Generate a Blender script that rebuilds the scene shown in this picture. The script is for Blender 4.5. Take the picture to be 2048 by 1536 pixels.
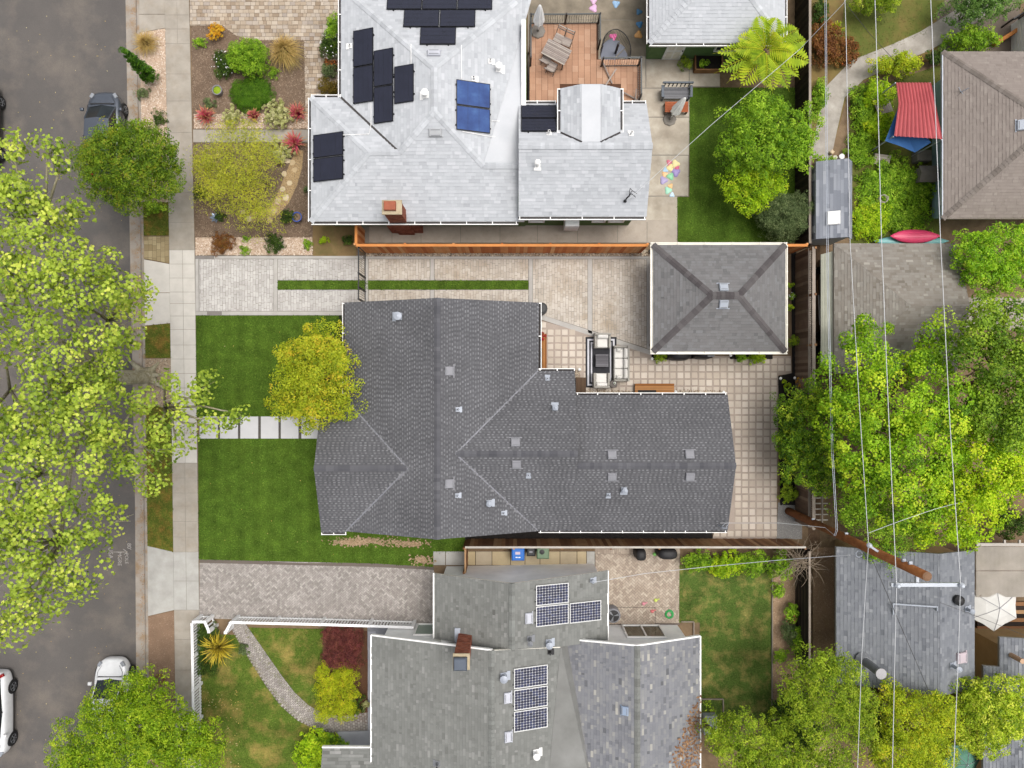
import bpy, bmesh, math, random
import numpy as np
from mathutils import Vector, Matrix
random.seed(7); RNG = np.random.default_rng(7)
for _o in list(bpy.data.objects): bpy.data.objects.remove(_o)
SC = bpy.context.scene; COL = SC.collection; R = math.radians
# ---------------------------------------------------------------- camera, sky, sun, exposure
H = 38.0; F = 1444.0                      # camera height in metres, focal length in photo pixels
_cd = bpy.data.cameras.new('camera'); _cd.sensor_width = 36.0; _cd.lens = 36.0*F/2048.0
_cd.clip_start = 0.5; _cd.clip_end = 2000.0
_cam = bpy.data.objects.new('camera', _cd); COL.objects.link(_cam); _cam.location = (0, 0, H); SC.camera = _cam
SUN_EL, SUN_AZ = 74.0, 70.0               # overcast: broad soft sun from the right (azimuth clockwise from +Y)
W = bpy.data.worlds.new('World'); SC.world = W; W.use_nodes = True
_n = W.node_tree.nodes; _l = W.node_tree.links; _n.clear()
_sky = _n.new('ShaderNodeTexSky'); _sky.sky_type = 'NISHITA'; _sky.sun_disc = False
_sky.sun_elevation = R(SUN_EL); _sky.sun_rotation = R(SUN_AZ); _sky.air_density = 1.0; _sky.dust_density = 7.0; _sky.ozone_density = 1.0
_hs = _n.new('ShaderNodeHueSaturation'); _hs.inputs['Saturation'].default_value = 0.3
_bg = _n.new('ShaderNodeBackground'); _bg.inputs['Strength'].default_value = 0.15
_wo = _n.new('ShaderNodeOutputWorld')
_l.new(_sky.outputs[0], _hs.inputs['Color']); _l.new(_hs.outputs[0], _bg.inputs['Color']); _l.new(_bg.outputs[0], _wo.inputs[0])
_sd = bpy.data.lights.new('sun', 'SUN'); _sd.energy = 1.3; _sd.angle = R(30); _sd.color = (1.0, 0.965, 0.92)
_so = bpy.data.objects.new('sun', _sd); COL.objects.link(_so)
_dir = Vector((math.sin(R(SUN_AZ))*math.cos(R(SUN_EL)), math.cos(R(SUN_AZ))*math.cos(R(SUN_EL)), math.sin(R(SUN_EL))))
_so.rotation_euler = _dir.to_track_quat('Z', 'Y').to_euler(); _so.location = _dir*60
SC.view_settings.view_transform = 'Standard'; SC.view_settings.look = 'None'; SC.view_settings.gamma = 1.0
SC.view_settings.use_curve_mapping = False; SC.view_settings.exposure = 0.34
SC.render.engine = 'CYCLES'; SC.cycles.max_bounces = 5; SC.cycles.transparent_max_bounces = 6

# ---------------------------------------------------------------- helpers
def P(px, py, z=0.0):
    k = (H-z)/F
    return Vector(((px-1024.0)*k, (768.0-py)*k, z))
def PX(pts, z=0.0): return [P(a, b, z) for a, b in pts]
def L(px, z=0.0): return px*(H-z)/F       # a length of px photo pixels at height z
def lin(c): c /= 255.0; return c/12.92 if c <= .04045 else ((c+.055)/1.055)**2.4
ALB = 0.74
def S(r, g, b, k=1.0): return (lin(r)*ALB*k, lin(g)*ALB*k, lin(b)*ALB*k)
def rnd(a, b): return random.uniform(a, b)

class MB:
    """collects faces; build() links them as ONE mesh object"""
    def __init__(s): s.v = []; s.f = []; s.c = []
    def add(s, vs, fs, val=.5):
        o = len(s.v); s.v.extend([tuple(p) for p in vs])
        for q in fs: s.f.append([i+o for i in q]); s.c.append(val)
        return s
    def poly(s, pts, val=.5): return s.add(pts, [list(range(len(pts)))], val)
    def prism(s, poly, z0, z1, val=.5, bottom=False):
        a = sum(poly[i][0]*poly[(i+1) % len(poly)][1]-poly[(i+1) % len(poly)][0]*poly[i][1] for i in range(len(poly)))
        if a < 0: poly = poly[::-1]
        n = len(poly); vs = [(p[0], p[1], z0) for p in poly]+[(p[0], p[1], z1) for p in poly]
        fs = [list(range(n, 2*n))]+[[i, (i+1) % n, n+(i+1) % n, n+i] for i in range(n)]
        if bottom: fs.append(list(range(n-1, -1, -1)))
        return s.add(vs, fs, val)
    def slab(s, pts, t, val=.5):            # planar polygon thickened straight down
        n = len(pts); vs = [Vector(p) for p in pts]; lo = [p-Vector((0, 0, t)) for p in vs]
        return s.add(vs+lo, [list(range(n)), list(range(2*n-1, n-1, -1))]+[[i, n+i, n+(i+1) % n, (i+1) % n] for i in range(n)], val)
    def box(s, x0, x1, y0, y1, z0, z1, val=.5, M=None):
        vs = [Vector(p) for p in ((x0, y0, z0), (x1, y0, z0), (x1, y1, z0), (x0, y1, z0), (x0, y0, z1), (x1, y0, z1), (x1, y1, z1), (x0, y1, z1))]
        if M is not None: vs = [M @ p for p in vs]
        return s.add(vs, [[3, 2, 1, 0], [4, 5, 6, 7], [0, 1, 5, 4], [1, 2, 6, 5], [2, 3, 7, 6], [3, 0, 4, 7]], val)
    def cbox(s, x0, x1, y0, y1, z0, z1, b=.03, val=.5, M=None):   # box with chamfered top edges
        vs = [(x0, y0, z0), (x1, y0, z0), (x1, y1, z0), (x0, y1, z0), (x0, y0, z1-b), (x1, y0, z1-b), (x1, y1, z1-b), (x0, y1, z1-b),
              (x0+b, y0+b, z1), (x1-b, y0+b, z1), (x1-b, y1-b, z1), (x0+b, y1-b, z1)]
        vs = [Vector(p) for p in vs]
        if M is not None: vs = [M @ p for p in vs]
        return s.add(vs, [[3, 2, 1, 0], [8, 9, 10, 11]]+[[i, (i+1) % 4, 4+(i+1) % 4, 4+i] for i in range(4)]+[[4+i, 4+(i+1) % 4, 8+(i+1) % 4, 8+i] for i in range(4)], val)
    def bar(s, a, b, w, h, val=.5):         # box beam from a to b, w wide, h tall (top on the line)
        a = Vector(a); b = Vector(b); d = (b-a).normalized()
        sd = d.cross(Vector((0, 0, 1)))
        if sd.length < 1e-4: sd = Vector((1, 0, 0))
        sd.normalize(); up = sd.cross(d); sd = sd*w/2; dn = up*-h
        vs = [a-sd+dn, a+sd+dn, a+sd, a-sd, b-sd+dn, b+sd+dn, b+sd, b-sd]
        return s.add(vs, [[0, 1, 2, 3], [7, 6, 5, 4], [1, 5, 6, 2], [4, 0, 3, 7], [3, 2, 6, 7], [0, 4, 5, 1]], val)
    def tube(s, pts, r, n=6, val=.5, cap=True):
        pts = [Vector(p) for p in pts]; m = len(pts); rs = r if isinstance(r, (list, tuple)) else [r]*m
        vs = []; ref = None
        for i, p in enumerate(pts):
            d = (pts[min(i+1, m-1)]-pts[max(i-1, 0)])
            d = d.normalized() if d.length > 1e-9 else Vector((0, 0, 1))
            if ref is None: ref = Vector((1, 0, 0)) if abs(d.x) < .8 else Vector((0, 1, 0))
            a = (ref-d*ref.dot(d)).normalized(); b = d.cross(a); ref = a
            for k in range(n):
                t = 2*math.pi*k/n; vs.append(p+(a*math.cos(t)+b*math.sin(t))*rs[i])
        fs = [[i*n+k, i*n+(k+1) % n, (i+1)*n+(k+1) % n, (i+1)*n+k] for i in range(m-1) for k in range(n)]
        if cap: fs += [list(range(n-1, -1, -1)), list(range((m-1)*n, m*n))]
        return s.add(vs, fs, val)
    def lathe(s, c, prof, n=16, val=.5, M=None):
        vs = []; c = Vector(c)
        for r, z in prof:
            for k in range(n):
                t = 2*math.pi*k/n; p = Vector((r*math.cos(t), r*math.sin(t), z))
                vs.append(c+(M @ p if M is not None else p))
        m = len(prof)
        fs = [[i*n+k, i*n+(k+1) % n, (i+1)*n+(k+1) % n, (i+1)*n+k] for i in range(m-1) for k in range(n)]
        fs += [list(range(n-1, -1, -1)), list(range((m-1)*n, m*n))]
        return s.add(vs, fs, val)
    def loft(s, rings, val=.5, closed=True, caps=True):
        n = len(rings[0]); vs = [p for r in rings for p in r]; m = len(rings)
        kk = n if closed else n-1
        fs = [[i*n+k, i*n+(k+1) % n, (i+1)*n+(k+1) % n, (i+1)*n+k] for i in range(m-1) for k in range(kk)]
        if caps: fs += [list(range(n-1, -1, -1)), list(range((m-1)*n, m*n))]
        return s.add(vs, fs, val)
    def build(s, name, m, parent=None, smooth=False, label=None, cat=None, group=None, kind=None, origin=None, bevel=0):
        v = np.array(s.v, dtype=np.float32).reshape(-1, 3)
        if origin is None:
            lo = v.min(0); hi = v.max(0); o = Vector(((lo[0]+hi[0])/2, (lo[1]+hi[1])/2, lo[2]))
        else: o = Vector(origin)
        me = bpy.data.meshes.new(name); v = v-np.array(o)
        me.from_pydata(v.tolist(), [], s.f)
        at = me.attributes.new('v', 'FLOAT', 'FACE'); at.data.foreach_set('value', np.array(s.c, dtype=np.float32)); me.attributes.active_color_index = -1 if False else me.attributes.active_color_index
        if smooth: me.polygons.foreach_set('use_smooth', [True]*len(me.polygons))
        me.update()
        ob = link(name, me, m, parent, o)
        if bevel:
            bv = ob.modifiers.new('bevel', 'BEVEL'); bv.width = bevel; bv.segments = 2; bv.limit_method = 'ANGLE'
        tag(ob, label, cat, group, kind)
        return ob
def world_loc(o):
    p = Vector((0, 0, 0))
    while o is not None: p += o.location; o = o.parent
    return p
def link(name, me, m, parent, loc):
    ob = bpy.data.objects.new(name, me); COL.objects.link(ob)
    if m is not None and me is not None and not me.materials: me.materials.append(m)
    if parent is not None: ob.parent = parent; ob.location = Vector(loc)-world_loc(parent)
    else: ob.location = loc
    return ob
def tag(o, label=None, cat=None, group=None, kind=None):
    if label: o['label'] = label
    if cat: o['category'] = cat
    if group: o['group'] = group
    if kind: o['kind'] = kind
    return o
def empty(name, loc, label=None, cat=None, group=None, kind=None):
    o = bpy.data.objects.new(name, None); COL.objects.link(o); o.location = loc; o.empty_display_size = .1
    return tag(o, label, cat, group, kind)
def piece(name, me, parent, loc, rotz=0.0, mat4=None, scale=None):    # a piece that shares mesh data
    ob = bpy.data.objects.new(name, me); COL.objects.link(ob); ob.parent = parent
    w = world_loc(parent) if parent is not None else Vector((0, 0, 0))
    if mat4 is not None:
        m = mat4.copy(); m.translation = m.translation-w; ob.matrix_local = m
    else:
        ob.location = Vector(loc)-w; ob.rotation_euler = (0, 0, rotz)
    if scale is not None: ob.scale = scale
    return ob
def mesh_of(mb, name, m):
    me = bpy.data.meshes.new(name); me.from_pydata([tuple(p) for p in mb.v], [], mb.f)
    at = me.attributes.new('v', 'FLOAT', 'FACE'); at.data.foreach_set('value', np.array(mb.c, dtype=np.float32))
    me.materials.append(m); me.update(); return me
KIDS = {}
def copy_tree(o, parent=None):
    c = o.copy(); COL.objects.link(c); c.parent = parent
    for ch in o.children: copy_tree(ch, c)
    return c
def dup(o, loc, rotz=0.0, label=None, scale=None):
    c = copy_tree(o); c.location = loc; c.rotation_euler = (0, 0, rotz)
    if label: c['label'] = label
    if scale: c.scale = scale
    return c

# ---------------------------------------------------------------- materials
MATS = {}
def mat(name, cols, src='noise', scale=2.0, detail=5.0, rough=.85, spec=.25, metal=0.0, dirt=(.86, 1.08), dscale=.7, bump=0.0, bscale=30.0,
        fine=.10, fscale=60.0, transl=0.0, stain=None, sscale=.5, samt=.5, alpha=1.0, coat=0.0, lo=.25, hi=.75, mow=0.0):
    """cols: colours spread over src ('noise' in world space, 'attr' = per piece value, 'obj' = per object); then broad dirt, fine grain, optional stains"""
    if name in MATS: return MATS[name]
    m = bpy.data.materials.new(name); m.use_nodes = True; nt = m.node_tree; N = nt.nodes; K = nt.links; N.clear()
    out = N.new('ShaderNodeOutputMaterial'); bs = N.new('ShaderNodeBsdfPrincipled')
    geo = N.new('ShaderNodeNewGeometry')
    def noise(sc, det, rough_=.6):
        t = N.new('ShaderNodeTexNoise'); t.inputs['Scale'].default_value = sc; t.inputs['Detail'].default_value = det; t.inputs['Roughness'].default_value = rough_
        K.new(geo.outputs['Position'], t.inputs['Vector']); return t
    if len(cols) == 1:
        rgb = N.new('ShaderNodeRGB'); rgb.outputs[0].default_value = (*cols[0], 1); c = rgb.outputs[0]
    else:
        rp = N.new('ShaderNodeValToRGB'); e = rp.color_ramp.elements; n = len(cols)
        a, b = (lo, hi) if src == 'noise' else (0., 1.)
        e[0].position = a; e[0].color = (*cols[0], 1); e[1].position = b; e[1].color = (*cols[-1], 1)
        for i in range(1, n-1):
            x = e.new(a+(b-a)*i/(n-1)); x.color = (*cols[i], 1)
        if src == 'attr':
            t = N.new('ShaderNodeAttribute'); t.attribute_name = 'v'; K.new(t.outputs['Fac'], rp.inputs[0])
        elif src == 'obj':
            t = N.new('ShaderNodeObjectInfo'); K.new(t.outputs['Random'], rp.inputs[0])
        else: K.new(noise(scale, detail).outputs['Fac'], rp.inputs[0])
        c = rp.outputs[0]
    if stain is not None:
        t = noise(sscale, 6.0, .65); rp2 = N.new('ShaderNodeValToRGB'); rp2.color_ramp.elements[0].position = .47; rp2.color_ramp.elements[1].position = .66
        K.new(t.outputs['Fac'], rp2.inputs[0]); mx = N.new('ShaderNodeMix'); mx.data_type = 'RGBA'
        mu = N.new('ShaderNodeMath'); mu.operation = 'MULTIPLY'; mu.inputs[1].default_value = samt; K.new(rp2.outputs[0], mu.inputs[0])
        K.new(mu.outputs[0], mx.inputs['Factor']); K.new(c, mx.inputs['A']); mx.inputs['B'].default_value = (*stain, 1); c = mx.outputs['Result']
    def mulv(c, t, lo_, hi_):
        mr = N.new('ShaderNodeMapRange'); mr.inputs['From Min'].default_value = .3; mr.inputs['From Max'].default_value = .7
        mr.inputs['To Min'].default_value = lo_; mr.inputs['To Max'].default_value = hi_; K.new(t.outputs['Fac'], mr.inputs['Value'])
        vm = N.new('ShaderNodeVectorMath'); vm.operation = 'SCALE'; K.new(c, vm.inputs[0]); K.new(mr.outputs[0], vm.inputs['Scale']); return vm.outputs[0]
    if mow:                                  # wheel lines left by the mower
        wv = N.new('ShaderNodeTexWave'); wv.inputs['Scale'].default_value = mow; wv.inputs['Distortion'].default_value = 1.2; wv.inputs['Detail'].default_value = 2; wv.inputs['Detail Scale'].default_value = .6
        K.new(geo.outputs['Position'], wv.inputs['Vector']); c = mulv(c, wv, .95, 1.06)
    if dirt: c = mulv(c, noise(dscale, 4.0), *dirt)
    if fine: c = mulv(c, noise(fscale, 2.0), 1-fine, 1+fine)
    K.new(c, bs.inputs['Base Color']); bs.inputs['Roughness'].default_value = rough; bs.inputs['Specular IOR Level'].default_value = spec
    bs.inputs['Metallic'].default_value = metal; bs.inputs['Coat Weight'].default_value = coat
    if alpha < 1: bs.inputs['Alpha'].default_value = alpha
    if bump:
        bp = N.new('ShaderNodeBump'); bp.inputs['Strength'].default_value = bump; bp.inputs['Distance'].default_value = .02
        K.new(noise(bscale, 4.0).outputs['Fac'], bp.inputs['Height']); K.new(bp.outputs[0], bs.inputs['Normal'])
    sh = bs.outputs[0]
    if transl:
        tr = N.new('ShaderNodeBsdfTranslucent'); vm = N.new('ShaderNodeVectorMath'); vm.operation = 'MULTIPLY'; vm.inputs[1].default_value = (1.05, 1.05, .8)
        K.new(c, vm.inputs[0]); K.new(vm.outputs[0], tr.inputs['Color']); mx = N.new('ShaderNodeMixShader'); mx.inputs[0].default_value = transl
        K.new(sh, mx.inputs[1]); K.new(tr.outputs[0], mx.inputs[2]); sh = mx.outputs[0]
    K.new(sh, out.inputs['Surface']); MATS[name] = m; return m
def flat(name, c, rough=.6, metal=0.0, spec=.4, coat=0.0, dirt=(.92, 1.05)):
    return mat(name, [c], rough=rough, metal=metal, spec=spec, coat=coat, dirt=dirt, dscale=3.0, fine=.04)

# ---------------------------------------------------------------- 2-D tiling
def clip_convex(sub, reg):
    out = sub
    for i in range(len(reg)):
        a = reg[i]; b = reg[(i+1) % len(reg)]; ex = b[0]-a[0]; ey = b[1]-a[1]
        inp = out; out = []
        if not inp: return out
        ds = [ex*(p[1]-a[1])-ey*(p[0]-a[0]) for p in inp]
        if min(ds) >= 0: out = inp; continue
        for j in range(len(inp)):
            p = inp[j]; q = inp[(j+1) % len(inp)]; dp = ds[j]; dq = ds[(j+1) % len(inp)]
            if dp >= 0: out.append(p)
            if (dp >= 0) != (dq >= 0):
                t = dp/(dp-dq); out.append((p[0]+(q[0]-p[0])*t, p[1]+(q[1]-p[1])*t))
    return out
def area2(p): return .5*sum(p[i][0]*p[(i+1) % len(p)][1]-p[(i+1) % len(p)][0]*p[i][1] for i in range(len(p)))
def ccw(p):
    p = [(q[0], q[1]) for q in p]
    return p if area2(p) > 0 else p[::-1]
def bbox(p): return min(q[0] for q in p), max(q[0] for q in p), min(q[1] for q in p), max(q[1] for q in p)
def gen_running(reg, w, h, gap, ang=0.0, jit=0.0, wj=0.0, off=.5):
    """rows along x of bricks w long, h tall"""
    x0, x1, y0, y1 = bbox(reg); cx, cy = (x0+x1)/2, (y0+y1)/2; r = math.hypot(x1-x0, y1-y0)/2+w; ca, sa = math.cos(ang), math.sin(ang)
    n = int(r/h)+1
    for j in range(-n, n+1):
        x = -r-rnd(0, w) if wj else -r+(off*w if j % 2 else 0)
        while x < r:
            ww = w*(1+rnd(-wj, wj)); a = x+gap/2; b = x+ww-gap/2; c = j*h+gap/2; d = (j+1)*h-gap/2; x += ww
            q = [(a+rnd(-jit, jit), c+rnd(-jit, jit)), (b+rnd(-jit, jit), c+rnd(-jit, jit)), (b+rnd(-jit, jit), d+rnd(-jit, jit)), (a+rnd(-jit, jit), d+rnd(-jit, jit))]
            yield [(cx+p[0]*ca-p[1]*sa, cy+p[0]*sa+p[1]*ca) for p in q]
def gen_herring(reg, w, gap, ang=R(45)):
    x0, x1, y0, y1 = bbox(reg); cx, cy = (x0+x1)/2, (y0+y1)/2; r = math.hypot(x1-x0, y1-y0)/2+2*w; ca, sa = math.cos(ang), math.sin(ang); g = gap/2
    n = int(r/w)+2
    for i in range(-n, n+1):
        for j in range(-n, n+1):
            k = (i-j) % 4
            if k == 0: q = (i*w, j*w, (i+2)*w, (j+1)*w)
            elif k == 3: q = (i*w, j*w, (i+1)*w, (j+2)*w)
            else: continue
            if max(abs(q[0]), abs(q[1])) > r: continue
            pp = [(q[0]+g, q[1]+g), (q[2]-g, q[1]+g), (q[2]-g, q[3]-g), (q[0]+g, q[3]-g)]
            yield [(cx+p[0]*ca-p[1]*sa, cy+p[0]*sa+p[1]*ca) for p in pp]
def tile(mb, regs, gen, z0, z1, zj=.003, minarea=.0006, **kw):
    for reg in regs:
        reg = ccw(reg); x0, x1, y0, y1 = bbox(reg)
        for q in gen(reg, **kw):
            if max(p[0] for p in q) < x0 or min(p[0] for p in q) > x1 or max(p[1] for p in q) < y0 or min(p[1] for p in q) > y1: continue
            q = clip_convex(ccw(q), reg)
            if len(q) < 3 or area2(q) < minarea: continue
            mb.prism(q, z0, z1+rnd(-zj, zj), random.random())
def inpoly(x, y, poly):
    c = np.zeros(len(x), bool); n = len(poly)
    for i in range(n):
        ax, ay = poly[i][0], poly[i][1]; bx, by = poly[(i+1) % n][0], poly[(i+1) % n][1]
        if ay == by: continue
        c ^= ((ay > y) != (by > y)) & (x < (bx-ax)*(y-ay)/(by-ay)+ax)
    return c
def sample(poly, n):
    x0, x1, y0, y1 = bbox(poly); A = abs(area2([(p[0], p[1]) for p in poly])); m = max(1, int(n*(x1-x0)*(y1-y0)/max(A, 1e-6)))
    x = RNG.uniform(x0, x1, m); y = RNG.uniform(y0, y1, m); k = inpoly(x, y, poly); return x[k], y[k]

# ---------------------------------------------------------------- big vectorised meshes (leaves, blades, chips)
def np_mesh(name, V, Fc, vals, m, smooth=False):
    """V (n,3), Fc (k,w) faces all of w corners"""
    me = bpy.data.meshes.new(name); k, w = Fc.shape
    me.vertices.add(len(V)); me.vertices.foreach_set('co', V.astype(np.float32).ravel())
    me.loops.add(k*w); me.loops.foreach_set('vertex_index', Fc.astype(np.int32).ravel())
    me.polygons.add(k); me.polygons.foreach_set('loop_start', np.arange(0, k*w, w, dtype=np.int32))
    at = me.attributes.new('v', 'FLOAT', 'FACE'); at.data.foreach_set('value', vals.astype(np.float32))
    me.update(calc_edges=True); me.validate()
    me.materials.append(m); return me
def unit(a): return a/np.maximum(np.linalg.norm(a, axis=1, keepdims=True), 1e-9)
def leaf_arrays(C, Nn, ln, wd, vals, shape='oval', droop=.25, D=None):
    """one leaf per centre: folded blade with its own direction"""
    n = len(C); Nn = unit(Nn); r = RNG.normal(size=(n, 3)) if D is None else D
    d = unit(r-Nn*(r*Nn).sum(1, keepdims=True)); s = np.cross(Nn, d)
    ln = np.broadcast_to(ln, n)[:, None]; wd = np.broadcast_to(wd, n)[:, None]
    if shape == 'oval':
        V = np.stack([C-d*ln*.5, C+s*wd*.5+Nn*wd*.12, C+d*ln*.5-Nn*ln*droop, C-s*wd*.5+Nn*wd*.12], 1)
        Fc = np.array([[0, 1, 2], [0, 2, 3]])
    else:                                    # lobed leaf, five points
        pts = [(-.5, 0), (-.3, .42), (-.02, .28), (.12, .5), (.2, .2), (.55, 0), (.2, -.2), (.12, -.5), (-.02, -.28), (-.3, -.42)]
        V = np.stack([C+d*ln*a+s*wd*b-Nn*ln*droop*(a*a+b*b) for a, b in pts], 1); Fc = None
    m = V.shape[1]
    if Fc is None: Fc = np.array([list(range(m))])
    allF = (np.arange(n)[:, None, None]*m+Fc[None]).reshape(-1, Fc.shape[1])
    return V.reshape(-1, 3), allF, np.repeat(np.clip(vals, 0, 1), len(Fc))
# ================================================================ the ground, street, pavements
def ip(y, ys, xs): return float(np.interp(y, ys, xs))
def gut(y): return ip(y, [0, 500, 1000, 1300, 1536], [251, 260, 270, 272, 273])      # asphalt edge
def kin(y): return ip(y, [0, 500, 1000, 1300, 1536], [273, 283, 289, 292, 294])      # kerb face
def kbk(y): return kin(y)+5                                                          # kerb back
def swl(y): return ip(y, [0, 480, 1000, 1300, 1536], [329, 338, 345, 349, 352])      # sidewalk left
def swr(y): return ip(y, [0, 480, 800, 1100, 1536], [378, 389, 393, 397, 402])       # sidewalk right
YS = [-900, -400, 0, 250, 500, 750, 1000, 1300, 1536, 2000, 2500]
m_asph = mat('asphalt', [S(92, 88, 86), S(99, 95, 92), S(106, 101, 97)], scale=.35, detail=8, dirt=(.94, 1.06), dscale=.22, fine=.16, fscale=40, bump=.5, bscale=90,
             stain=S(136, 126, 115), sscale=.5, samt=.45, rough=.9)
m_conc_old = mat('old_concrete', [S(158, 150, 138), S(182, 174, 162)], scale=1.1, dirt=(.9, 1.07), dscale=1.5, fine=.06, rough=.9, stain=S(140, 122, 98), sscale=1.6, samt=.25)
m_conc = mat('pale_concrete', [S(198, 192, 183), S(214, 209, 200)], scale=1.2, dirt=(.93, 1.05), dscale=1.8, fine=.05, rough=.88)
m_conc_grey = mat('grey_concrete', [S(168, 165, 158), S(192, 190, 184)], scale=1.6, dirt=(.92, 1.06), dscale=1.3, fine=.06, rough=.88)
m_gutter = mat('gutter_concrete', [S(150, 142, 132), S(172, 163, 152)], scale=1.3, fine=.08, stain=S(150, 112, 62), sscale=2.2, samt=.6)
m_earth = mat('earth', [S(112, 92, 70), S(140, 118, 92)], scale=2.5, dirt=(.8, 1.15), dscale=.8, fine=.2, fscale=35, bump=.4)
m_mulch = mat('mulch', [S(94, 76, 61), S(128, 108, 90), S(158, 140, 121)], src='attr', dirt=(.8, 1.15), dscale=1.3, fine=.22, fscale=45, bump=.6, bscale=60)
m_black = mat('black_mulch', [S(26, 23, 22), S(44, 38, 34)], src='attr', dirt=(.7, 1.2), dscale=2, fine=.2, bump=.6)
m_rocks = mat('river_stones', [S(96, 82, 70), S(160, 140, 118), S(206, 192, 170), S(122, 116, 112)], src='attr', dirt=None, fine=.1)
m_pink = mat('pink_gravel', [S(158, 132, 108), S(208, 184, 162), S(232, 218, 202)], src='attr', dirt=(.85, 1.08), dscale=2.2, fine=.12)
m_brown_gr = mat('brown_gravel', [S(118, 92, 72), S(150, 124, 102), S(184, 160, 138)], src='attr', dirt=(.82, 1.1), dscale=1.2, fine=.15)

MB().poly([(-600, -600, -.4), (600, -600, -.4), (600, 600, -.4), (-600, 600, -.4)]).build('ground', m_earth, kind='structure')
# street: one sheet whose right edge follows the gutter
mb = MB()
for a, b in zip(YS[:-1], YS[1:]):
    mb.poly([P(-1500, b, -.12), P(gut(b)+2, b, -.12), P(gut(a)+2, a, -.12), P(-1500, a, -.12)])
street = mb.build('street', m_asph, kind='structure')
mb = MB()
for a, b in zip(YS[:-1], YS[1:]):                      # gutter pan and kerb in one section
    sec = lambda y: [P(gut(y), y, -.3), P(gut(y), y, -.105), P(kin(y)-2, y, -.125), P(kin(y), y, -.01), P(kin(y)+1, y, .002), P(kbk(y), y, .002), P(kbk(y), y, -.3)]
    mb.loft([sec(b), sec(a)], caps=False)
kerb = mb.build('kerb', m_gutter, kind='structure')
mb = MB()                                               # raised lots behind the kerb
for a, b in zip(YS[:-1], YS[1:]):
    mb.poly([P(kbk(b)-1, b, -.03), P(4200, b, -.03), P(4200, a, -.03), P(kbk(a)-1, a, -.03)])
terrain = mb.build('terrain', m_earth, kind='structure')
# gutter joints (rusty staining lives in the material)
def sheet(name, pts, m, z=0.0, t=.04, kind='structure', parent=None, label=None, cat=None):
    mb = MB(); mb.prism([P(a, b) for a, b in pts], z-t, z); return mb.build(name, m, parent, kind=kind, label=label, cat=cat)

def stripf(mb, pts, z, t=None):
    L_, R_ = [], []
    for i, p in enumerate(pts):
        a = pts[max(i-1, 0)]; b = pts[min(i+1, len(pts)-1)]; dx, dy = b[0]-a[0], b[1]-a[1]; l = math.hypot(dx, dy)
        L_.append(P(p[0]-dy/l*p[2]/2, p[1]+dx/l*p[2]/2, z)); R_.append(P(p[0]+dy/l*p[2]/2, p[1]-dx/l*p[2]/2, z))
    for i in range(len(pts)-1): mb.poly([L_[i], L_[i+1], R_[i+1], R_[i]])
# ---- sidewalk with its slabs
sidewalk = sheet('sidewalk', [(swl(y), y) for y in YS[1:-1]]+[(swr(y), y) for y in YS[1:-1][::-1]], mat('joint', [S(150, 143, 132)]), -.012)
def slabq(ya, yb, fa, fb, m, z=0.0, g=.7, parent=None):
    fx = lambda y, f: swl(y)+(swr(y)-swl(y))*f
    pts = [P(fx(yb, fa)+g*.5, yb-g*.5), P(fx(yb, fb)-g*.5, yb-g*.5), P(fx(ya, fb)-g*.5, ya+g*.5), P(fx(ya, fa)+g*.5, ya+g*.5)]
    mb = MB(); mb.prism(pts, -.03, z+rnd(-.003, .003)); return mb.build('slab', m, sidewalk)
rows = [(-90, -60), (-60, -30), (-30, 0), (0, 30), (30, 58), (58, 87)]
for a, b in rows: slabq(a, b, 0, .5, m_conc_old); slabq(a, b, .5, 1, m_conc_old)
for a, b in zip([87, 148, 202, 265, 325, 385, 445], [148, 202, 265, 325, 385, 445, 500]): slabq(a, b, 0, 1, m_conc_old)
ys = [500, 528, 556, 584, 607, 632, 659, 690, 718, 747, 776, 806, 836, 866, 896, 926]
for a, b in zip(ys[:-1], ys[1:]): slabq(a, b, 0, .52, m_conc); slabq(a, b, .52, 1, m_conc)
ys = [926, 956, 986, 1012, 1043, 1074, 1104]
for a, b in zip(ys[:-1], ys[1:]): slabq(a, b, 0, .5, m_conc_old); slabq(a, b, .5, 1, m_conc_old)
for a, b in ((1104, 1162), (1162, 1220)): slabq(a, b, 0, .5, m_conc_grey); slabq(a, b, .5, 1, m_conc_grey)
for a, b in zip([1220, 1279, 1340, 1418, 1480, 1540], [1279, 1340, 1418, 1480, 1540, 1610]): slabq(a, b, 0, 1, m_conc_old)
# ---- aprons where drives cross the kerb
sheet('drive_apron', [(kbk(-300), -300), (swl(-300), -300), (swl(28), 28), (kbk(28), 28)], m_conc_old, .003)
sheet('drive_apron', [(kbk(29), 29), (swl(29), 29), (swl(56), 56), (kbk(65), 65)], m_conc_old, .003)
sheet('drive_apron', [(kbk(519), 519), (swl(528), 528), (swl(585), 585), (kbk(585), 585)], m_conc, .003)
sheet('drive_apron', [(kbk(586), 586), (swl(586), 586), (swl(646), 646), (kbk(651), 651)], m_conc, .003)
sheet('drive_apron', [(kbk(1092), 1092), (swl(1104), 1104), (swl(1220), 1220), (kbk(1232), 1232)], m_conc_grey, .003)

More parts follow.
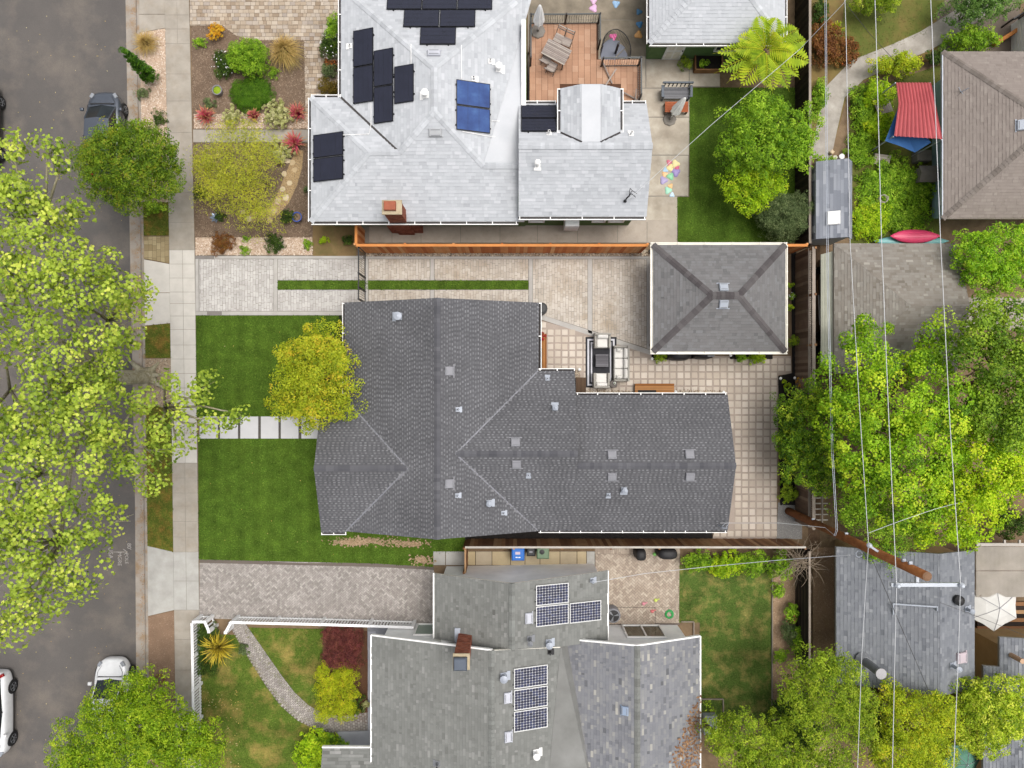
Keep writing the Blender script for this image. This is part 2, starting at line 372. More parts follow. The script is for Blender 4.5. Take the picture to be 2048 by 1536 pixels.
# ---- loose stuff: chips of gravel or bark over a bed
def chips(name, polys, n, size, m, z=0.0, label=None, bed=True, flatn=.5, kind='stuff', cat=None, bedv=.35):
    Vs, Fs, vs, o = [], [], [], 0
    for poly in polys:
        w = [P(a, b) for a, b in poly]; x, y = sample(w, n); k = len(x)
        s = RNG.uniform(.5, 1.3, k)*size; a0 = RNG.uniform(0, 6.28, k); el = RNG.uniform(.5, 1, k)
        c = np.stack([x, y, np.full(k, z)], 1); V = []
        for q in range(4):
            a = a0+q*1.5708+RNG.uniform(-.4, .4, k); rr = s*(.5 if q % 2 else .5*el)
            V.append(c+np.stack([np.cos(a)*rr, np.sin(a)*rr, np.zeros(k)], 1))
        V.append(c+np.stack([RNG.normal(0, .1, k)*s, RNG.normal(0, .1, k)*s, s*flatn*RNG.uniform(.4, 1, k)], 1))
        V = np.stack(V, 1); Fc = np.array([[0, 1, 4], [1, 2, 4], [2, 3, 4], [3, 0, 4]])
        Fs.append((np.arange(k)[:, None, None]*5+Fc[None]).reshape(-1, 3)+o); Vs.append(V.reshape(-1, 3)); vs.append(np.repeat(RNG.uniform(0, 1, k), 4)); o += k*5
        if bed:
            wc = ccw(w); B = np.array([[p[0], p[1], z-.002] for p in wc]); cen = B.mean(0, keepdims=True)
            try: tri = np.array([[i, j, l] for i, j, l in ear(wc)])
            except Exception: tri = np.array([[0, i, i+1] for i in range(1, len(B)-1)])
            Vs.append(B); Fs.append(tri+o); vs.append(np.full(len(tri), bedv)); o += len(B)
    me = np_mesh(name, np.concatenate(Vs), np.concatenate(Fs), np.concatenate(vs), m)
    return tag(link(name, me, m, None, (0, 0, 0)), label, cat, None, kind)
from mathutils.geometry import tessellate_polygon
def ear(poly): return tessellate_polygon([[Vector((p[0], p[1], 0)) for p in poly]])
def lawn(name, polys, dens, m, label, z=0.0, h=.05, cat='grass', ln=.09):
    """grass: a turf sheet and real blades"""
    Vs, Fs, vs, o = [], [], [], 0
    for poly in polys:
        w = [P(a, b) for a, b in poly]; A = abs(area2([(p[0], p[1]) for p in w])); x, y = sample(w, int(A*dens)); k = len(x)
        x = x+RNG.normal(0, .02, k); y = y+RNG.normal(0, .02, k); a = RNG.uniform(0, 6.28, k); l = RNG.uniform(.5, 1.2, k)*ln; b = RNG.uniform(.008, .016, k)*1.6
        c = np.stack([x, y, np.full(k, z)], 1); d = np.stack([np.cos(a), np.sin(a), np.zeros(k)], 1); s = np.stack([-np.sin(a), np.cos(a), np.zeros(k)], 1)
        tip = c+d*(l*.75)[:, None]; tip[:, 2] += RNG.uniform(.3, 1, k)*h
        V = np.stack([c-s*b[:, None], c+s*b[:, None], tip], 1)
        Fs.append(np.arange(k*3).reshape(-1, 3)+o); Vs.append(V.reshape(-1, 3)); vs.append(RNG.uniform(0, 1, k)); o += k*3
        B = np.array([[p[0], p[1], z] for p in ccw(w)]); tri = np.array(ear(ccw(w))); Vs.append(B); Fs.append(tri+o); vs.append(np.full(len(tri), .4)); o += len(B)
    me = np_mesh(name, np.concatenate(Vs), np.concatenate(Fs), np.concatenate(vs), m)
    return tag(link(name, me, m, None, (0, 0, 0)), label, cat, None, 'stuff')
m_lawn = mat('lawn', mow=.42, cols=[S(54, 80, 22), S(80, 106, 34), S(110, 130, 52)], src='attr', dirt=(.7, 1.2), dscale=1.5, fine=.25, fscale=14, rough=.95, spec=.1, stain=S(96, 122, 40), sscale=.8, samt=.35)
m_lawn2 = mat('tired_lawn', [S(62, 84, 24), S(92, 112, 42), S(120, 130, 62)], src='attr', dirt=(.72, 1.2), dscale=.7, fine=.25, fscale=14, rough=.95, spec=.1, stain=S(168, 142, 84), sscale=.9, samt=.65)
m_lawn3 = mat('patchy_lawn', [S(62, 86, 34), S(90, 112, 50), S(118, 132, 66)], src='attr', dirt=(.7, 1.2), dscale=.8, fine=.25, fscale=14, rough=.95, spec=.1, stain=S(170, 150, 92), sscale=1.5, samt=.6)
m_verge = mat('verge_grass', [S(66, 84, 26), S(94, 104, 40), S(134, 118, 56)], src='attr', dirt=(.75, 1.2), dscale=1.5, fine=.25, fscale=14, rough=.95, spec=.1, stain=S(150, 112, 58), sscale=1.6, samt=.6)
# front lawn of the dark grey house
lawn('lawn', [[(392, 631), (690, 631), (690, 833), (393, 833)], [(396, 877), (760, 877), (930, 1010), (930, 1105), (868, 1106), (866, 1134), (750, 1127), (398, 1119)]], 330, m_lawn, 'mown green lawn in front of the dark grey house')
lawn('lawn', [[(1379, 175), (1604, 175), (1604, 484), (1354, 484), (1354, 394), (1379, 394)]], 260, m_lawn, 'dark green back lawn beside the pale concrete patio')
lawn('lawn', [[(486, 1255), (648, 1258), (645, 1440), (600, 1412), (560, 1370), (520, 1320)], [(403, 1268), (480, 1270), (540, 1370), (600, 1430), (660, 1450), (660, 1536), (640, 1640), (403, 1640)]], 240, m_lawn2, 'yellowing front lawn either side of the curved brick path')
lawn('lawn', [[(1358, 1130), (1545, 1130), (1545, 1440), (1400, 1440), (1400, 1245), (1358, 1245)]], 280, m_lawn3, 'patchy back lawn with straw coloured spots')
lawn('verge_grass', [[(kbk(405), 405), (swl(405), 405), (swl(471), 471), (kbk(471), 471)]], 300, m_verge, 'short grass verge above the tan pavers by the kerb')
lawn('verge_grass', [[(kbk(651), 652), (swl(647), 647), (swl(716), 716), (kbk(716), 716)]], 300, m_verge, 'browning grass verge beside the white sidewalk apron')
lawn('verge_grass', [[(kbk(812), 812), (swl(812), 812), (swl(1104), 1104), (kbk(1092), 1092)]], 300, m_verge, 'long grass verge strip below the big street tree')
# beds
chips('pink_gravel', [[(kbk(66), 66), (swl(57), 57), (swl(404), 404), (kbk(404), 404)]], 2600, .085, m_pink, .004, 'pale pink gravel in the planted kerb strip')
chips('bark_mulch', [[(382, 52), (445, 50), (470, 70), (500, 78), (612, 80), (622, 258), (386, 258)], [(387, 286), (625, 286), (625, 474), (390, 474)]], 8000, .07, m_mulch, .004, 'brown bark mulch of the front garden beds', flatn=.3)
chips('pink_gravel', [[(388, 228), (622, 228), (622, 257), (388, 257)], [(391, 475), (625, 475), (625, 510), (391, 510)]], 2300, .085, m_pink, .01, 'pale pink gravel edging the front garden path and drive')
chips('brown_gravel', [[(kbk(1233), 1233), (swl(1222), 1222), (swl(1600), 1600), (kbk(1600), 1600)]], 3500, .04, m_brown_gr, .002, 'brown gravel kerb strip beside the white fence')
chips('gravel', [[(kbk(717), 717), (swl(717), 717), (swl(811), 811), (kbk(811), 811)]], 900, .07, m_rocks, .004, 'mixed stones round the street tree roots')
sheet('verge_paving', [(kbk(472), 472), (swl(472), 472), (swl(526), 526), (kbk(519), 518)], mat('joint_dark', [S(96, 82, 62)]), -.01)
mb = MB(); tile(mb, [PX([(kbk(473), 473), (swl(473), 473), (swl(526), 526), (kbk(519), 517)])], gen_running, -.02, .004, w=.3, h=.22, gap=.012, wj=.3, ang=R(90))
mb.build('pavers', mat('tan_pavers', [S(150, 132, 98), S(176, 160, 124)], src='attr'), [o for o in COL.objects if o.name.startswith('verge_paving')][0], kind='stuff')

# ---- front garden walk of the pale house
m_walk = mat('walk_concrete', [S(160, 152, 142), S(182, 175, 164)], scale=1.4, fine=.07, dirt=(.88, 1.06))
gw = sheet('garden_walk', [(386, 259), (626, 259), (626, 285), (387, 285)], mat('joint', []), .006)
for a, b in ((386, 445), (445, 530), (530, 626)):
    mb = MB(); mb.prism(PX([(a+.6, 259.5), (b-.6, 259.5), (b-.6, 284.5), (a+.6, 284.5)]), 0, .016); mb.build('slab', m_walk, gw)
# side yard slabs of the pale house
sw = sheet('side_walk', [(714, 446), (1356, 446), (1356, 486), (714, 486)], mat('joint', []), .0)
m_side = mat('side_concrete', [S(170, 159, 146), S(199, 188, 174)], scale=1.2, fine=.07, stain=S(122, 108, 92), sscale=1.2, samt=.4)
ex = [738, 784, 842, 921, 1000, 1075, 1155, 1235, 1294, 1355]
for a, b in zip(ex[:-1], ex[1:]):
    mb = MB(); mb.prism(PX([(a+.6, 440), (b-.6, 440), (b-.6, 485), (a+.6, 485)]), -.01, .012+rnd(-.003, .003)); mb.build('slab', m_side, sw)
sheet('dirt_patch', [(626, 448), (712, 448), (712, 512), (626, 512)], mat('dirt', [S(116, 94, 62), S(146, 122, 84)], scale=1.6, fine=.15, stain=S(90, 100, 46), sscale=1.2, samt=.4), .0)
# back patio slabs of the pale house
bp = sheet('back_patio', [(1056, -300), (1300, -300), (1300, 112), (1440, 112), (1440, 174), (1380, 174), (1377, 393), (1356, 393), (1356, 446), (1280, 446), (1280, 200), (1056, 200)], mat('joint', []), -.004)
m_patio = mat('patio_concrete', [S(168, 156, 140), S(196, 186, 170)], scale=.9, fine=.06, dirt=(.86, 1.08), dscale=.9, stain=S(214, 206, 192), sscale=.8, samt=.5)
m_patio_d = mat('patio_dark', [S(112, 104, 90), S(160, 148, 130)], scale=.9, fine=.06, dirt=(.86, 1.08), dscale=.9)
for x0, y0, x1, y1, m in ((1058, -260, 1298, -90, m_patio_d), (1058, -90, 1298, 40, m_patio_d), (1058, 40, 1298, 112, m_patio_d), (1200, 112, 1291, 176, m_patio), (1292, 118, 1378, 176, m_patio), (1379, 140, 1440, 173, m_patio),
                       (1284, 177, 1379, 234, m_patio), (1284, 235, 1378, 310, m_patio), (1284, 311, 1377, 392, m_patio), (1284, 393, 1355, 444, m_patio)):
    mb = MB(); mb.prism(PX([(x0+.6, y0+.6), (x1-.6, y0+.6), (x1-.6, y1-.6), (x0+.6, y1-.6)]), -.02, .008+rnd(-.002, .002)); mb.build('slab', m, bp)

# ---- upper left paver drive (random squares)
m_tanp = mat('drive_pavers', [S(154, 135, 115), S(182, 165, 144), S(198, 184, 167), S(169, 157, 146)], src='attr', dirt=(.82, 1.08), dscale=.6, fine=.1)
ud = sheet('paver_drive', [(380, -300), (690, -300), (690, 196), (613, 258), (608, 82), (500, 80), (440, 49), (380, 51)], mat('joint_dark', []), -.012)
mb = MB()
for reg in ([(380, -120), (690, -120), (690, 49), (380, 51)], [(440, 49), (690, 49), (690, 82), (500, 80), (472, 71)], [(608, 82), (690, 82), (690, 196), (622, 258), (612, 258)]):
    tile(mb, [PX(reg)], gen_running, -.03, .006, w=.25, h=.2, gap=.014, wj=.35)
mb.build('pavers', m_tanp, ud, kind='stuff')

# ---- stamped concrete drive of the dark grey house, with plain bands
m_band = mat('band_concrete', [S(176, 172, 166), S(196, 192, 186)], scale=1.5, fine=.06, dirt=(.9, 1.05))
m_bandd = mat('band_dark', [S(128, 122, 118), S(146, 140, 135)], scale=1.5, fine=.06)
m_stamp = mat('stamped_pale', [S(190, 186, 181), S(203, 199, 194), S(212, 208, 203)], src='attr', dirt=(.84, 1.06), dscale=.55, fine=.08, stain=S(164, 156, 150), sscale=.5, samt=.5)
m_stamp2 = mat('stamped_tan', [S(192, 182, 168), S(206, 196, 183), S(214, 205, 193)], src='attr', dirt=(.82, 1.06), dscale=.5, fine=.09, stain=S(150, 128, 96), sscale=.45, samt=.5)
sd = sheet('stamped_drive', [(390, 511), (1305, 511), (1305, 700), (1084, 632), (1084, 640), (391, 631)], mat('stamp_joint', [S(138, 132, 126)], fine=.1), -.006)
def bandp(pts, m=m_band):
    mb = MB(); mb.prism(PX(pts), -.02, .008); mb.build('band', m, sd)
bandp([(391, 512), (427, 512), (427, 517.4), (391, 517.4)], m_bandd); bandp([(428, 512), (726, 512), (726, 517.4), (428, 517.4)]); bandp([(731, 513), (1303, 513), (1303, 517.4), (731, 517.4)])
bandp([(391, 518), (397, 518), (398, 622.5), (391, 622.5)]); bandp([(548, 518), (555, 518), (555, 622.5), (548, 622.5)])
bandp([(391, 623), (414, 623), (414, 630), (391, 630)]); bandp([(414.6, 623), (443, 623), (443, 630), (414.6, 630)], m_bandd); bandp([(443.6, 623), (690, 623), (690, 630), (443.6, 630)])
bandp([(730, 518), (736, 518), (736, 622), (730, 622)]); bandp([(861, 518), (868, 518), (868, 560), (861, 560)]); bandp([(861, 580), (868, 580), (868, 622), (861, 622)])
bandp([(1058, 518), (1065, 518), (1065, 630), (1058, 630)]); bandp([(1176, 518), (1184, 518), (1184, 668), (1176, 665)]); bandp([(1294, 518), (1303, 518), (1303, 700), (1294, 697)])
bandp([(1078, 628), (1092, 632.5), (1304, 701), (1304, 711), (1088, 641), (1078, 638)])
mb = MB(); kw = dict(w=.25, h=.145, gap=.012, wj=.4, jit=.008, ang=R(90))
tile(mb, [PX(r) for r in ([(399, 518.5), (547, 518.5), (547, 622), (399, 622)], [(556, 518.5), (718, 518.5), (718, 560), (556, 560)], [(556, 580), (718, 580), (718, 622), (556, 622)])], gen_running, -.03, .004, **kw)
mb.build('stamped_stones', m_stamp, sd, kind='stuff')
mb = MB()
tile(mb, [PX(r) for r in ([(718, 518.5), (729, 518.5), (729, 560), (718, 560)], [(718, 580), (729, 580), (729, 622), (718, 622)], [(737, 518.5), (860, 518.5), (860, 560), (737, 560)], [(737, 580), (860, 580), (860, 622), (737, 622)],
     [(869, 518.5), (1057, 518.5), (1057, 560), (869, 560)], [(869, 580), (1057, 580), (1057, 622), (869, 622)], [(1066, 518.5), (1175, 518.5), (1175, 658), (1066, 624)], [(1185, 518.5), (1293, 518.5), (1293, 696), (1185, 661)])], gen_running, -.03, .004, **kw)
mb.build('stamped_stones', m_stamp2, sd, kind='stuff')
lawn('grass_strip', [[(555, 561), (1057, 561), (1057, 579), (555, 579)]], 420, m_lawn, 'narrow green grass strip down the middle of the drive', z=.006)
chips('river_stones', [[(732, 500), (1300, 500), (1300, 512), (732, 512)]], 2200, .11, m_rocks, .0, 'river stones along the foot of the orange fence', flatn=.6)

# ---- slabs of the front path
fp = sheet('front_path', [(398, 833), (640, 833), (640, 877), (398, 877)], mat('path_pebbles', [S(70, 66, 64), S(110, 104, 98)], scale=14, fine=.3, fscale=30), -.004)
m_slab = mat('path_slab', [S(204, 203, 204), S(216, 215, 215)], scale=1.2, fine=.04, dirt=(.95, 1.03))
for a, b in ((399.5, 435.5), (440.5, 476), (481, 516.5), (522, 557), (562, 597), (603, 660)):
    mb = MB(); mb.prism(PX([(a, 833), (b, 833), (b, 877), (a, 877)]), -.02, .02); mb.build('slab', m_slab, fp)
sheet('house_bed', [(678, 631), (692, 631), (692, 830), (678, 830)], m_black, .005)

# ---- patio of square pavers in gravel
m_pgr = mat('paver_gravel', [S(164, 150, 138), S(192, 178, 166)], src='attr', dirt=(.85, 1.1), dscale=1.5, fine=.15)
patio = chips('patio_gravel', [[(1080, 640), (1176, 668), (1306, 712), (1420, 712), (1582, 712), (1583, 748), (1557, 750), (1553, 1078), (1425, 1078), (1440, 1000), (1440, 800), (1080, 790)]], 5200, .035, m_pgr, .0, None, kind='structure', flatn=.25)
patio.name = 'patio'
m_pav = mat('patio_paver', [S(198, 184, 168), S(210, 197, 182), S(220, 208, 194)], src='obj', dirt=(.88, 1.06), dscale=.8, fine=.07)
pm = MB(); hw = .15; pm.cbox(-hw, hw, -hw, hw, -.03, .012, .012); pm = mesh_of(pm, 'paver', m_pav)
regs = [([(1082, 645), (1176, 672), (1176, 740), (1082, 738)], 1), ([(1160, 738), (1176, 740), (1176, 790), (1160, 790)], 1), ([(1232, 692), (1306, 716), (1306, 790), (1232, 790)], 1), ([(1176, 770), (1232, 770), (1232, 790), (1176, 790)], 1),
        ([(1306, 722), (1420, 722), (1580, 712), (1582, 746), (1556, 749), (1552, 790), (1306, 790)], 1), ([(1452, 786), (1553, 786), (1550, 1076), (1425, 1076), (1432, 1062), (1462, 1060), (1473, 937)], 1)]
npav = 0; far = MB()
for j in range(0, 32):
    for i in range(0, 36):
        px = 1086.5+i*14.42+(-.0*j); py = 650+j*14.4
        if not any(inpoly(np.array([px]), np.array([py]), r)[0] for r, _ in regs): continue
        q = P(px+rnd(-.4, .4), py+rnd(-.4, .4), .0)
        if npav < 300: piece('paver', pm, patio, q, rnd(-.02, .02), scale=(rnd(.93, 1.04), rnd(.93, 1.04), 1)); npav += 1
        else: far.box(q.x-.145, q.x+.145, q.y-.145, q.y+.145, -.02, .011, random.random())
if far.v: far.build('pavers', m_pav, patio, kind='stuff')
chips('black_mulch', [[(1582, 490), (1592, 490), (1600, 780), (1604, 1010), (1560, 1010), (1556, 752), (1584, 746)], [(1303, 706), (1425, 706), (1425, 716), (1303, 720)], [(1460, 706), (1545, 706), (1545, 718), (1460, 718)], [(930, 1060), (1425, 1060), (1425, 1079), (930, 1079)]], 2200, .05, m_black, .016, 'black bark mulch in the beds along the house and back fence', flatn=.3, bedv=.3)
chips('grey_gravel', [[(1556, 1005), (1604, 1005), (1604, 1078), (1553, 1078)]], 1500, .04, mat('grey_gravel', [S(110, 108, 106), S(176, 174, 170)], src='attr'), .006, 'grey gravel round the foot of the utility pole')
chips('river_stones', [[(1148, 740), (1160, 740), (1160, 768), (1148, 768)], [(1165, 779), (1270, 781), (1270, 790), (1165, 788)], [(1346, 779), (1452, 781), (1452, 789), (1346, 789)]], 260, .09, m_rocks, .006, 'tan river stones along the back wall of the dark grey house', flatn=.6)

# ---- lower neighbour: herringbone drive, walk, patio, curved brick path
m_herr = mat('herring_bricks', [S(146, 140, 134), S(158, 151, 145), S(166, 159, 153), S(172, 165, 159), S(188, 181, 174)], src='attr', dirt=(.86, 1.07), dscale=.5, fine=.09)
hd = sheet('brick_drive', [(399, 1119), (752, 1127), (868, 1134), (868, 1253), (399, 1236)], mat('brick_joint', [S(112, 102, 94)]), -.012)
mb = MB(); tile(mb, [PX([(406, 1126), (752, 1134), (868, 1140), (868, 1246), (406, 1229)])], gen_herring, -.03, .006, w=.095, gap=.008)
tile(mb, [PX([(399, 1119.5), (752, 1127.5), (868, 1134), (868, 1140), (752, 1134), (406, 1126), (399, 1126)])], gen_running, -.03, .006, w=.11, h=.3, gap=.01)
tile(mb, [PX([(399, 1229), (406, 1229), (868, 1246), (868, 1253), (399, 1236)])], gen_running, -.03, .006, w=.11, h=.3, gap=.01, ang=R(-2))
tile(mb, [PX([(399, 1126), (406, 1126), (406, 1229), (399, 1229)])], gen_running, -.03, .006, w=.2, h=.105, gap=.01)
mb.build('bricks', m_herr, hd, kind='stuff')
m_herr2 = mat('patio_bricks', [S(166, 150, 134), S(180, 164, 148), S(190, 175, 158), S(204, 190, 172)], src='attr', dirt=(.85, 1.07), dscale=.5, fine=.09)
hp = sheet('brick_patio', [(1190, 1097), (1360, 1097), (1359, 1250), (1190, 1250)], mat('brick_joint', []), -.012)
mb = MB(); tile(mb, [PX([(1191, 1108), (1352, 1108), (1352, 1214), (1191, 1214)]), PX([(1311, 1214.5), (1352, 1214.5), (1352, 1246), (1311, 1246)])], gen_herring, -.03, .006, w=.115, gap=.010)
tile(mb, [PX([(1190, 1097), (1360, 1097), (1360, 1107.5), (1190, 1107.5)]), PX([(1352.5, 1108), (1359, 1108), (1358, 1246), (1352.5, 1246)])], gen_running, -.03, .006, w=.22, h=.11, gap=.01, ang=R(90))
tile(mb, [PX([(1191, 1215), (1310, 1215), (1310, 1248), (1191, 1248)])], gen_herring, -.03, .016, w=.115, gap=.010)
mb.build('bricks', m_herr2, hp, kind='stuff')
wk = sheet('flag_walk', [(865, 1103), (1190, 1103), (1190, 1131), (865, 1131)], mat('joint_dark', []), -.006)
m_flag = mat('flagstone', [S(176, 156, 118), S(196, 178, 142), S(186, 172, 148)], src='obj', dirt=(.85, 1.08), dscale=1.2, fine=.08)
ex = [866, 891, 932, 951, 984, 1021, 1050, 1080, 1120, 1154, 1173, 1190]
for i, (a, b) in enumerate(zip(ex[:-1], ex[1:])):
    mb = MB(); mb.prism(PX([(a+.7, 1103), (b-.7, 1103), (b-.7, 1130), (a+.7, 1130)]), -.02, .01+rnd(-.003, .003)); mb.build('slab', m_flag if 1 < i < 10 else m_conc_grey, wk)
# curved path: bricks follow the curve
cl = [(468, 1238, 30), (478, 1255, 30), (496, 1283, 33), (520, 1320, 36), (548, 1362, 38), (575, 1398, 39), (605, 1425, 38), (640, 1444, 36), (680, 1450, 36), (740, 1444, 40)]
mb = MB(); bd = []; pts = []
for (x0, y0, w0), (x1, y1, w1) in zip(cl[:-1], cl[1:]):
    for k in range(6):
        t = k/6; pts.append((x0+(x1-x0)*t, y0+(y1-y0)*t, w0+(w1-w0)*t))
pts.append(cl[-1]); fr = []
for i, p in enumerate(pts):
    a = pts[max(i-1, 0)]; b = pts[min(i+1, len(pts)-1)]; dx, dy = b[0]-a[0], b[1]-a[1]; l = math.hypot(dx, dy); fr.append((p, (-dy/l, dx/l)))
bl = []; br = []
for (p, n) in fr: bl.append((p[0]+n[0]*p[2]/2, p[1]+n[1]*p[2]/2)); br.append((p[0]-n[0]*p[2]/2, p[1]-n[1]*p[2]/2))
for i in range(len(pts)-1):
    nb = 6
    for sub in range(2):
        for k in range(nb):
            f0, f1 = (k+(.5 if (i*2+sub) % 2 else 0))/nb, (k+1+(.5 if (i*2+sub) % 2 else 0))/nb; f1 = min(f1, 1); t0, t1 = sub/2, sub/2+.5
            q = []
            for t, f in ((t0+.03, f0+.012), (t1-.03, f0+.012), (t1-.03, f1-.012), (t0+.03, f1-.012)):
                lx = bl[i][0]+(bl[i+1][0]-bl[i][0])*t; ly = bl[i][1]+(bl[i+1][1]-bl[i][1])*t; rx = br[i][0]+(br[i+1][0]-br[i][0])*t; ry = br[i][1]+(br[i+1][1]-br[i][1])*t
                q.append(P(lx+(rx-lx)*f, ly+(ry-ly)*f))
            if f1-f0 > .05: mb.prism(q, -.02, .012+rnd(-.003, .003), random.random())
cp = MB(); [cp.prism([P(*bl[i]), P(*bl[i+1]), P(*br[i+1]), P(*br[i])], -.03, .002) for i in range(len(bl)-1)]
cp = cp.build('garden_path', mat('brick_joint', []), kind='structure'); mb.build('bricks', m_herr, cp, kind='stuff')
m_slabg = mat('porch_slab', [S(168, 170, 178), S(184, 186, 192)], scale=1.5, fine=.04)
sheet('porch', [(736, 1262), (752, 1262), (752, 1462), (736, 1462)], m_slabg, .06, .1); sheet('porch', [(676, 1462), (752, 1460), (752, 1520), (676, 1520)], m_slabg, .1, .14)
sheet('porch', [(735, 1252), (870, 1252), (870, 1300), (735, 1300)], mat('porch_dark', [S(140, 142, 148), S(160, 162, 168)]), .02, .06)
chips('bark_mulch', [[(646, 1262), (736, 1262), (736, 1446), (640, 1440)]], 1800, .05, mat('red_mulch', [S(92, 62, 46), S(134, 98, 70)], src='attr', dirt=(.8, 1.1)), .006, 'reddish mulch bed under the clipped hedges', flatn=.3)
chips('leaf_litter', [[(1546, 1120), (1590, 1120), (1600, 1420), (1546, 1500)], [(1626, 1095), (1668, 1095), (1668, 1560), (1626, 1560)]], 3200, .05, mat('litter', [S(142, 114, 88), S(188, 158, 128), S(216, 192, 162)], src='attr', dirt=(.75, 1.1)), .004, 'brown leaf litter strips along the back fence', flatn=.3)
# ---- back yards on the right
sheet('dry_yard', [(1620, -200), (1900, -200), (1900, 110), (1700, 170), (1660, 320), (1620, 320)], mat('dry_soil', [S(110, 84, 52), S(130, 112, 66), S(96, 96, 46)], scale=.9, fine=.2, dirt=(.8, 1.15)), -.015, .02)
pth = [(1640, 320, 42), (1655, 250, 42), (1670, 185, 44), (1715, 140, 46), (1790, 108, 40), (1850, 82, 42), (1920, 40, 44), (1990, -10, 44)]
mb = MB(); stripf(mb, pth, .004)
mb.build('concrete_path', mat('rough_path', [S(150, 142, 132), S(190, 184, 174)], scale=1.8, fine=.14, dirt=(.85, 1.08)), kind='structure')
lawn('yard_grass', [[(1690, 0), (1890, 0), (1850, 70), (1720, 120), (1680, 80)], [(1700, 190), (1880, 130), (1880, 490), (1700, 490)]], 90, mat('yard_grass', [S(70, 84, 28), S(104, 112, 46), S(128, 118, 62)], src='attr', dirt=(.7, 1.15), stain=S(120, 96, 58), sscale=.7, samt=.6), 'weedy grass of the overgrown back yard')
sheet('concrete_yard', [(1900, 595), (2200, 595), (2200, 660), (1900, 660)], m_conc_old, .0)
sheet('deck_floor', [(1860, -100), (2040, -100), (2040, 105), (1880, 105)], mat('brown_floor', [S(120, 108, 96)], fine=.1), -.012)  # one even brown floor sheet
# ================================================================ houses
def plane_of(pts):
    n = (pts[1]-pts[0]).cross(pts[2]-pts[0]).normalized()
    if n.z < 0: n = -n
    return pts[0], n
def on_plane(px, py, pl, off=0.0):                        # where the ray of a photo pixel meets a roof plane
    p, n = pl; o = Vector((0, 0, H)); d = Vector(((px-1024)/F, (768-py)/F, -1)); q = p+n*off
    return o+d*((q-o).dot(n)/d.dot(n))
def axes(pl):
    n = pl[1]; t = Vector((0, 0, 1))-n*n.z
    t = t.normalized() if t.length > 1e-4 else Vector((0, 1, 0))
    return t.cross(n).normalized(), t, n
def slope(zf, xy): return [Vector((x, y, zf(x, y))) for x, y in xy]
def up_ccw(pts):
    n = (pts[1]-pts[0]).cross(pts[2]-pts[0]); return pts if n.z > 0 else pts[::-1]
def shingle(mb, pts, expo=.14, tw=.3, th=.012, mode='lam', base=(.2, .8)):
    pts = up_ccw(pts); pl = plane_of(pts); u, t, n = axes(pl)
    flat2 = [(p.dot(u), p.dot(t)) for p in pts]; h0 = pts[0].dot(n)
    reg = ccw(flat2); x0, x1, y0, y1 = bbox(reg)
    r0 = math.floor(y0/expo)
    for j in range(r0, int(math.ceil(y1/expo))):
        tb = j*expo; tt = tb+expo
        rs = random.Random(j*7919+int(abs(h0)*1000) % 977)
        x = x0-rs.random()*tw*2; k = 0
        if mode == 'alt': x = math.floor(x0/tw)*tw-tw*(.5*(j % 2)+rs.uniform(-.12, .12))
        while x < x1:
            if mode == 'alt': w = tw*.5*rs.uniform(.86, 1.14); thick = k % 2
            else: w = tw*rs.choice((.45, .7, 1, 1.3, 1.6)); thick = rs.random() < .5
            q = [(x, tb), (x+w, tb), (x+w, tt), (x, tt)]; x += w; k += 1
            if q[1][0] < x0: continue
            q = clip_convex(q, reg)
            if len(q) < 3 or area2(q) < 2e-4: continue
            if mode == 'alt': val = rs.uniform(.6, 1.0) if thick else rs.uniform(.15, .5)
            else: val = min(1, max(0, rs.gauss((base[0]+base[1])/2, (base[1]-base[0])/2.6)))
            hb = th*(1.5 if thick else .7)
            V = [u*p[0]+t*p[1]+n*(h0+.004+hb*(1-(p[1]-tb)/expo*.85)) for p in q]; m = len(V); fs = [list(range(m))]; ex = []
            for i in range(m):
                a, b = q[i], q[(i+1) % m]
                if abs(a[1]-tb) < 1e-6 and abs(b[1]-tb) < 1e-6:
                    o = m+len(ex); ex += [V[i]-n*hb, V[(i+1) % m]-n*hb]; fs.append([i, o, o+1, (i+1) % m])
                elif thick and abs(a[0]-b[0]) < 1e-6:
                    o = m+len(ex); ex += [V[i]-n*hb*.6, V[(i+1) % m]-n*hb*.3]; fs.append([i, o, o+1, (i+1) % m])
            mb.add(V+ex, fs, val)
            if m == 4 and len(fs) > 1:      # dark granule band; also paints each course's shadow line into the colour
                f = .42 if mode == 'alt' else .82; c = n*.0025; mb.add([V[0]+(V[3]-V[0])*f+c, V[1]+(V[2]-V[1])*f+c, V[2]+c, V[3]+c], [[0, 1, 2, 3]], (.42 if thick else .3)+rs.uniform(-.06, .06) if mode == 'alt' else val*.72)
def ridge_caps(parent, a, b, k1, w=.15, step=.17, m=None, name='ridge_cap'):
    """caps along the ridge or hip a->b; k1 = sideways fall per metre"""
    a = Vector(a); b = Vector(b); d = b-a; ln = d.length; d.normalize(); n = max(1, int(round(ln/step))); st = ln/n
    key = (m.name, round(st, 3), w, round(k1, 2))
    if key not in KIDS:
        q = MB(); L2 = st*.54; dr = k1*w
        q.add([(-L2, -w, -dr+.042), (-L2, 0, .062), (-L2, w, -dr+.042), (L2, -w, -dr+.026), (L2, 0, .044), (L2, w, -dr+.026),
               (-L2, -w, -dr-.01), (-L2, w, -dr-.01)], [[0, 3, 4, 1], [1, 4, 5, 2], [6, 0, 1, 2, 7]])
        KIDS[key] = mesh_of(q, name, m)
    sd = Vector((0, 0, 1)).cross(d).normalized(); up = d.cross(sd)
    for i in range(n):
        c = a+d*(st*(i+.5)); M = Matrix(((d.x, sd.x, up.x, c.x), (d.y, sd.y, up.y, c.y), (d.z, sd.z, up.z, c.z), (0, 0, 0, 1)))
        piece(name, KIDS[key], parent, None, mat4=M)
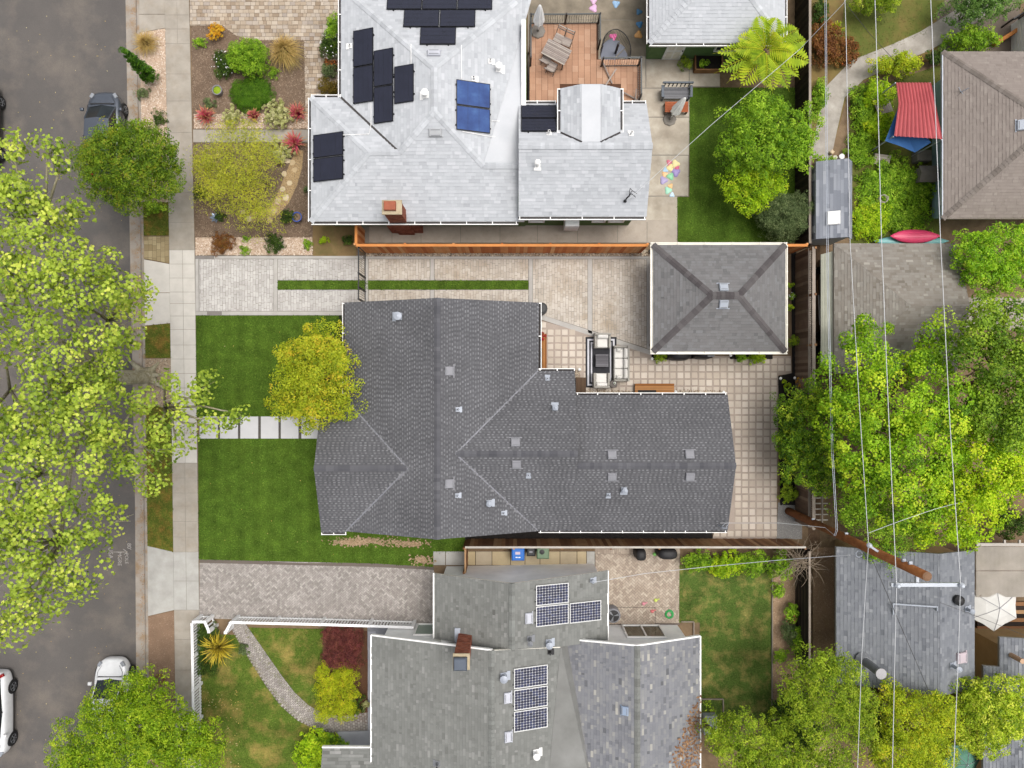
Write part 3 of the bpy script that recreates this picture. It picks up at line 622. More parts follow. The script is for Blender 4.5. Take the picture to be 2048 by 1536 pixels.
def roof(root, slopes, m_deck, m_sh, expo=.14, tw=.3, mode='lam', t=.14, th=.012, base=(.2, .8), name='roof'):
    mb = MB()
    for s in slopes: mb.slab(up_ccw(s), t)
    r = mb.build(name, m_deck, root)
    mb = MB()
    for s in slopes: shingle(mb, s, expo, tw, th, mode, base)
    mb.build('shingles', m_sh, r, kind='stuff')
    return r
m_white = flat('white_paint', S(240, 239, 236, 1.2), .5); m_offw = flat('cream_paint', S(230, 225, 212, 1.15), .55)
m_gbed = mat('gutter_dark', [S(38, 34, 34), S(58, 52, 50)], scale=6, fine=.2)
m_galv = flat('galvanised', S(176, 182, 192), .5, .2); m_ventg = flat('grey_vent', S(142, 142, 147), .6)
m_blackm = flat('black_metal', S(34, 33, 34), .5); m_lead = flat('lead_grey', S(128, 130, 134), .5)
def gutter(root, a, b, out, w=.12, m_out=None, spacing=1.15, m_in=None, lip=.03, ticks=True):
    """trough under an eave a->b with cross straps"""
    a = Vector(a); b = Vector(b); out = Vector(out).normalized(); m_out = m_out or m_white; dz = Vector((0, 0, -.02)); d = (b-a).normalized()
    mb = MB(); mb.bar(a+out*(w-lip/2)+dz, b+out*(w-lip/2)+dz, lip, .11); g = mb.build('gutter', m_out, root)
    mb = MB(); mb.bar(a+out*(w/2-lip/2)+dz*4, b+out*(w/2-lip/2)+dz*4, w-lip, .03); mb.build('gutter_bed', m_in or m_gbed, g)
    if ticks:
        key = ('strap', m_out.name, round(w, 2))
        if key not in KIDS: KIDS[key] = mesh_of(MB().box(-w*.62, w*.62, -.022, .022, -.01, .012), 'strap', m_out)
        n = max(2, int((b-a).length/spacing)); ang = math.atan2(out.y, out.x)
        for i in range(n+1):
            c = a+(b-a)*min(max(i/n, .01), .99)+out*(w*.42)-Vector((0, 0, .012)); piece('strap', KIDS[key], g, c, ang)
    return g
def face_win(root, a, b, z0, z1, out, m_pane, frame=.07, name='window', m_fr=None, mull=1):
    """window on a vertical wall between ground points a,b"""
    a = Vector((a[0], a[1], 0)); b = Vector((b[0], b[1], 0)); out = Vector((out[0], out[1], 0)); d = (b-a).normalized()
    mb = MB()
    for z in (z0, z1): mb.bar(a+out*.04+Vector((0, 0, z+frame/2)), b+out*.04+Vector((0, 0, z+frame/2)), .08, frame)
    for k in range(mull+1):
        p = a+(b-a)*(k/mull); mb.box(-frame/2, frame/2, -.04, .04, z0-frame/2+.002, z1+frame/2-.002, M=Matrix.Translation(p+out*.043)@Matrix.Rotation(math.atan2(d.y, d.x), 4, 'Z'))
    w = mb.build(name, m_fr or m_white, root)
    mb = MB(); mb.poly([a+out*.03+Vector((0, 0, z0)), b+out*.03+Vector((0, 0, z0)), b+out*.03+Vector((0, 0, z1)), a+out*.03+Vector((0, 0, z1))]); mb.build('pane', m_pane, w)
    return w
def pane_mat(name, c): return mat(name, [c], rough=.08, spec=.6, dirt=None, fine=0)

# ---------------------------------------------------------------- dark grey house in the middle
m_shA = mat('shingle_dark', [S(77, 77, 80), S(93, 93, 96), S(106, 106, 109), S(132, 132, 135)], src='attr', dirt=(.83, 1.1), dscale=.42, fine=.12, fscale=50)
m_capA = mat('cap_dark', [S(87, 87, 92), S(104, 104, 108)], src='obj', fine=.1)
m_deckA = flat('roof_edge_dark', S(86, 86, 90), .8)
m_wallA = mat('stucco_grey', [S(150, 150, 148), S(165, 165, 162)], scale=3, fine=.05)
hA = empty('dark_grey_house', (0, -2, 0), 'house with dark grey cross-gabled shingle roof in the middle', 'house')
KA = .4; RX = -3.46; RZ = 4.69
zAw = lambda x, y: RZ-KA*(RX-x); zAe = lambda x, y: RZ-KA*(x-RX)
zBn = lambda x, y: 4.12-KA*(y+3.96); zBs = lambda x, y: 4.12+KA*(y+3.96)
zCn = lambda x, y: 4.356-KA*(y+3.25); zCs = lambda x, y: 4.356+KA*(y+3.25)
zDn = lambda x, y: 4.12-KA*(y+3.84)
SA = dict(W1=slope(zAw, [(-8.16, 3.97), (-8.16, -.68), (-4.885, -3.96), (RX, -3.96), (RX, 3.97)]), W2=slope(zAw, [(-4.885, -3.96), (-8.09, -7.17), (RX, -7.17), (RX, -3.96)]),
          E1=slope(zAe, [(RX, 3.97), (RX, -3.25), (-2.625, -3.25), (1.29, .66), (1.32, 3.97)]), E2=slope(zAe, [(RX, -3.25), (RX, -7.17), (1.29, -7.17), (-2.625, -3.25)]),
          BN=slope(zBn, [(-9.29, -3.96), (-4.885, -3.96), (-8.16, -.68), (-9.29, -.68)]), BS=slope(zBs, [(-9.29, -3.96), (-9.29, -7.24), (-8.16, -7.24), (-4.885, -3.96)]),
          CN=slope(zCn, [(-2.625, -3.25), (3.06, -3.25), (3.06, .64), (1.27, .64)]), CS=slope(zCs, [(-2.625, -3.25), (1.27, -7.14), (3.06, -7.14), (3.06, -3.25)]),
          DN=slope(zDn, [(3.06, -3.84), (10.51, -3.84), (10.51, -.54), (3.06, -.54)]), DS=slope(zCs, [(3.06, -3.84), (3.06, -7.14), (10.51, -7.14), (10.51, -3.84)]))
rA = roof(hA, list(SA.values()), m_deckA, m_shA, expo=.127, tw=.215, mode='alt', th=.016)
for a, b in (((RX, 3.97, RZ), (RX, -7.17, RZ)), ((-9.29, -3.96, 4.12), (-4.95, -3.96, 4.12)), ((3.06, -3.25, 4.356), (-2.6, -3.25, 4.356)), ((10.51, -3.84, 4.12), (3.08, -3.84, 4.12))):
    ridge_caps(rA, a, b, KA, w=.145, step=.19, m=m_capA)
mb = MB()                                            # metal valleys between the wings
for a, b in (((-4.885, -3.96), (-8.16, -.68)), ((-4.885, -3.96), (-8.09, -7.17)), ((-2.625, -3.25), (1.28, .65)), ((-2.625, -3.25), (1.28, -7.14))):
    fa = zAw if a[0] < RX else zAe; MB().bar((*a, fa(*a)+.024), (*b, fa(*b)+.024), .07, .02).build('valley_flashing', flat('valley_metal', S(132, 133, 140), .6), rA)
mb = MB(); e = .45
for x0, x1, y0, y1 in ((-8.16+e, 1.32-e, -7.17+e, 3.97-e), (-9.29+e, -8.0, -7.24+e, -.68-e), (.9, 3.06-e, -7.14+e, .64-e), (2.6, 10.51-e, -7.14+e+.002, -.54-e)): mb.box(x0, x1, y0, y1, -.05, 2.78)
for pts in ([(-7.7, 3.45, 2.78), (.87, 3.45, 2.78), (RX, 3.45, 4.5)], [(-7.7, -6.72, 2.78), (.87, -6.72, 2.78), (RX, -6.72, 4.5)], [(-8.84, -6.8, 2.78), (-8.84, -1.1, 2.78), (-8.84, -3.96, 3.95)], [(10.06, -6.7, 2.78), (10.06, -1, 2.78), (10.06, -3.84, 3.95)], [(2.61, -6.7, 2.78), (2.61, .2, 2.78), (2.61, -3.25, 4.2)]):
    mb.poly(pts)
mb.build('wall', m_wallA, hA)
gutter(hA, (-8.16, 3.97, 2.8), (-8.16, -.5, 2.8), (-1, 0, 0), spacing=1.2); gutter(hA, (1.32, .7, 2.8), (1.32, 3.97, 2.8), (1, 0, 0), spacing=1.2)
gutter(hA, (1.35, .64, 2.8), (3.06, .64, 2.8), (0, 1, 0), spacing=.75); gutter(hA, (3.12, -.54, 2.8), (10.5, -.54, 2.8), (0, 1, 0), spacing=1.05)
gutter(hA, (1.3, -7.14, 2.8), (10.5, -7.14, 2.8), (0, -1, 0), spacing=1.0); gutter(hA, (-9.29, -7.24, 2.8), (-8.1, -7.24, 2.8), (0, -1, 0), spacing=.6)

# roof furniture -------------------------------------------------
def tilt(pl, c):
    u, t, n = axes(pl); return Matrix(((u.x, t.x, n.x, c.x), (u.y, t.y, n.y, c.y), (u.z, t.z, n.z, c.z), (0, 0, 0, 1)))
def box_vent(roofo, px, py, pl, m=None, w=.42, l=.42, ears=True, name='roof_vent'):
    c = on_plane(px, py, pl, .03); M = tilt(pl, c); m = m or m_ventg
    mb = MB(); mb.box(-w*.75 if ears else -w*.6, w*.75 if ears else w*.6, -l*.62, -l*.5, 0, .015, M=M); mb.cbox(-w/2, w/2, -l/2, l/2, 0, .11, .03, M=M)
    v = mb.build(name, m, roofo)
    mb = MB()
    for s in (-.34, .34): mb.box(-w*.36, w*.36, s*l-.018, s*l+.018, .108, .114, M=M)
    mb.build('louvre', m_lead, v); return v
def pipe_vent(roofo, px, py, pl, r=.06, h=.35, m=None, cap=True, plate=True, name='vent_pipe'):
    c = on_plane(px, py, pl, .03); M = tilt(pl, c); m = m or m_galv; mb = MB()
    if plate: w_ = r+.06; mb.box(-w_*1.3, w_*1.3, -w_*1.9, -w_*.9, -.01, .012, M=M); mb.box(-w_, w_, -w_*.9, w_*1.1, -.01, .011, M=M); mb.lathe(c, [(r*1.5, -.03), (r*1.12, .1)], 10)
    mb.tube([c, c+Vector((0, 0, h))], r, 10); v = mb.build(name, m, roofo)
    if cap: mb = MB(); mb.lathe(c+Vector((0, 0, h)), [(r*.6, -.02), (r*1.8, .0), (r*1.8, .03), (r*.2, .1)], 12); mb.build('cap', m, v)
    else: mb = MB(); mb.lathe(c+Vector((0, 0, h)), [(r*.75, .0), (r*.75, .004)], 10); mb.build('pipe_opening', m_blackm, v)
    return v
PL = {k: plane_of(up_ccw(v)) for k, v in SA.items()}
for px, py, k in ((898, 742, 'E1'), (898, 967, 'E2'), (1031, 885, 'CN'), (1033, 928, 'CS'), (1224, 910, 'DN'), (1224, 953, 'DS'), (1379, 909, 'DN'), (1380, 953, 'DS')): box_vent(rA, px, py, PL[k])
for px, py, k, r, h, cap in ((797, 633, 'W1', .11, .3, True), (916, 819, 'E1', .045, .25, False), (1110, 815, 'CN', .075, .3, True), (1095, 757, 'CN', .04, .12, False), (915, 991, 'E2', .04, .22, False), (979, 1006, 'E2', .08, .3, True),
                             (1007, 1026, 'E2', .04, .22, False), (1057, 950, 'CS', .035, .12, False), (1248, 980, 'DS', .075, .3, True), (1217, 990, 'DS', .035, .3, False)): pipe_vent(rA, px, py, PL[k], r, h, cap=cap)
c = on_plane(1437, 1050, PL['DS']); mb = MB(); mb.tube([c, c+Vector((0, 0, .7)), c+Vector((.1, 0, .82)), c+Vector((.2, 0, .7))], .035, 8)
mb.tube([c+Vector((0, 0, .5)), c+Vector((.3, .1, .1))], .015, 5); mb.tube([c+Vector((.15, .0, .7)), c+Vector((.4, .25, .5))], .012, 5); mb.build('service_mast', m_galv, rA)

# ---------------------------------------------------------------- garage with hip roof
m_shG = mat('shingle_mid', [S(83, 81, 81), S(105, 105, 105), S(118, 116, 116), S(125, 125, 126)], src='attr', dirt=(.93, 1.05), dscale=.5, fine=.12, fscale=50)
m_capG = mat('cap_brown', [S(81, 76, 77), S(104, 100, 100)], src='obj', fine=.1)
hG = empty('detached_garage', (10.12, 4.19, 0), 'square garage with mid grey hip roof and white gutters', 'garage')
x0, x1, y0, y1, ze, kk = 6.9, 13.36, 1.59, 6.8, 2.7, .41; hf = (y1-y0)/2; yr = (y0+y1)/2; zr = ze+kk*hf; ra, rb = x0+hf, x1-hf
SG = dict(N=[Vector(p) for p in ((x0, y1, ze), (x1, y1, ze), (rb, yr, zr), (ra, yr, zr))], S=[Vector(p) for p in ((x0, y0, ze), (x1, y0, ze), (rb, yr, zr), (ra, yr, zr))],
          W=[Vector(p) for p in ((x0, y0, ze), (x0, y1, ze), (ra, yr, zr))], E=[Vector(p) for p in ((x1, y0, ze), (x1, y1, ze), (rb, yr, zr))])
rG = roof(hG, list(SG.values()), m_white, m_shG, expo=.15, tw=.2, mode='lam', base=(.5, .9))
for a, b in (((x0, y0, ze), (ra, yr, zr)), ((x0, y1, ze), (ra, yr, zr)), ((x1, y0, ze), (rb, yr, zr)), ((x1, y1, ze), (rb, yr, zr))): ridge_caps(rG, a, b, .28, w=.16, step=.24, m=m_capG)
ridge_caps(rG, (ra, yr, zr+.01), (rb, yr, zr+.01), .38, w=.18, step=.21, m=m_capG)
MB().box(x0+.4, x1-.4, y0+.4, y1-.4, -.05, 2.7).build('wall', m_wallA, hG)
for a, b, o in (((x0-.12, y1, ze), (x1+.12, y1, ze), (0, 1, 0)), ((x0-.12, y0, ze), (x1+.12, y0, ze), (0, -1, 0)), ((x0, y0, ze), (x0, y1, ze), (-1, 0, 0)), ((x1, y0, ze), (x1, y1, ze), (1, 0, 0))): gutter(hG, a, b, o, w=.13, m_out=m_offw, m_in=m_offw, spacing=1.3, lip=.05)
for px, py, k in ((1447, 575, 'N'), (1447, 608, 'S')): box_vent(rG, px, py, plane_of(up_ccw(SG[k])), m_galv, .42, .4)
# wooden garage base trims
# ---------------------------------------------------------------- pale house at the top
m_shN = mat('shingle_pale', [S(168, 171, 175), S(181, 184, 188), S(190, 193, 197), S(201, 203, 207)], src='attr', dirt=(.95, 1.04), dscale=.5, fine=.05, fscale=40)
m_capN = mat('cap_pale', [S(184, 187, 191), S(204, 207, 211)], src='obj', fine=.06)
m_green = mat('green_siding', [S(96, 124, 76), S(112, 140, 90)], scale=3, fine=.05)
m_memb = mat('membrane', [S(198, 201, 205), S(212, 214, 217)], scale=.8, fine=.03, dirt=(.95, 1.03))
hN = empty('pale_roof_house', (-3, 12, 0), 'house with very pale grey hip roof, solar panels and roof deck', 'house')
K = .36; e = 3.0
zS = lambda x, y: e+K*(y-7.88); zW = lambda x, y: e+K*(x+8.29); zE = lambda x, y: 4.69-K*(x+3.595); zN = lambda x, y: e+K*(19.27-y); zFn = lambda x, y: e+K*(13.89-y); zFw = lambda x, y: e+K*(x+9.74)
SN = dict(S1=slope(zS, [(-9.74, 7.88), (-5.29, 7.88), (-5.29, 10.885), (-6.735, 10.885)]), S2=slope(zS, [(-5.29, 7.88), (-1.35, 7.88), (-1.35, 10.32), (-3.595, 12.57), (-5.29, 10.885)]), S3=slope(zS, [(-1.35, 7.88), (.6, 7.88), (.6, 10.32), (-1.35, 10.32)]),
          W=slope(zW, [(-8.29, 13.89), (-5.29, 10.885), (-3.595, 12.57), (-3.595, 14.58), (-8.29, 19.27)]), FN=slope(zFn, [(-9.74, 13.89), (-6.735, 10.885), (-5.29, 10.885), (-8.29, 13.89)]), FW=slope(zFw, [(-9.74, 7.88), (-6.735, 10.885), (-9.74, 13.89)]),
          N=slope(zN, [(-3.595, 14.58), (1.1, 19.27), (-8.29, 19.27)]), E=slope(zE, [(-3.595, 14.58), (-3.595, 12.57), (-1.35, 10.32), (.506, 17.0), (1.1, 19.27)]),
          AS=slope(lambda x, y: 3.5+.507*(y-8.0), [(.31, 8.0), (6.43, 8.0), (6.43, 10.9), (.31, 10.9)]), AN=slope(lambda x, y: 4.97-.588*(y-10.9), [(.31, 10.9), (6.43, 10.9), (6.43, 13.4), (.31, 13.4)]))
rN = roof(hN, list(SN.values()), m_offw, m_shN, expo=.16, tw=.24, mode='lam', base=(.38, .86))
ap = (-3.595, 12.57, 4.69)
for a, b in (((-9.74, 7.88, e), (-6.735, 10.885, 4.08)), ((-9.74, 13.89, e), (-6.735, 10.885, 4.08)), ((-5.29, 10.885, 4.08), ap), ((-1.35, 10.32, 3.88), ap), ((-8.29, 19.27, e), (-3.595, 14.58, 4.69)), ((1.1, 19.27, e), (-3.595, 14.58, 4.69))): ridge_caps(rN, a, b, .25, w=.15, step=.22, m=m_capN)
for a, b in (((-6.735, 10.885, 4.09), (-5.29, 10.885, 4.09)), ((-3.595, 14.58, 4.7), (-3.595, 12.57, 4.7)), ((.6, 10.32, 3.89), (-1.35, 10.32, 3.89)), ((6.43, 10.9, 4.97), (.31, 10.9, 4.97))): ridge_caps(rN, a, b, .34, w=.15, step=.2, m=m_capN)
mb = MB(); mb.bar((-8.29, 13.89, 3.04), (-5.29, 10.885, 4.11), .1, .03); mb.build('valley_flashing', flat('dark_valley', S(70, 66, 64), .6), rN)
mb = MB(); mb.add([(-1.35, 10.32, 3.885), (.62, 10.32, 3.885), (.62, 17.0, 3.24), (.506, 17.0, 3.215)], [[0, 1, 2], [0, 2, 3]]); mb.build('membrane', m_memb, rN)
MB().box(.45, .66, 12.9, 17.3, 2.5, 3.72).build('parapet', m_white, hN)
mb = MB(); mb.box(-9.3, .2, 8.3, 13.4, -.05, 3.02); mb.box(-7.85, .7, 8.302, 18.8, -.05, 3.0); mb.box(.3, 6.1, 8.35, 13.1, -.05, 3.5); mb.poly([(6.1, 8.35, 3.5), (6.1, 13.1, 3.5), (6.1, 10.9, 4.85)]); mb.build('wall', m_green, hN)
# stair hut roof over the deck door
zl = lambda x: 4.53+(x-2.25)*.337; yv = lambda z: 10.9+(4.97-z)/.588
Vh = [Vector((2.25, 13.7, 4.53)), Vector((3.2, 13.77, 4.85)), Vector((4.08, 13.77, 4.85)), Vector((5.02, 13.7, 4.53)), Vector((2.25, yv(4.53), 4.53)), Vector((3.2, yv(4.85), 4.85)), Vector((4.08, yv(4.85), 4.85)), Vector((5.02, yv(4.53), 4.53))]
mb = MB(); [mb.slab(up_ccw([Vh[i] for i in q]), .1) for q in ((0, 1, 5, 4), (1, 2, 6, 5), (2, 3, 7, 6))]; hut = mb.build('stair_hut_roof', m_memb, hN)
mb = MB(); [shingle(mb, [Vh[i] for i in q], .145, .3) for q in ((0, 1, 5, 4), (2, 3, 7, 6))]; mb.build('shingles', m_shN, hut, kind='stuff')
MB().box(2.4, 4.87, 11.9, 13.55, 2.5, 4.5).build('wall', m_green, hN)
m_dk = flat('dark_gutter', S(46, 40, 40), .5)
for a, b, o in (((-9.74, 7.88, e), (.31, 7.88, e), (0, -1, 0)), ((-9.74, 7.88, e), (-9.74, 13.89, e), (-1, 0, 0)), ((-9.74, 13.89, e), (-8.29, 13.89, e), (0, 1, 0)), ((-8.29, 13.89, e), (-8.29, 19.27, e), (-1, 0, 0)), ((.31, 8.0, 3.5), (6.4, 8.0, 3.5), (0, -1, 0)),
                ((2.25, yv(4.53), 4.53), (2.25, 13.7, 4.53), (-1, 0, 0)), ((5.02, yv(4.53), 4.53), (5.02, 13.7, 4.53), (1, 0, 0)), ((.31, 13.4, 3.5), (2.1, 13.4, 3.5), (0, 1, 0)), ((5.1, 13.4, 3.5), (6.4, 13.4, 3.5), (0, 1, 0))): gutter(hN, a, b, o, w=.15, m_in=m_dk, spacing=1.25, lip=.035)
mb = MB()
for s, x in ((1, 2.25), (-1, 5.02)): MB().bar((x, yv(4.53), 4.57), (x+s*.95, yv(4.85), 4.88), .09, .03).build('valley_flashing', m_dk, hut)
m_pane = pane_mat('dark_glass', S(60, 66, 70)); m_paneL = pane_mat('pale_pane', S(206, 208, 206))
for xa, xb in ((1057, 1086), (1180, 1204), (1212, 1240)):
    a, b = P(xa, 447), P(xb, 447); face_win(hN, (a.x, 8.35), (b.x, 8.35), 1.0, 2.4, (0, -1), m_paneL)
a, b = P(1125, 450), P(1152, 450); mb = MB(); mb.cbox(a.x, b.x, 7.9, 8.35, .8, 1.9, .04); mb.build('bay_window', m_white, hN)
# brick chimney
m_brick = mat('red_brick', [S(118, 62, 46), S(150, 84, 62), S(172, 104, 80), S(140, 92, 76)], src='attr', dirt=(.8, 1.1), dscale=2, fine=.12)
m_mortar = mat('mortar', [S(150, 120, 104)], fine=.1); m_ccap = mat('chimney_cap', [S(176, 160, 130), S(200, 186, 158)], scale=4, fine=.1)
def bricks(mb, x0, x1, y0, y1, z0, z1, faces='NSEW', bw=.2, bh=.067):
    n = int((z1-z0)/bh)
    for j in range(n):
        za, zb = z0+j*bh+.005, z0+(j+1)*bh-.004; off = (j % 2)*.5
        for f in faces:
            L0, L1 = (x0, x1) if f in 'NS' else (y0, y1); k = int((L1-L0)/bw)+1; w = (L1-L0)/k
            for i in range(-1, k):
                a = max(L0, L0+(i+off)*w+.004); b = min(L1, L0+(i+1+off)*w-.004)
                if b-a < .03: continue
                v = random.random()
                if f == 'S': mb.box(a, b, y0-.012, y0+.02, za, zb, v)
                elif f == 'N': mb.box(a, b, y1-.02, y1+.012, za, zb, v)
                elif f == 'W': mb.box(x0-.012, x0+.02, a, b, za, zb, v)
                else: mb.box(x1-.02, x1+.012, a, b, za, zb, v)
def chimney(root, stack, base=None, cap='brick', faces='SE'):
    x0, x1, y0, y1, z0, z1 = stack; mb = MB(); mb.box(x0, x1, y0, y1, z0, z1)
    if base: mb.box(*base)
    c = mb.build('chimney', m_mortar, root); mb = MB(); bricks(mb, x0, x1, y0, y1, z0, z1, faces)
    if base: bricks(mb, *base, faces=faces)
    mb.build('bricks', m_brick, c, kind='stuff')
    mb = MB(); mb.cbox(x0-.06, x1+.06, y0-.06, y1+.06, z1, z1+.09, .03); mb.build('chimney_crown', m_ccap, c)
    mb = MB()
    if cap == 'brick': mb.cbox(x0+.06, x1-.2, y0+.1, y1-.04, z1+.09, z1+.3, .02); mb.build('flue', m_brick, c)
    else: mb.cbox(x0-.02, x1-.05, y0-.02, y1-.05, z1+.13, z1+.32, .05); mb.build('metal_cap', flat('slate_metal', S(92, 100, 112), .5, .4), c)
    return c
chimney(hN, (-5.92, -5.12, 7.85, 8.4, 0, 4.75), (-6.3, -4.68, 7.95, 8.45, 0, 1.7), faces='SEN')
PN = {k: plane_of(up_ccw(v)) for k, v in SN.items()}
for px, py, k, r, h, cap in ((851, 190, 'W', .09, .35, True), (998, 138, 'E', .09, .4, True), (981, 123, 'E', .05, .25, False), (948, 158, 'E', .05, .25, False), (1075, 330, 'AS', .07, .45, True), (1262, 268, 'AN', .05, .3, False), (1098, 266, 'AN', .06, .3, False), (700, 92, 'W', .05, .12, False)): pipe_vent(rN, px, py, PN[k], r, h, m_white, cap)
box_vent(rN, 868, 107, PN['N'], flat('pale_vent', S(196, 198, 206), .5), .6, .3, False); box_vent(rN, 871, 265, PN['S2'], flat('pale_vent2', S(178, 180, 182), .5), .6, .35, False)
mb = MB()                                            # conduit between the arrays
for pts in ([(822, 128, 'W'), (822, 88, 'W')], [(742, 205, 'W'), (742, 250, 'W')], [(686, 270, 'FN'), (738, 268, 'FN'), (742, 250, 'FN')], [(923, 158, 'E'), (923, 90, 'E')], [(983, 242, 'E'), (1034, 242, 'E')], [(925, 263, 'E'), (980, 273, 'E'), (1034, 274, 'E')]):
    MB().tube([on_plane(a, b, PN[k], .05) for a, b, k in pts], .016, 6).build('conduit', m_white, rN)
c = on_plane(1250, 402, PN['AS']); mb = MB(); mb.lathe(c, [(.09, 0), (.05, .1), (.035, .12)], 8); mb.tube([c, c+Vector((0, 0, .55)), c+Vector((.12, .1, .62))], .035, 8)
for d in ((.5, .25, .35), (.45, .1, .3), (.3, .35, .4)): mb.tube([c+Vector((.1, .1, .6)), c+Vector((d[0]*.5, d[1]+.1, .55)), c+Vector(d)], .016, 5)
mb.build('service_mast', m_blackm, rN)

# ---------------------------------------------------------------- green garage at the top
hQ = empty('green_garage', (10.1, 19.8, 0), 'green outbuilding with pale hip roof and white door', 'garage')
x0, x1, y0, y1, ze, kk = 6.75, 13.42, 16.76, 23.2, 2.5, .36; xm = (x0+x1)/2; hf = (x1-x0)/2; zr = ze+kk*hf
SQ = [[Vector(p) for p in q] for q in (((x0, y0, ze), (x1, y0, ze), (xm, y0+hf, zr)), ((x0, y0, ze), (xm, y0+hf, zr), (x0, y1, ze)), ((x1, y0, ze), (xm, y0+hf, zr), (x1, y1, ze)))]
rQ = roof(hQ, SQ, m_offw, m_shN, expo=.16, tw=.24, base=(.5, .8))
ridge_caps(rQ, (x0, y0, ze), (xm, y0+hf, zr), .25, w=.15, step=.22, m=m_capN); ridge_caps(rQ, (x1, y0, ze), (xm, y0+hf, zr), .25, w=.15, step=.22, m=m_capN)
MB().box(x0+.3, x1-.3, y0+.35, y1-.3, -.05, 2.5).build('wall', m_green, hQ)
for a, b, o in (((x0, y0, ze), (x1, y0, ze), (0, -1, 0)), ((x0, y0, ze), (x0, y1, ze), (-1, 0, 0)), ((x1, y0, ze), (x1, y1, ze), (1, 0, 0))): gutter(hQ, a, b, o, w=.13, m_in=m_dk, spacing=1.25, lip=.035)
a = P(1323, 116); d = MB(); d.box(a.x, a.x+.95, y0+.31, y0+.36, 0, 2.1); d = d.build('door', m_white, hQ)
mb = MB(); [mb.box(a.x+.12+i*.4, a.x+.42+i*.4, y0+.295, y0+.31, z, z+.75) for i in range(2) for z in (.15, 1.1)]; mb.build('door_panel', m_offw, d)
MB().box(a.x+.85, a.x+.9, y0+.25, y0+.31, 1.0, 1.06).build('handle', m_blackm, d)
face_win(hQ, (x0+3.6, y0+.35), (x0+4.8, y0+.35), 1.0, 2.0, (0, -1), m_pane)

# ---------------------------------------------------------------- lower house with mixed grey shingles
m_shS = mat('shingle_olive', [S(106, 106, 102), S(121, 122, 118), S(132, 133, 129), S(154, 153, 150)], src='attr', dirt=(.92, 1.05), dscale=.5, fine=.1)
m_shS2 = mat('shingle_mixed', [S(100, 101, 104), S(122, 123, 128), S(132, 133, 137), S(140, 140, 140), S(176, 173, 164)], src='attr', dirt=(.93, 1.05), dscale=.5, fine=.1)
m_capS = mat('cap_olive', [S(118, 119, 115), S(135, 137, 133)], src='obj', fine=.08)
m_wallS = mat('stucco_pale', [S(244, 245, 245, 1.2), S(250, 250, 249, 1.2)], scale=2, fine=.03)
hS = empty('olive_roof_house', (1, -15, 0), 'neighbouring house with olive grey mottled shingle roof and brick chimney', 'house')
zEP = lambda x, y: 4.88-.34*(x+.94); zS1w = lambda x, y: 2.8+.4605*(x+3.8)
SS = dict(A=slope(zS1w, [(-3.8, -9.24), (0, -9.24), (0, -12.4), (-3.8, -12.4)]), B=slope(zEP, [(0, -9.24), (4.64, -9.06), (4.64, -12.42), (2.3, -12.45), (0, -12.3)]),
          C=slope(lambda x, y: 2.9+.336*(x+6.83), [(-6.83, -12.22), (-.94, -12.22), (-.94, -20.6), (-6.83, -20.6)]), D=slope(zEP, [(-.94, -12.22), (0, -12.3), (2.3, -12.45), (1.55, -20.6), (-.94, -20.6)]))
rS = roof(hS, list(SS.values()), m_offw, m_shS, expo=.15, tw=.2, base=(.35, .7))
zT = lambda x, y: 4.44-.384*abs(x-5.83)
ST = dict(W=slope(zT, [(5.83, -12.17), (2.6, -12.3), (4.05, -20.6), (5.83, -20.6)]), E=slope(zT, [(5.83, -12.17), (9.06, -12.17), (9.06, -20.6), (5.83, -20.6)]))
rT = roof(hS, list(ST.values()), m_offw, m_shS2, expo=.15, tw=.19, base=(.25, .75))
SP = slope(lambda x, y: 2.7+.34*(-17.77-y), [(-9.26, -17.77), (-6.1, -17.77), (-4.0, -20.6), (-9.26, -20.6)])
rP = roof(hS, [SP], m_offw, m_shS, expo=.15, tw=.27, name='porch_roof')
mb = MB(); mb.add([(2.3, -12.4, zEP(2.3, 0)+.03), (2.62, -12.3, zT(2.6, 0)+.03), (4.07, -20.6, zT(4.05, 0)+.03), (1.53, -20.6, zEP(1.53, 0)+.03)], [[0, 3, 2, 1]]); mm = mb.build('membrane', mat('membrane_olive', [S(129, 129, 125), S(140, 140, 137)], scale=.7, fine=.05), rS)
mb = MB()
for i in range(1, 8):
    y = -12.4-i*1.03; f = (y+12.4)/-8.2; xa = 2.3-.77*f; xb = 2.62+1.45*f; MB().bar((xa+.05, y, zEP(xa, 0)+.034), (xb-.05, y, zT(xb, 0)+.034), .018, .01).build('membrane_seam', m_lead, mm)
ridge_caps(rS, (0, -9.24, 4.56), (0, -12.3, 4.56), .38, w=.14, step=.19, m=m_capS); ridge_caps(rS, (-.94, -12.22, 4.88), (-.94, -20.6, 4.88), .33, w=.14, step=.19, m=m_capS); ridge_caps(rT, (5.83, -12.17, 4.44), (5.83, -20.6, 4.44), .38, w=.14, step=.19, m=m_capS)
mb = MB(); mb.prism([(-3.45, -9.6), (4.3, -9.45), (4.3, -12.7), (-3.45, -12.7)], -.05, 2.8); mb.poly([(-3.45, -9.6, 2.79), (4.3, -9.45, 2.79), (0, -9.52, 4.4)]); mb.box(-6.4, 4.3, -20.6, -12.6, -.05, 2.85); mb.poly([(-6.4, -12.58, 2.8), (1, -12.58, 2.8), (1, -12.58, 4.1), (-.94, -12.58, 4.7)])
mb.box(4.25, 8.7, -20.6, -12.68, -.05, 3.15); mb.poly([(4.25, -12.66, 3.15), (8.7, -12.66, 3.15), (5.83, -12.66, 4.3)]); mb.build('wall', m_wallS, hS)
m_trim = m_white; mb = MB()                          # white barge boards
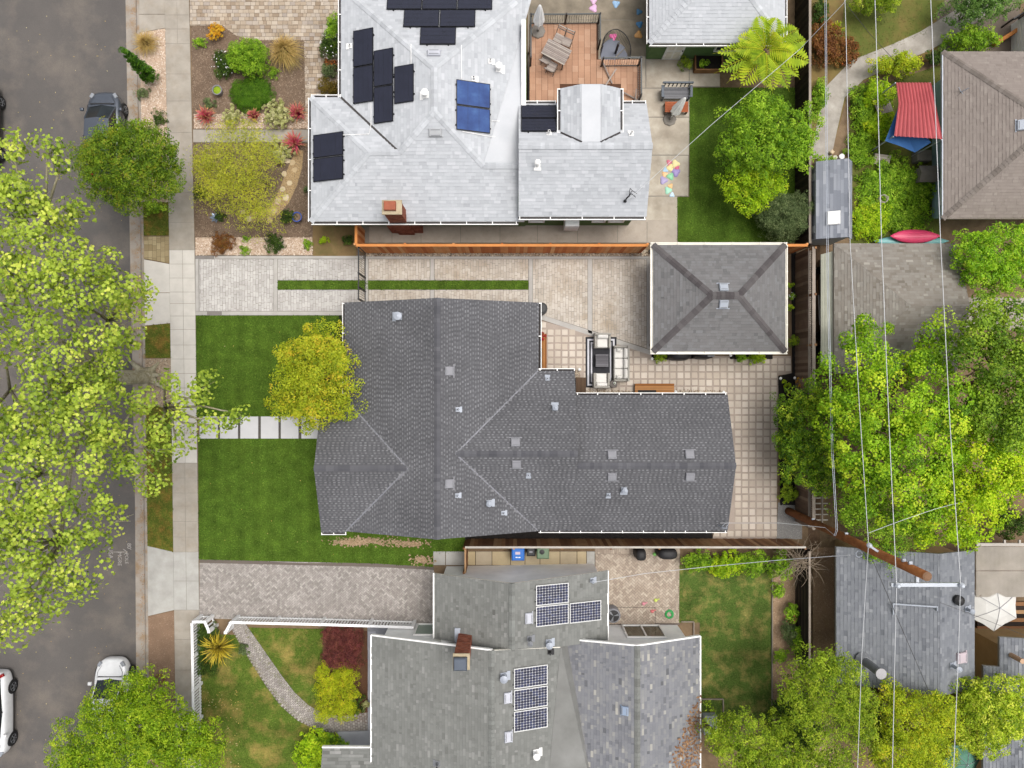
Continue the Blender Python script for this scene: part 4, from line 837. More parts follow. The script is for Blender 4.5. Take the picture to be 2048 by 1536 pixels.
for a, b in (((-3.82, -9.22, 2.8), (-3.82, -12.4, 2.8)), ((4.66, -9.06, 2.98), (4.66, -12.4, 2.98)), ((-6.85, -12.2, 2.9), (-6.85, -20.6, 2.9)), ((-6.85, -12.2, 2.92), (-.94, -12.2, 4.9)), ((9.08, -12.15, 3.2), (9.08, -20.6, 3.2)), ((9.06, -12.15, 3.22), (5.83, -12.15, 4.46)), ((2.6, -12.28, 3.22), (5.83, -12.15, 4.46)), ((-9.28, -17.75, 2.72), (-6.1, -17.75, 2.72))): MB().bar(Vector(a)+Vector((0, 0, .02)), Vector(b)+Vector((0, 0, .02)), .07, .16).build('barge_board', m_trim, hS)
a, b = P(1243, 1252), P(1318, 1252); face_win(hS, (P(1243, 1252).x, -12.66), (P(1316, 1252).x, -12.66), .25, 2.0, (0, 1), pane_mat('screen_glass', S(76, 70, 48)), mull=2)
a, b = P(838, 1262), P(868, 1262); face_win(hS, (-4.9, -12.58), (-3.9, -12.58), .3, 1.9, (0, 1), pane_mat('green_glass', S(150, 170, 158)))
chimney(hS, (-2.55, -1.92, -12.55, -11.95, 2.5, 6.1), None, 'metal', 'NEW')
MB().box(-2.75, -1.8, -12.7, -11.7, 3.2, 3.42).build('chimney_flashing', m_galv, hS)
PS = {k: plane_of(up_ccw(v)) for k, v in SS.items()}; PT = {k: plane_of(up_ccw(v)) for k, v in ST.items()}
for px, py, pl, r, h, m, cap in ((1060, 1277, PS['B'], .07, .7, m_lead, True), (1098, 1285, PS['D'], .09, .45, m_galv, True), (1100, 1304, PS['D'], .05, .3, m_blackm, False), (1008, 1352, PS['D'], .1, .4, m_galv, True), (1073, 1505, PS['D'], .09, .4, m_white, True), (875, 1527, PS['C'], .06, .35, m_lead, False), (1185, 1160, PS['B'], .05, .3, m_galv, True)): pipe_vent(rS, px, py, pl, r, h, m, cap)
for px, py in ((1057, 1236), (1015, 1395), (1016, 1473)): box_vent(rS, px, py, PS['D'] if py > 1300 else PS['B'], flat('pale_vent', S(196, 198, 206), .5), .5, .36, False)
box_vent(rT, 1250, 1421, PT['W'], flat('bluish_vent', S(150, 166, 188), .4), .42, .34, False)

# ---------------------------------------------------------------- houses on the right
m_shE = mat('shingle_taupe', [S(116, 106, 99), S(134, 124, 117), S(142, 132, 125), S(153, 144, 136)], src='attr', dirt=(.94, 1.05), dscale=.6, fine=.1)
m_shE2 = mat('shingle_tan', [S(118, 111, 101), S(134, 127, 118), S(142, 137, 129), S(162, 157, 147)], src='attr', dirt=(.9, 1.05), dscale=.6, fine=.1)
m_capE = mat('cap_taupe', [S(118, 109, 102), S(136, 127, 120)], src='obj', fine=.08)
m_teal = mat('teal_siding', [S(150, 182, 180), S(164, 194, 190)], scale=3, fine=.05)
hE = empty('taupe_roof_house', (25, 12.2, 0), 'teal walled house with taupe hip roof beside the overgrown yard', 'house')
k = .42; x0, y0, y1, ze = 21.13, 8.11, 16.3, 2.6; ym = (y0+y1)/2; hf = (y1-y0)/2; zr = ze+k*hf
SE = [[Vector(p) for p in q] for q in (((x0, y0, ze), (x0+hf, ym, zr), (x0, y1, ze)), ((x0, y1, ze), (x0+hf, ym, zr), (32, ym, zr), (32, y1, ze)), ((x0, y0, ze), (x0+hf, ym, zr), (32, ym, zr), (32, y0, ze)))]
rE = roof(hE, SE, m_offw, m_shE, expo=.15, tw=.2, base=(.5, .8)); ridge_caps(rE, (x0, y0, ze), (x0+hf, ym, zr), .3, w=.14, step=.2, m=m_capE); ridge_caps(rE, (x0, y1, ze), (x0+hf, ym, zr), .3, w=.14, step=.2, m=m_capE)
MB().box(22.1, 32, y0+.6, y1-.6, -.05, 2.6).build('wall', m_teal, hE)
a, b = P(1870, 425), P(1870, 380); face_win(hE, (22.1, P(0, 425).y+.2), (22.1, P(0, 385).y), .9, 1.9, (-1, 0), m_pane)
mb = MB(); mb.bar((x0-.02, y0, ze+.01), (x0-.02, y1, ze+.01), .06, .12); mb.build('fascia', m_galv, hE)
box_vent(rE, 2046, 250, plane_of(up_ccw(SE[0])), m_galv, .5, .5, False)
c = on_plane(1922, 184, plane_of(up_ccw(SE[0]))); mb = MB(); [mb.tube([c, c+Vector(d)], .02, 5) for d in ((-.3, .1, .3), (.15, .05, .35), (-.1, -.2, .3))]; mb.build('antenna', m_galv, rE)

hF = empty('tan_roof_outbuilding', (18.5, 3.7, 0), 'low outbuilding with weathered tan hip roof behind the brown fence', 'outbuilding')
x0, x1, y0, y1, ze, kk = 15.79, 21.77, .51, 6.89, 2.6, .345; hf = (y1-y0)/2; ym = (y0+y1)/2; zr = ze+kk*hf
SF = [[Vector(p) for p in q] for q in (((x0, y0, ze), (x0+hf, ym, zr), (x0, y1, ze)), ((x0, y1, ze), (x0+hf, ym, zr), (x1, ym, zr), (x1, y1, ze)), ((x0, y0, ze), (x0+hf, ym, zr), (x1, ym, zr), (x1, y0, ze)))]
rF = roof(hF, SF, flat('tan_edge', S(150, 140, 128), .8), m_shE2, expo=.14, tw=.22, base=(.25, .75))
mb = MB(); mb.box(16.2, x1-.3, y0+.4, y1-.35, -.05, 2.6); wF = mb.build('wall', mat('sage_wall', [S(186, 186, 168), S(202, 202, 184)], scale=2, fine=.05), hF)
A_, B_ = (15.36, y1-.45, 2.1), (15.36, y0+.4, 2.1); mb = MB(); mb.slab([Vector((15.36, y1-.45, 2.1)), Vector((15.36, y0+.4, 2.1)), Vector((16.0, y0+.4, 2.55)), Vector((16.0, y1-.3, 2.55))], .05); lt = mb.build('lean_to_roof', MATS['sage_wall'], hF)
for i in range(5): MB().bar((15.42+i*.11, y1-.45, 2.16+i*.077), (15.42+i*.11, y0+.4, 2.16+i*.077), .02, .02).build('batten', MATS['sage_wall'], lt)

hH = empty('slate_roof_house', (19, -11, 0), 'house with bluish grey patchwork shingle gable roof under the wires', 'house')
xr, zr = 19.97, 4.3; zH = lambda x, y: zr-.36*abs(x-xr)
SH = dict(W=slope(zH, [(15.8, -7.93), (xr, -7.93), (xr, -14.56), (15.8, -14.56)]), E=slope(zH, [(xr, -7.93), (22.07, -7.93), (22.07, -14.56), (xr, -14.56)]))
m_shH = mat('shingle_slate', [S(100, 103, 109), S(120, 123, 129), S(130, 133, 138), S(150, 152, 156)], src='attr', dirt=(.93, 1.05), fine=.1)
rH = roof(hH, list(SH.values()), flat('slate_edge', S(150, 148, 140), .8), m_shH, expo=.16, tw=.21, base=(.3, .75))
mb = MB(); mb.box(17.0, 21.7, -14.2, -8.2, -.05, 2.9); mb.poly([(16.9, -8.19, 2.9), (21.7, -8.19, 2.8), (xr, -8.19, 4.15)]); mb.build('wall', mat('ochre_wall', [S(176, 148, 104), S(192, 164, 120)], scale=2, fine=.06), hH)
PH = {k_: plane_of(up_ccw(v)) for k_, v in SH.items()}
mb = MB(); a, b, c = on_plane(1787, 1208, PH['W'], .3), on_plane(1875, 1214, PH['W'], .3), on_plane(1787, 1230, PH['W'], .05)
mb.bar(a, b, .06, .05); mb.bar(a, c, .05, .05); mb.bar(b, on_plane(1875, 1222, PH['W'], .05), .06, .05); mb.build('roof_bracket', m_galv, rH)
c = on_plane(1912, 1198, PH['E']); mb = MB(); mb.lathe(c, [(.2, 0), (.24, .15), (.24, .3), (.12, .38), (.02, .4)], 14); mb.build('turbine_vent', m_blackm, rH)
for px, py, r, h, m in ((1934, 1218, .07, .4, m_galv), (1905, 1331, .08, .5, m_galv)): pipe_vent(rH, px, py, PH['E'], r, h, m)
c = on_plane(1727, 1320, PH['W']); mb = MB(); mb.tube([c, c+Vector((.0, 0, 1.6))], .2, 14); mb.lathe(c, [(.42, 0.02), (.24, .25)], 12); v = mb.build('flue_pipe', m_lead, rH); mb = MB(); mb.lathe(c+Vector((0, 0, 1.6)), [(.25, 0), (.25, .08), (.03, .1)], 14); mb.build('cap', flat('mesh_cap', S(170, 168, 170), .6), v)
box_vent(rH, 1922, 1315, PH['E'], flat('pink_hood', S(196, 182, 188), .4), .5, .6, False)

hI = empty('corner_grey_house', (25, -15, 0), 'grey shingled roof at the right edge below the white umbrella', 'house')
zI = lambda x, y: 2.9+.2*(x-23.7)
SI = [slope(zI, [(23.7, -12.3), (30, -12.3), (30, -22), (23.7, -22)]), slope(zI, [(23.0, -13.75), (23.7, -13.75), (23.7, -22), (23.0, -22)])]
rI = roof(hI, SI, flat('slate_edge', ()), m_shH, expo=.16, tw=.3, base=(.2, .9)); MB().box(23.9, 30, -22, -12.8, -.05, 2.8).build('wall', MATS['ochre_wall'], hI)
c = on_plane(2022, 1310, plane_of(SI[0])); mb = MB(); mb.tube([c, c+Vector((0, 0, .8))], .12, 12); mb.build('flue_pipe', flat('copper_flue', S(196, 160, 128), .5), rI)
hJ = empty('white_corner_building', (28, 16.5, 0), 'sliver of white boarded building at the top right corner', 'building')
MB().box(26.3, 32, 16.5, 18.9, 0, 2.2).build('wall', m_white, hJ); mb = MB(); [mb.box(26.25, 26.3, 16.5, 18.9, .2*i+.02, .2*i+.19) for i in range(11)]; mb.build('siding', m_white, hJ)
mb = MB(); mb.box(26.1, 32, 16.4, 17.2, 2.2, 2.3); mb.box(26.1, 32, 17.25, 18.2, 2.22, 2.32); mb.box(26.1, 32, 18.25, 19.4, 2.24, 2.34); mb.build('roof', m_galv, hJ)

# ---------------------------------------------------------------- small shed
hK = empty('garden_shed', (15.97, 9.1, 0), 'small grey shed with steep roof and square white skylight', 'shed')
m_shed = mat('shed_roof', [S(118, 122, 131), S(138, 142, 151), S(164, 167, 174)], src='attr', dirt=(.9, 1.06), fine=.08)
xl, xm, xr_, y0, y1, ze, zr = 15.07, 16.45, 16.86, 7.19, 11.03, 2.2, 2.72
SK = [[Vector(p) for p in q] for q in (((xl, y0, ze), (xl, y1, ze), (xm, y1, zr), (xm, y0, zr)), ((xr_, y0, ze), (xr_, y1, ze), (xm, y1, zr), (xm, y0, zr)))]
rK = roof(hK, SK, m_galv, m_shed, expo=.16, tw=.5, th=.006)
mb = MB(); mb.box(xl+.12, xr_-.12, y0+.12, y1-.12, -.05, 2.2); [mb.poly([(xl+.12, y, 2.2), (xr_-.12, y, 2.2), (xm, y, 2.62)]) for y in (y0+.12, y1-.12)]; mb.build('wall', flat('shed_wall', S(204, 208, 214), .6), hK)
mb = MB(); [mb.box(xl+.08, xl+.12, y, y+.35, 1.5, 1.8) for y in (y0+.4, y1-.8)]; mb.build('wall_vent', m_white, hK)
pk = plane_of(up_ccw(SK[0])); M = tilt(pk, on_plane(1667, 436, pk, .03)); MB().cbox(-.33, .33, -.3, .3, 0, .12, .04, M=M).build('skylight', m_white, rK)
# ================================================================ trees and plants
FB = 2.1
DIM = {'dry_grass', 'cordyline_leaf', 'striped_cordyline', 'rust_leaf', 'plum_leaf', 'pale_leaf', 'orange_flower', 'sage_leaf', 'bronze_leaf'}
def fol(name, cols, transl=.42, dirt=(.82, 1.14), rough=.6): return mat(name, [tuple(min(.7, c*f_*(.62 if name in DIM else 1)) for c, f_ in zip(q, (FB*1.03, FB*1.0, FB*.88))) for q in cols], src='attr', dirt=dirt, dscale=1.1, fine=.0, rough=rough, spec=.3, transl=transl)
f_syc = fol('sycamore_leaf', [S(72, 94, 28), S(114, 134, 44), S(140, 158, 60), S(172, 180, 84)], .36)
f_crape = fol('crape_leaf', [S(49, 74, 14), S(79, 107, 20), S(109, 132, 30), S(130, 124, 40)])
f_yel = fol('golden_leaf', [S(96, 114, 20), S(130, 144, 30), S(154, 160, 40), S(172, 152, 46)])
f_palo = fol('palo_leaf', [S(124, 136, 40), S(152, 160, 54), S(176, 178, 66), S(182, 172, 54)])
f_grn = fol('mid_green_leaf', [S(58, 92, 14), S(94, 130, 24), S(126, 158, 38), S(152, 178, 60)])
f_lime = fol('lime_leaf', [S(82, 116, 10), S(120, 152, 18), S(152, 178, 30), S(172, 188, 44)])
f_maple = fol('maple_leaf', [S(66, 100, 10), S(104, 142, 20), S(136, 168, 32), S(164, 186, 46)])
f_mapled = fol('deep_maple_leaf', [S(54, 84, 14), S(88, 118, 26), S(118, 146, 40), S(144, 166, 54)])
f_dark = fol('dark_leaf', [S(24, 42, 12), S(44, 66, 18), S(66, 90, 28), S(88, 110, 40)])
f_glossy = fol('glossy_leaf', [S(44, 74, 12), S(78, 112, 20), S(112, 146, 34), S(160, 176, 50)], rough=.4)
f_olive = fol('olive_leaf', [S(66, 90, 14), S(102, 128, 24), S(134, 154, 38), S(156, 168, 56)])
f_gold = fol('yellow_leaf', [S(92, 115, 14), S(128, 146, 24), S(154, 169, 34), S(173, 163, 40)])
f_sage = fol('sage_leaf', [S(64, 84, 46), S(92, 112, 70), S(122, 140, 96), S(140, 154, 108)])
f_red = fol('plum_leaf', [S(78, 40, 42), S(120, 62, 64), S(150, 84, 82), S(142, 98, 70)])
f_pale = fol('pale_leaf', [S(140, 146, 84), S(176, 180, 124), S(204, 206, 158), S(216, 214, 176)])
f_orange = fol('orange_flower', [S(206, 130, 20), S(232, 172, 36), S(238, 196, 70), S(214, 120, 30)])
f_dry = fol('dry_grass', [S(118, 92, 48), S(156, 128, 72), S(182, 156, 100), S(140, 130, 64)], .2)
f_fern = fol('frond_leaf', [S(88, 112, 18), S(120, 142, 26), S(144, 160, 36), S(162, 160, 42)])
f_cord = fol('cordyline_leaf', [S(226, 96, 140), S(206, 92, 120), S(158, 84, 82), S(176, 140, 92)], .15)
f_cordy = fol('striped_cordyline', [S(150, 132, 30), S(206, 186, 64), S(166, 150, 48), S(110, 96, 40)], .15)
f_rust = fol('rust_leaf', [S(94, 60, 34), S(132, 84, 46), S(158, 112, 58), S(104, 96, 40)])
m_bark = mat('bark', [S(92, 76, 58), S(128, 110, 88)], scale=8, fine=.2, bump=.5); m_barkp = mat('pale_bark', [S(120, 112, 86), S(176, 170, 148), S(146, 138, 108), S(200, 196, 180)], scale=3.2, detail=3, fine=.08)
m_twig = mat('twig', [S(150, 132, 112), S(176, 160, 140)], scale=5, fine=.1)
def lobe_w(l): c = P(l[0], l[1], l[2]); k = (H-l[2])/F; return (c.x, c.y, c.z, l[3]*k, l[4]*k, l[5])
def crown_arrays(lobes, leaf, cover, clump, shape='oval', up=.7, inner=.35, bump=.22, zmin=.25, cl_leaves=30, droop=.25, tone=.34, spread=.7):
    Vs, Fs, vs, o = [], [], [], 0; tips = []
    for (cx, cy, cz, rx, ry, rz) in lobes:
        area = math.pi*rx*ry; la = leaf[0]*leaf[1]*(.5 if shape == 'oval' else .55); n = int(cover*area/la); nc = max(3, n//cl_leaves)
        d = unit(RNG.normal(size=(nc, 3))); d[:, 2] = np.where(d[:, 2] < -.35, -d[:, 2], d[:, 2])
        ph = RNG.uniform(0, 6.28, 6); fq = RNG.uniform(2, 5, (6, 3))
        bm = sum(np.sin((d*fq[i]).sum(1)+ph[i]) for i in range(6))/6
        rr = np.where(RNG.uniform(0, 1, nc) < inner, RNG.uniform(.3, .85, nc), RNG.uniform(.82, 1.05, nc))*(1+bump*bm*1.6)
        C = np.array([cx, cy, cz])+d*np.array([rx, ry, rz])*rr[:, None]; C[:, 2] = np.maximum(C[:, 2], zmin)
        tips.append(C[:6]); tn = np.clip(.45+RNG.normal(0, tone*.55, nc)+.12*bm, 0, 1)
        k = cl_leaves; od = unit(RNG.normal(size=(nc*k, 3))+np.array([0, 0, .35])+np.repeat(d, k, 0)*.5); rc = np.repeat(RNG.uniform(.7, 1.45, nc), k)*clump*RNG.uniform(.45, 1.0, nc*k)**.5*spread*1.5
        CC = np.repeat(C, k, 0)+od*rc[:, None]*np.array([1, 1, .75])
        CC[:, 2] = np.maximum(CC[:, 2], zmin*.6)
        N = od*.75+np.repeat(d, k, 0)*.2+np.array([0, 0, up*.6])+RNG.normal(size=(nc*k, 3))*.32
        sz = RNG.uniform(.65, 1.25, nc*k); V, Fc, vv = leaf_arrays(CC, N, leaf[0]*sz, leaf[1]*sz, np.repeat(tn, k)+RNG.normal(0, .16, nc*k), shape, droop)
        Vs.append(V); Fs.append(Fc+o); vs.append(vv); o += len(V)
    return np.concatenate(Vs), np.concatenate(Fs), np.concatenate(vs), np.concatenate(tips)
def crown(name, parent, lobes, m, leaf=(.1, .06), cover=3.0, clump=.22, world=False, **kw):
    lw = lobes if world else [lobe_w(l) for l in lobes]
    V, Fc, vv, tips = crown_arrays(lw, leaf, cover, clump, **kw); o = world_loc(parent) if parent is not None else Vector((0, 0, 0))
    me = np_mesh(name, V-np.array(o), Fc, vv, m); ob = link(name, me, m, parent, o); return ob, tips, lw
def limbs(mb, base, top, lw, tips, r, seg=5, twig=True):
    """trunk from base to fork, a limb into every lobe, twigs to some clumps"""
    b = Vector(base); f = Vector(top); mid = b.lerp(f, .5)+Vector((rnd(-.08, .08), rnd(-.08, .08), 0))
    mb.tube([b-Vector((0, 0, .1)), b+Vector((0, 0, .12)), mid, f], [r*1.45, r*1.1, r*.9, r*.75], 9)
    for l in lw:
        c = Vector(l[:3])-Vector((0, 0, l[5]*.25)); m1 = f.lerp(c, .5)+Vector((rnd(-.2, .2), rnd(-.2, .2), rnd(-.1, .25))); rr = r*.5
        mb.tube([f, f.lerp(m1, .5), m1, c], [rr, rr*.8, rr*.6, rr*.35], 6)
        if twig:
            for k in range(seg):
                a = rnd(0, 6.28); e = c+Vector((math.cos(a)*l[3]*.75, math.sin(a)*l[4]*.75, rnd(-.2, .6)*l[5])); q = c.lerp(e, .5)+Vector((rnd(-.1, .1), rnd(-.1, .1), rnd(0, .15)))
                mb.tube([m1.lerp(c, rnd(.2, 1)), q, e], [rr*.3, rr*.2, rr*.07], 5, cap=False)
def tree(name, label, base, lobes, m, bark=None, r=.14, leaf=(.1, .06), cover=3.0, clump=.22, fork=None, cat='tree', group=None, seg=5, **kw):
    b = P(*base); root = empty(name, b, label, cat, group)
    ob, tips, lw = crown('crown', root, lobes, m, leaf, cover, clump, **kw)
    cz = min(l[2]-l[5]*.6 for l in lw); cx = sum(l[0] for l in lw)/len(lw); cy = sum(l[1] for l in lw)/len(lw)
    fk = Vector(fork) if fork else Vector((b.x+(cx-b.x)*.35, b.y+(cy-b.y)*.35, max(.4, cz)))
    mb = MB(); limbs(mb, b, fk, lw, tips, r, seg); mb.build('trunk', bark or m_bark, root, smooth=True)
    return root
def shrub(name, label, px, py, rx, ry, h, m, leaf=(.07, .045), cover=3.2, clump=.12, cat='shrub', lobes=3, group=None, flowers=None, nfl=40, **kw):
    """low plant: lobes packed round its centre (px radii at its crown), with stems"""
    z = h*.5; c = P(px, py, z); k = (H-z)/F; rx *= k; ry *= k; root = empty(name, (c.x, c.y, 0), label, cat, group); lw = []
    if lobes == 1: lw = [(c.x, c.y, z, rx, ry, h*.5)]
    else:
        for i in range(lobes):
            a = 6.28*i/lobes+rnd(-.4, .4); f = .42; lw.append((c.x+math.cos(a)*rx*f, c.y+math.sin(a)*ry*f, z*rnd(.85, 1.1), rx*.64, ry*.64, h*.5))
    ob, tips, _ = crown('foliage', root, lw, m, leaf, cover, clump, world=True, zmin=.03, **kw)
    mb = MB()
    for i in range(5):
        a = i*1.26+rnd(0, .5); mb.tube([(c.x, c.y, -.02), (c.x+math.cos(a)*rx*.25, c.y+math.sin(a)*ry*.25, h*.35), (c.x+math.cos(a)*rx*.5, c.y+math.sin(a)*ry*.5, h*.6)], [.02, .014, .006], 5)
    mb.build('stem', m_bark, root)
    if flowers is not None:
        n = nfl; d = unit(RNG.normal(size=(n, 3))); d[:, 2] = np.abs(d[:, 2])*.7+.25; d = unit(d)
        C = np.array([c.x, c.y, z])+d*np.array([rx, ry, h*.5])*1.04
        V, Fc, vv = leaf_arrays(C, d+np.array([0, 0, .6]), .07, .07, RNG.uniform(0, 1, n), 'star', 0.0)
        me = np_mesh('flowers', V-np.array([c.x, c.y, 0]), Fc, vv, flowers); fo = link('flowers', me, flowers, root, (c.x, c.y, 0)); fo['kind'] = 'stuff'
    return root
def tuft(name, label, px, py, r, h, n, m, w=.02, cat='grass', droop=1.0, inner=0.0, group=None, bend=None, rad=True, z0=0.0):
    """clump of arching blades; value runs from heart to tip so heart and tips can differ in colour"""
    c = P(px, py, z0); R_ = L(r, h*.5); root = empty(name, c, label, cat, group)
    a = RNG.uniform(0, 6.28, n); f = RNG.uniform(.12, 1.0, n)*R_; hh = RNG.uniform(.55, 1.0, n)*h*(1.25-.6*f/R_); seg = 4; Vs = []
    bx = np.zeros(n) if bend is None else RNG.uniform(.2, 1, n)*bend[0]; by = np.zeros(n) if bend is None else RNG.uniform(.2, 1, n)*bend[1]
    d = np.stack([np.cos(a), np.sin(a)], 1); s = np.stack([-np.sin(a), np.cos(a)], 1)
    for i in range(seg+1):
        t = i/seg; rr = f*(t**.85)*1.0+inner; zz = hh*(np.sin(t*math.pi*(.5+.22*droop)))*1.0+.02
        ww = w*(1-t)**.6*(1 if i else .8)+.001
        for sg in (-1, 1): Vs.append(np.stack([d[:, 0]*rr+s[:, 0]*ww*sg+bx*t*t, d[:, 1]*rr+s[:, 1]*ww*sg+by*t*t, zz], 1))
    V = np.stack(Vs, 1); m2 = V.shape[1]; Fc = np.array([[2*i, 2*i+1, 2*i+3, 2*i+2] for i in range(seg)])
    allF = (np.arange(n)[:, None, None]*m2+Fc[None]).reshape(-1, 4); base = RNG.normal(0, .1, n)
    vals = np.clip(np.stack([base+(i+.5)/seg for i in range(seg)], 1) if rad else np.repeat(RNG.uniform(0, 1, n)[:, None], seg, 1), 0, 1).ravel()
    me = np_mesh('blades', V.reshape(-1, 3), allF, vals, m); b = link('blades', me, m, root, c); b['kind'] = 'stuff'
    mb = MB(); mb.lathe(c, [(R_*.12, -.02), (R_*.14, .05), (R_*.06, .12)], 8); mb.build('crown_base', m_bark, root); return root

# ---------------------------------------------------------------- street tree over the road
syc = [(25, 300, 10.5, 30, 20, .6), (95, 285, 10.5, 38, 16, .5), (120, 318, 10, 18, 22, .5), (20, 375, 11, 55, 45, 1), (75, 400, 10.5, 55, 35, 1), (45, 470, 11, 75, 45, 1.1), (135, 440, 9.5, 50, 24, .7), (170, 425, 9, 20, 12, .5), (110, 525, 11, 80, 40, 1), (195, 530, 9.5, 48, 28, .8),
       (235, 575, 8.6, 38, 30, .7), (305, 575, 7.2, 22, 14, .4), (150, 590, 11, 90, 34, 1), (30, 590, 11, 50, 45, 1), (250, 620, 8.2, 38, 26, .6), (190, 665, 10, 60, 30, .8), (80, 660, 11, 60, 34, .9), (275, 670, 7.5, 32, 22, .5), (20, 700, 11, 40, 30, .8), (120, 720, 10.5, 38, 26, .7), (235, 735, 8.5, 40, 22, .6), (75, 790, 11, 45, 26, .8), (180, 790, 10.5, 60, 28, .8),
       (275, 800, 8, 45, 24, .6), (40, 850, 11.5, 60, 34, .9), (140, 850, 11, 70, 32, .9), (230, 860, 9.5, 60, 34, .8), (310, 855, 7.4, 36, 26, .6), (330, 905, 7, 24, 26, .5), (60, 920, 11.5, 70, 36, 1), (160, 920, 11, 70, 34, 1), (260, 930, 8.8, 48, 30, .8), (310, 965, 7.2, 28, 22, .5), (35, 1000, 11.5, 60, 40, 1), (120, 990, 11, 60, 34, 1), (200, 1000, 9.6, 40, 26, .8), (245, 1035, 8.6, 26, 18, .5),
       (60, 1075, 11.5, 70, 36, 1), (150, 1070, 10.5, 60, 34, .9), (40, 1150, 11.2, 60, 38, 1), (125, 1145, 10.4, 50, 34, .8), (165, 1160, 10, 24, 16, .5), (40, 1220, 11, 48, 32, .8), (100, 1200, 10.4, 36, 22, .6), (18, 1275, 10.6, 34, 24, .6), (70, 1245, 10.4, 18, 14, .4), (-60, 420, 11, 60, 80, 1.2), (-70, 620, 12, 70, 100, 1.4), (-70, 850, 12.5, 70, 110, 1.4), (-70, 1080, 12, 70, 100, 1.3),
       (412, 772, 6.6, 28, 22, .5), (400, 800, 6.6, 20, 16, .4), (365, 795, 6.8, 12, 9, .3), (430, 850, 6.4, 20, 9, .3), (455, 838, 6.4, 10, 8, .25), (482, 830, 6.4, 10, 6, .25), (362, 840, 6.8, 14, 9, .3), (385, 870, 6.8, 20, 20, .4), (350, 880, 6.8, 14, 14, .35), (345, 765, 7, 12, 10, .3), (235, 770, 8, 40, 20, .5), (190, 750, 9, 40, 22, .6), (150, 770, 9.5, 40, 22, .6), (215, 710, 8.5, 34, 18, .5), (110, 820, 10.5, 50, 26, .8), (20, 540, 11, 40, 30, .8), (210, 600, 9.5, 50, 30, .8), (90, 740, 11, 40, 24, .7), (100, 885, 11.5, 60, 30, .9), (15, 1050, 11.5, 40, 30, .8), (90, 1030, 11, 50, 26, .8)]
b = P(296, 752); root = empty('sycamore_tree', b, 'huge light green street tree with pale limbs spreading over the road', 'tree')
ob, tips, lw = crown('crown', root, syc, f_syc, (.15, .14), 2.35, .36, shape='star', inner=.45, cl_leaves=34, up=.6, droop=.35, bump=.4, spread=.9)
mb = MB(); fk = Vector((b.x-.15, b.y-.3, 4.2)); mb.tube([b-Vector((0, 0, .2)), b+Vector((0, 0, .15)), b+Vector((-.05, -.1, 1.0)), fk], [.6, .4, .33, .28], 12)
for dx, dy, l in ((-1.8, .3, .16), (-1.2, 1.0, .14), (1.1, -.9, .12), (.7, .9, .12), (-.4, -1.4, .14), (1.0, .1, .1)): mb.tube([b+Vector((0, 0, .2)), b+Vector((dx*.5, dy*.5, .05)), b+Vector((dx, dy, -.12))], [.32, l, .04], 8)
hubs = [P(150, 775, 8), P(60, 620, 8.5), P(215, 640, 7), P(80, 950, 8.8), P(215, 880, 7.4), P(20, 780, 9), P(330, 815, 5.6), P(90, 430, 9.2), P(120, 1080, 9.2)]
for h_ in hubs:
    m1 = fk.lerp(h_, .5)+Vector((rnd(-.3, .3), rnd(-.3, .3), .3)); big = .2 if h_ is not hubs[6] else .09
    mb.tube([fk-Vector((0, 0, .3)), fk.lerp(m1, .5), m1, h_], [big, big*.8, big*.65, big*.42], 8)
for l in lw:
    c = Vector(l[:3]); h_ = min(hubs, key=lambda q: (q-c).length); q = h_.lerp(c, .55)+Vector((rnd(-.35, .35), rnd(-.35, .35), rnd(-.1, .3)))
    mb.tube([h_, q, c], [.07, .045, .018], 6)
    for k in range(4): a = rnd(0, 6.28); mb.tube([q.lerp(c, rnd(.3, 1)), c+Vector((math.cos(a)*l[3]*.8, math.sin(a)*l[4]*.8, rnd(-.2, .5)))], [.02, .006], 4, cap=False)
mb.build('trunk', m_barkp, root, smooth=True)
# ---------------------------------------------------------------- other trees
tree('crape_myrtle_tree', 'rounded green tree with bronze tips over the dark parked car', (308, 355), [(262, 330, 4.4, 78, 80, 1.4), (225, 305, 4.2, 50, 42, 1), (310, 305, 4.2, 48, 46, 1), (215, 360, 4, 50, 45, 1), (315, 365, 4, 46, 46, 1), (265, 400, 3.8, 50, 28, .8), (275, 272, 4, 40, 26, .8), (172, 315, 4, 26, 32, .6), (335, 330, 3.8, 30, 40, .7)], f_crape, r=.1, leaf=(.085, .05), cover=2.7, clump=.2)
tree('golden_tree', 'golden green tree beside the front path and dark grey house', (683, 752), [(632, 745, 5, 62, 66, 1.5), (655, 678, 4.6, 42, 36, 1), (690, 755, 4.6, 30, 50, 1), (590, 720, 4.4, 34, 34, .9), (575, 800, 4, 34, 34, .8), (630, 815, 4.2, 52, 32, 1), (680, 810, 4.2, 36, 30, .9), (600, 760, 4.6, 40, 40, 1), (660, 720, 5, 40, 40, 1), (608, 850, 3.6, 16, 12, .4)], f_yel, r=.11, leaf=(.09, .065), cover=2.6, clump=.3, bump=.35, cl_leaves=60)
tree('palo_verde_tree', 'airy yellow green tree with fine foliage in the mulch garden', (540, 372), [(480, 345, 2.6, 72, 60, .9), (440, 320, 2.4, 42, 40, .7), (530, 310, 2.4, 40, 45, .7), (500, 400, 2.3, 60, 40, .7), (430, 380, 2.2, 40, 36, .6), (480, 270, 2.2, 55, 26, .5), (520, 440, 2, 40, 26, .5), (410, 330, 2, 24, 40, .5)], f_palo, r=.06, leaf=(.14, .022), cover=.75, clump=.3, inner=.6, seg=14, up=.4, spread=1.0, bump=.4)
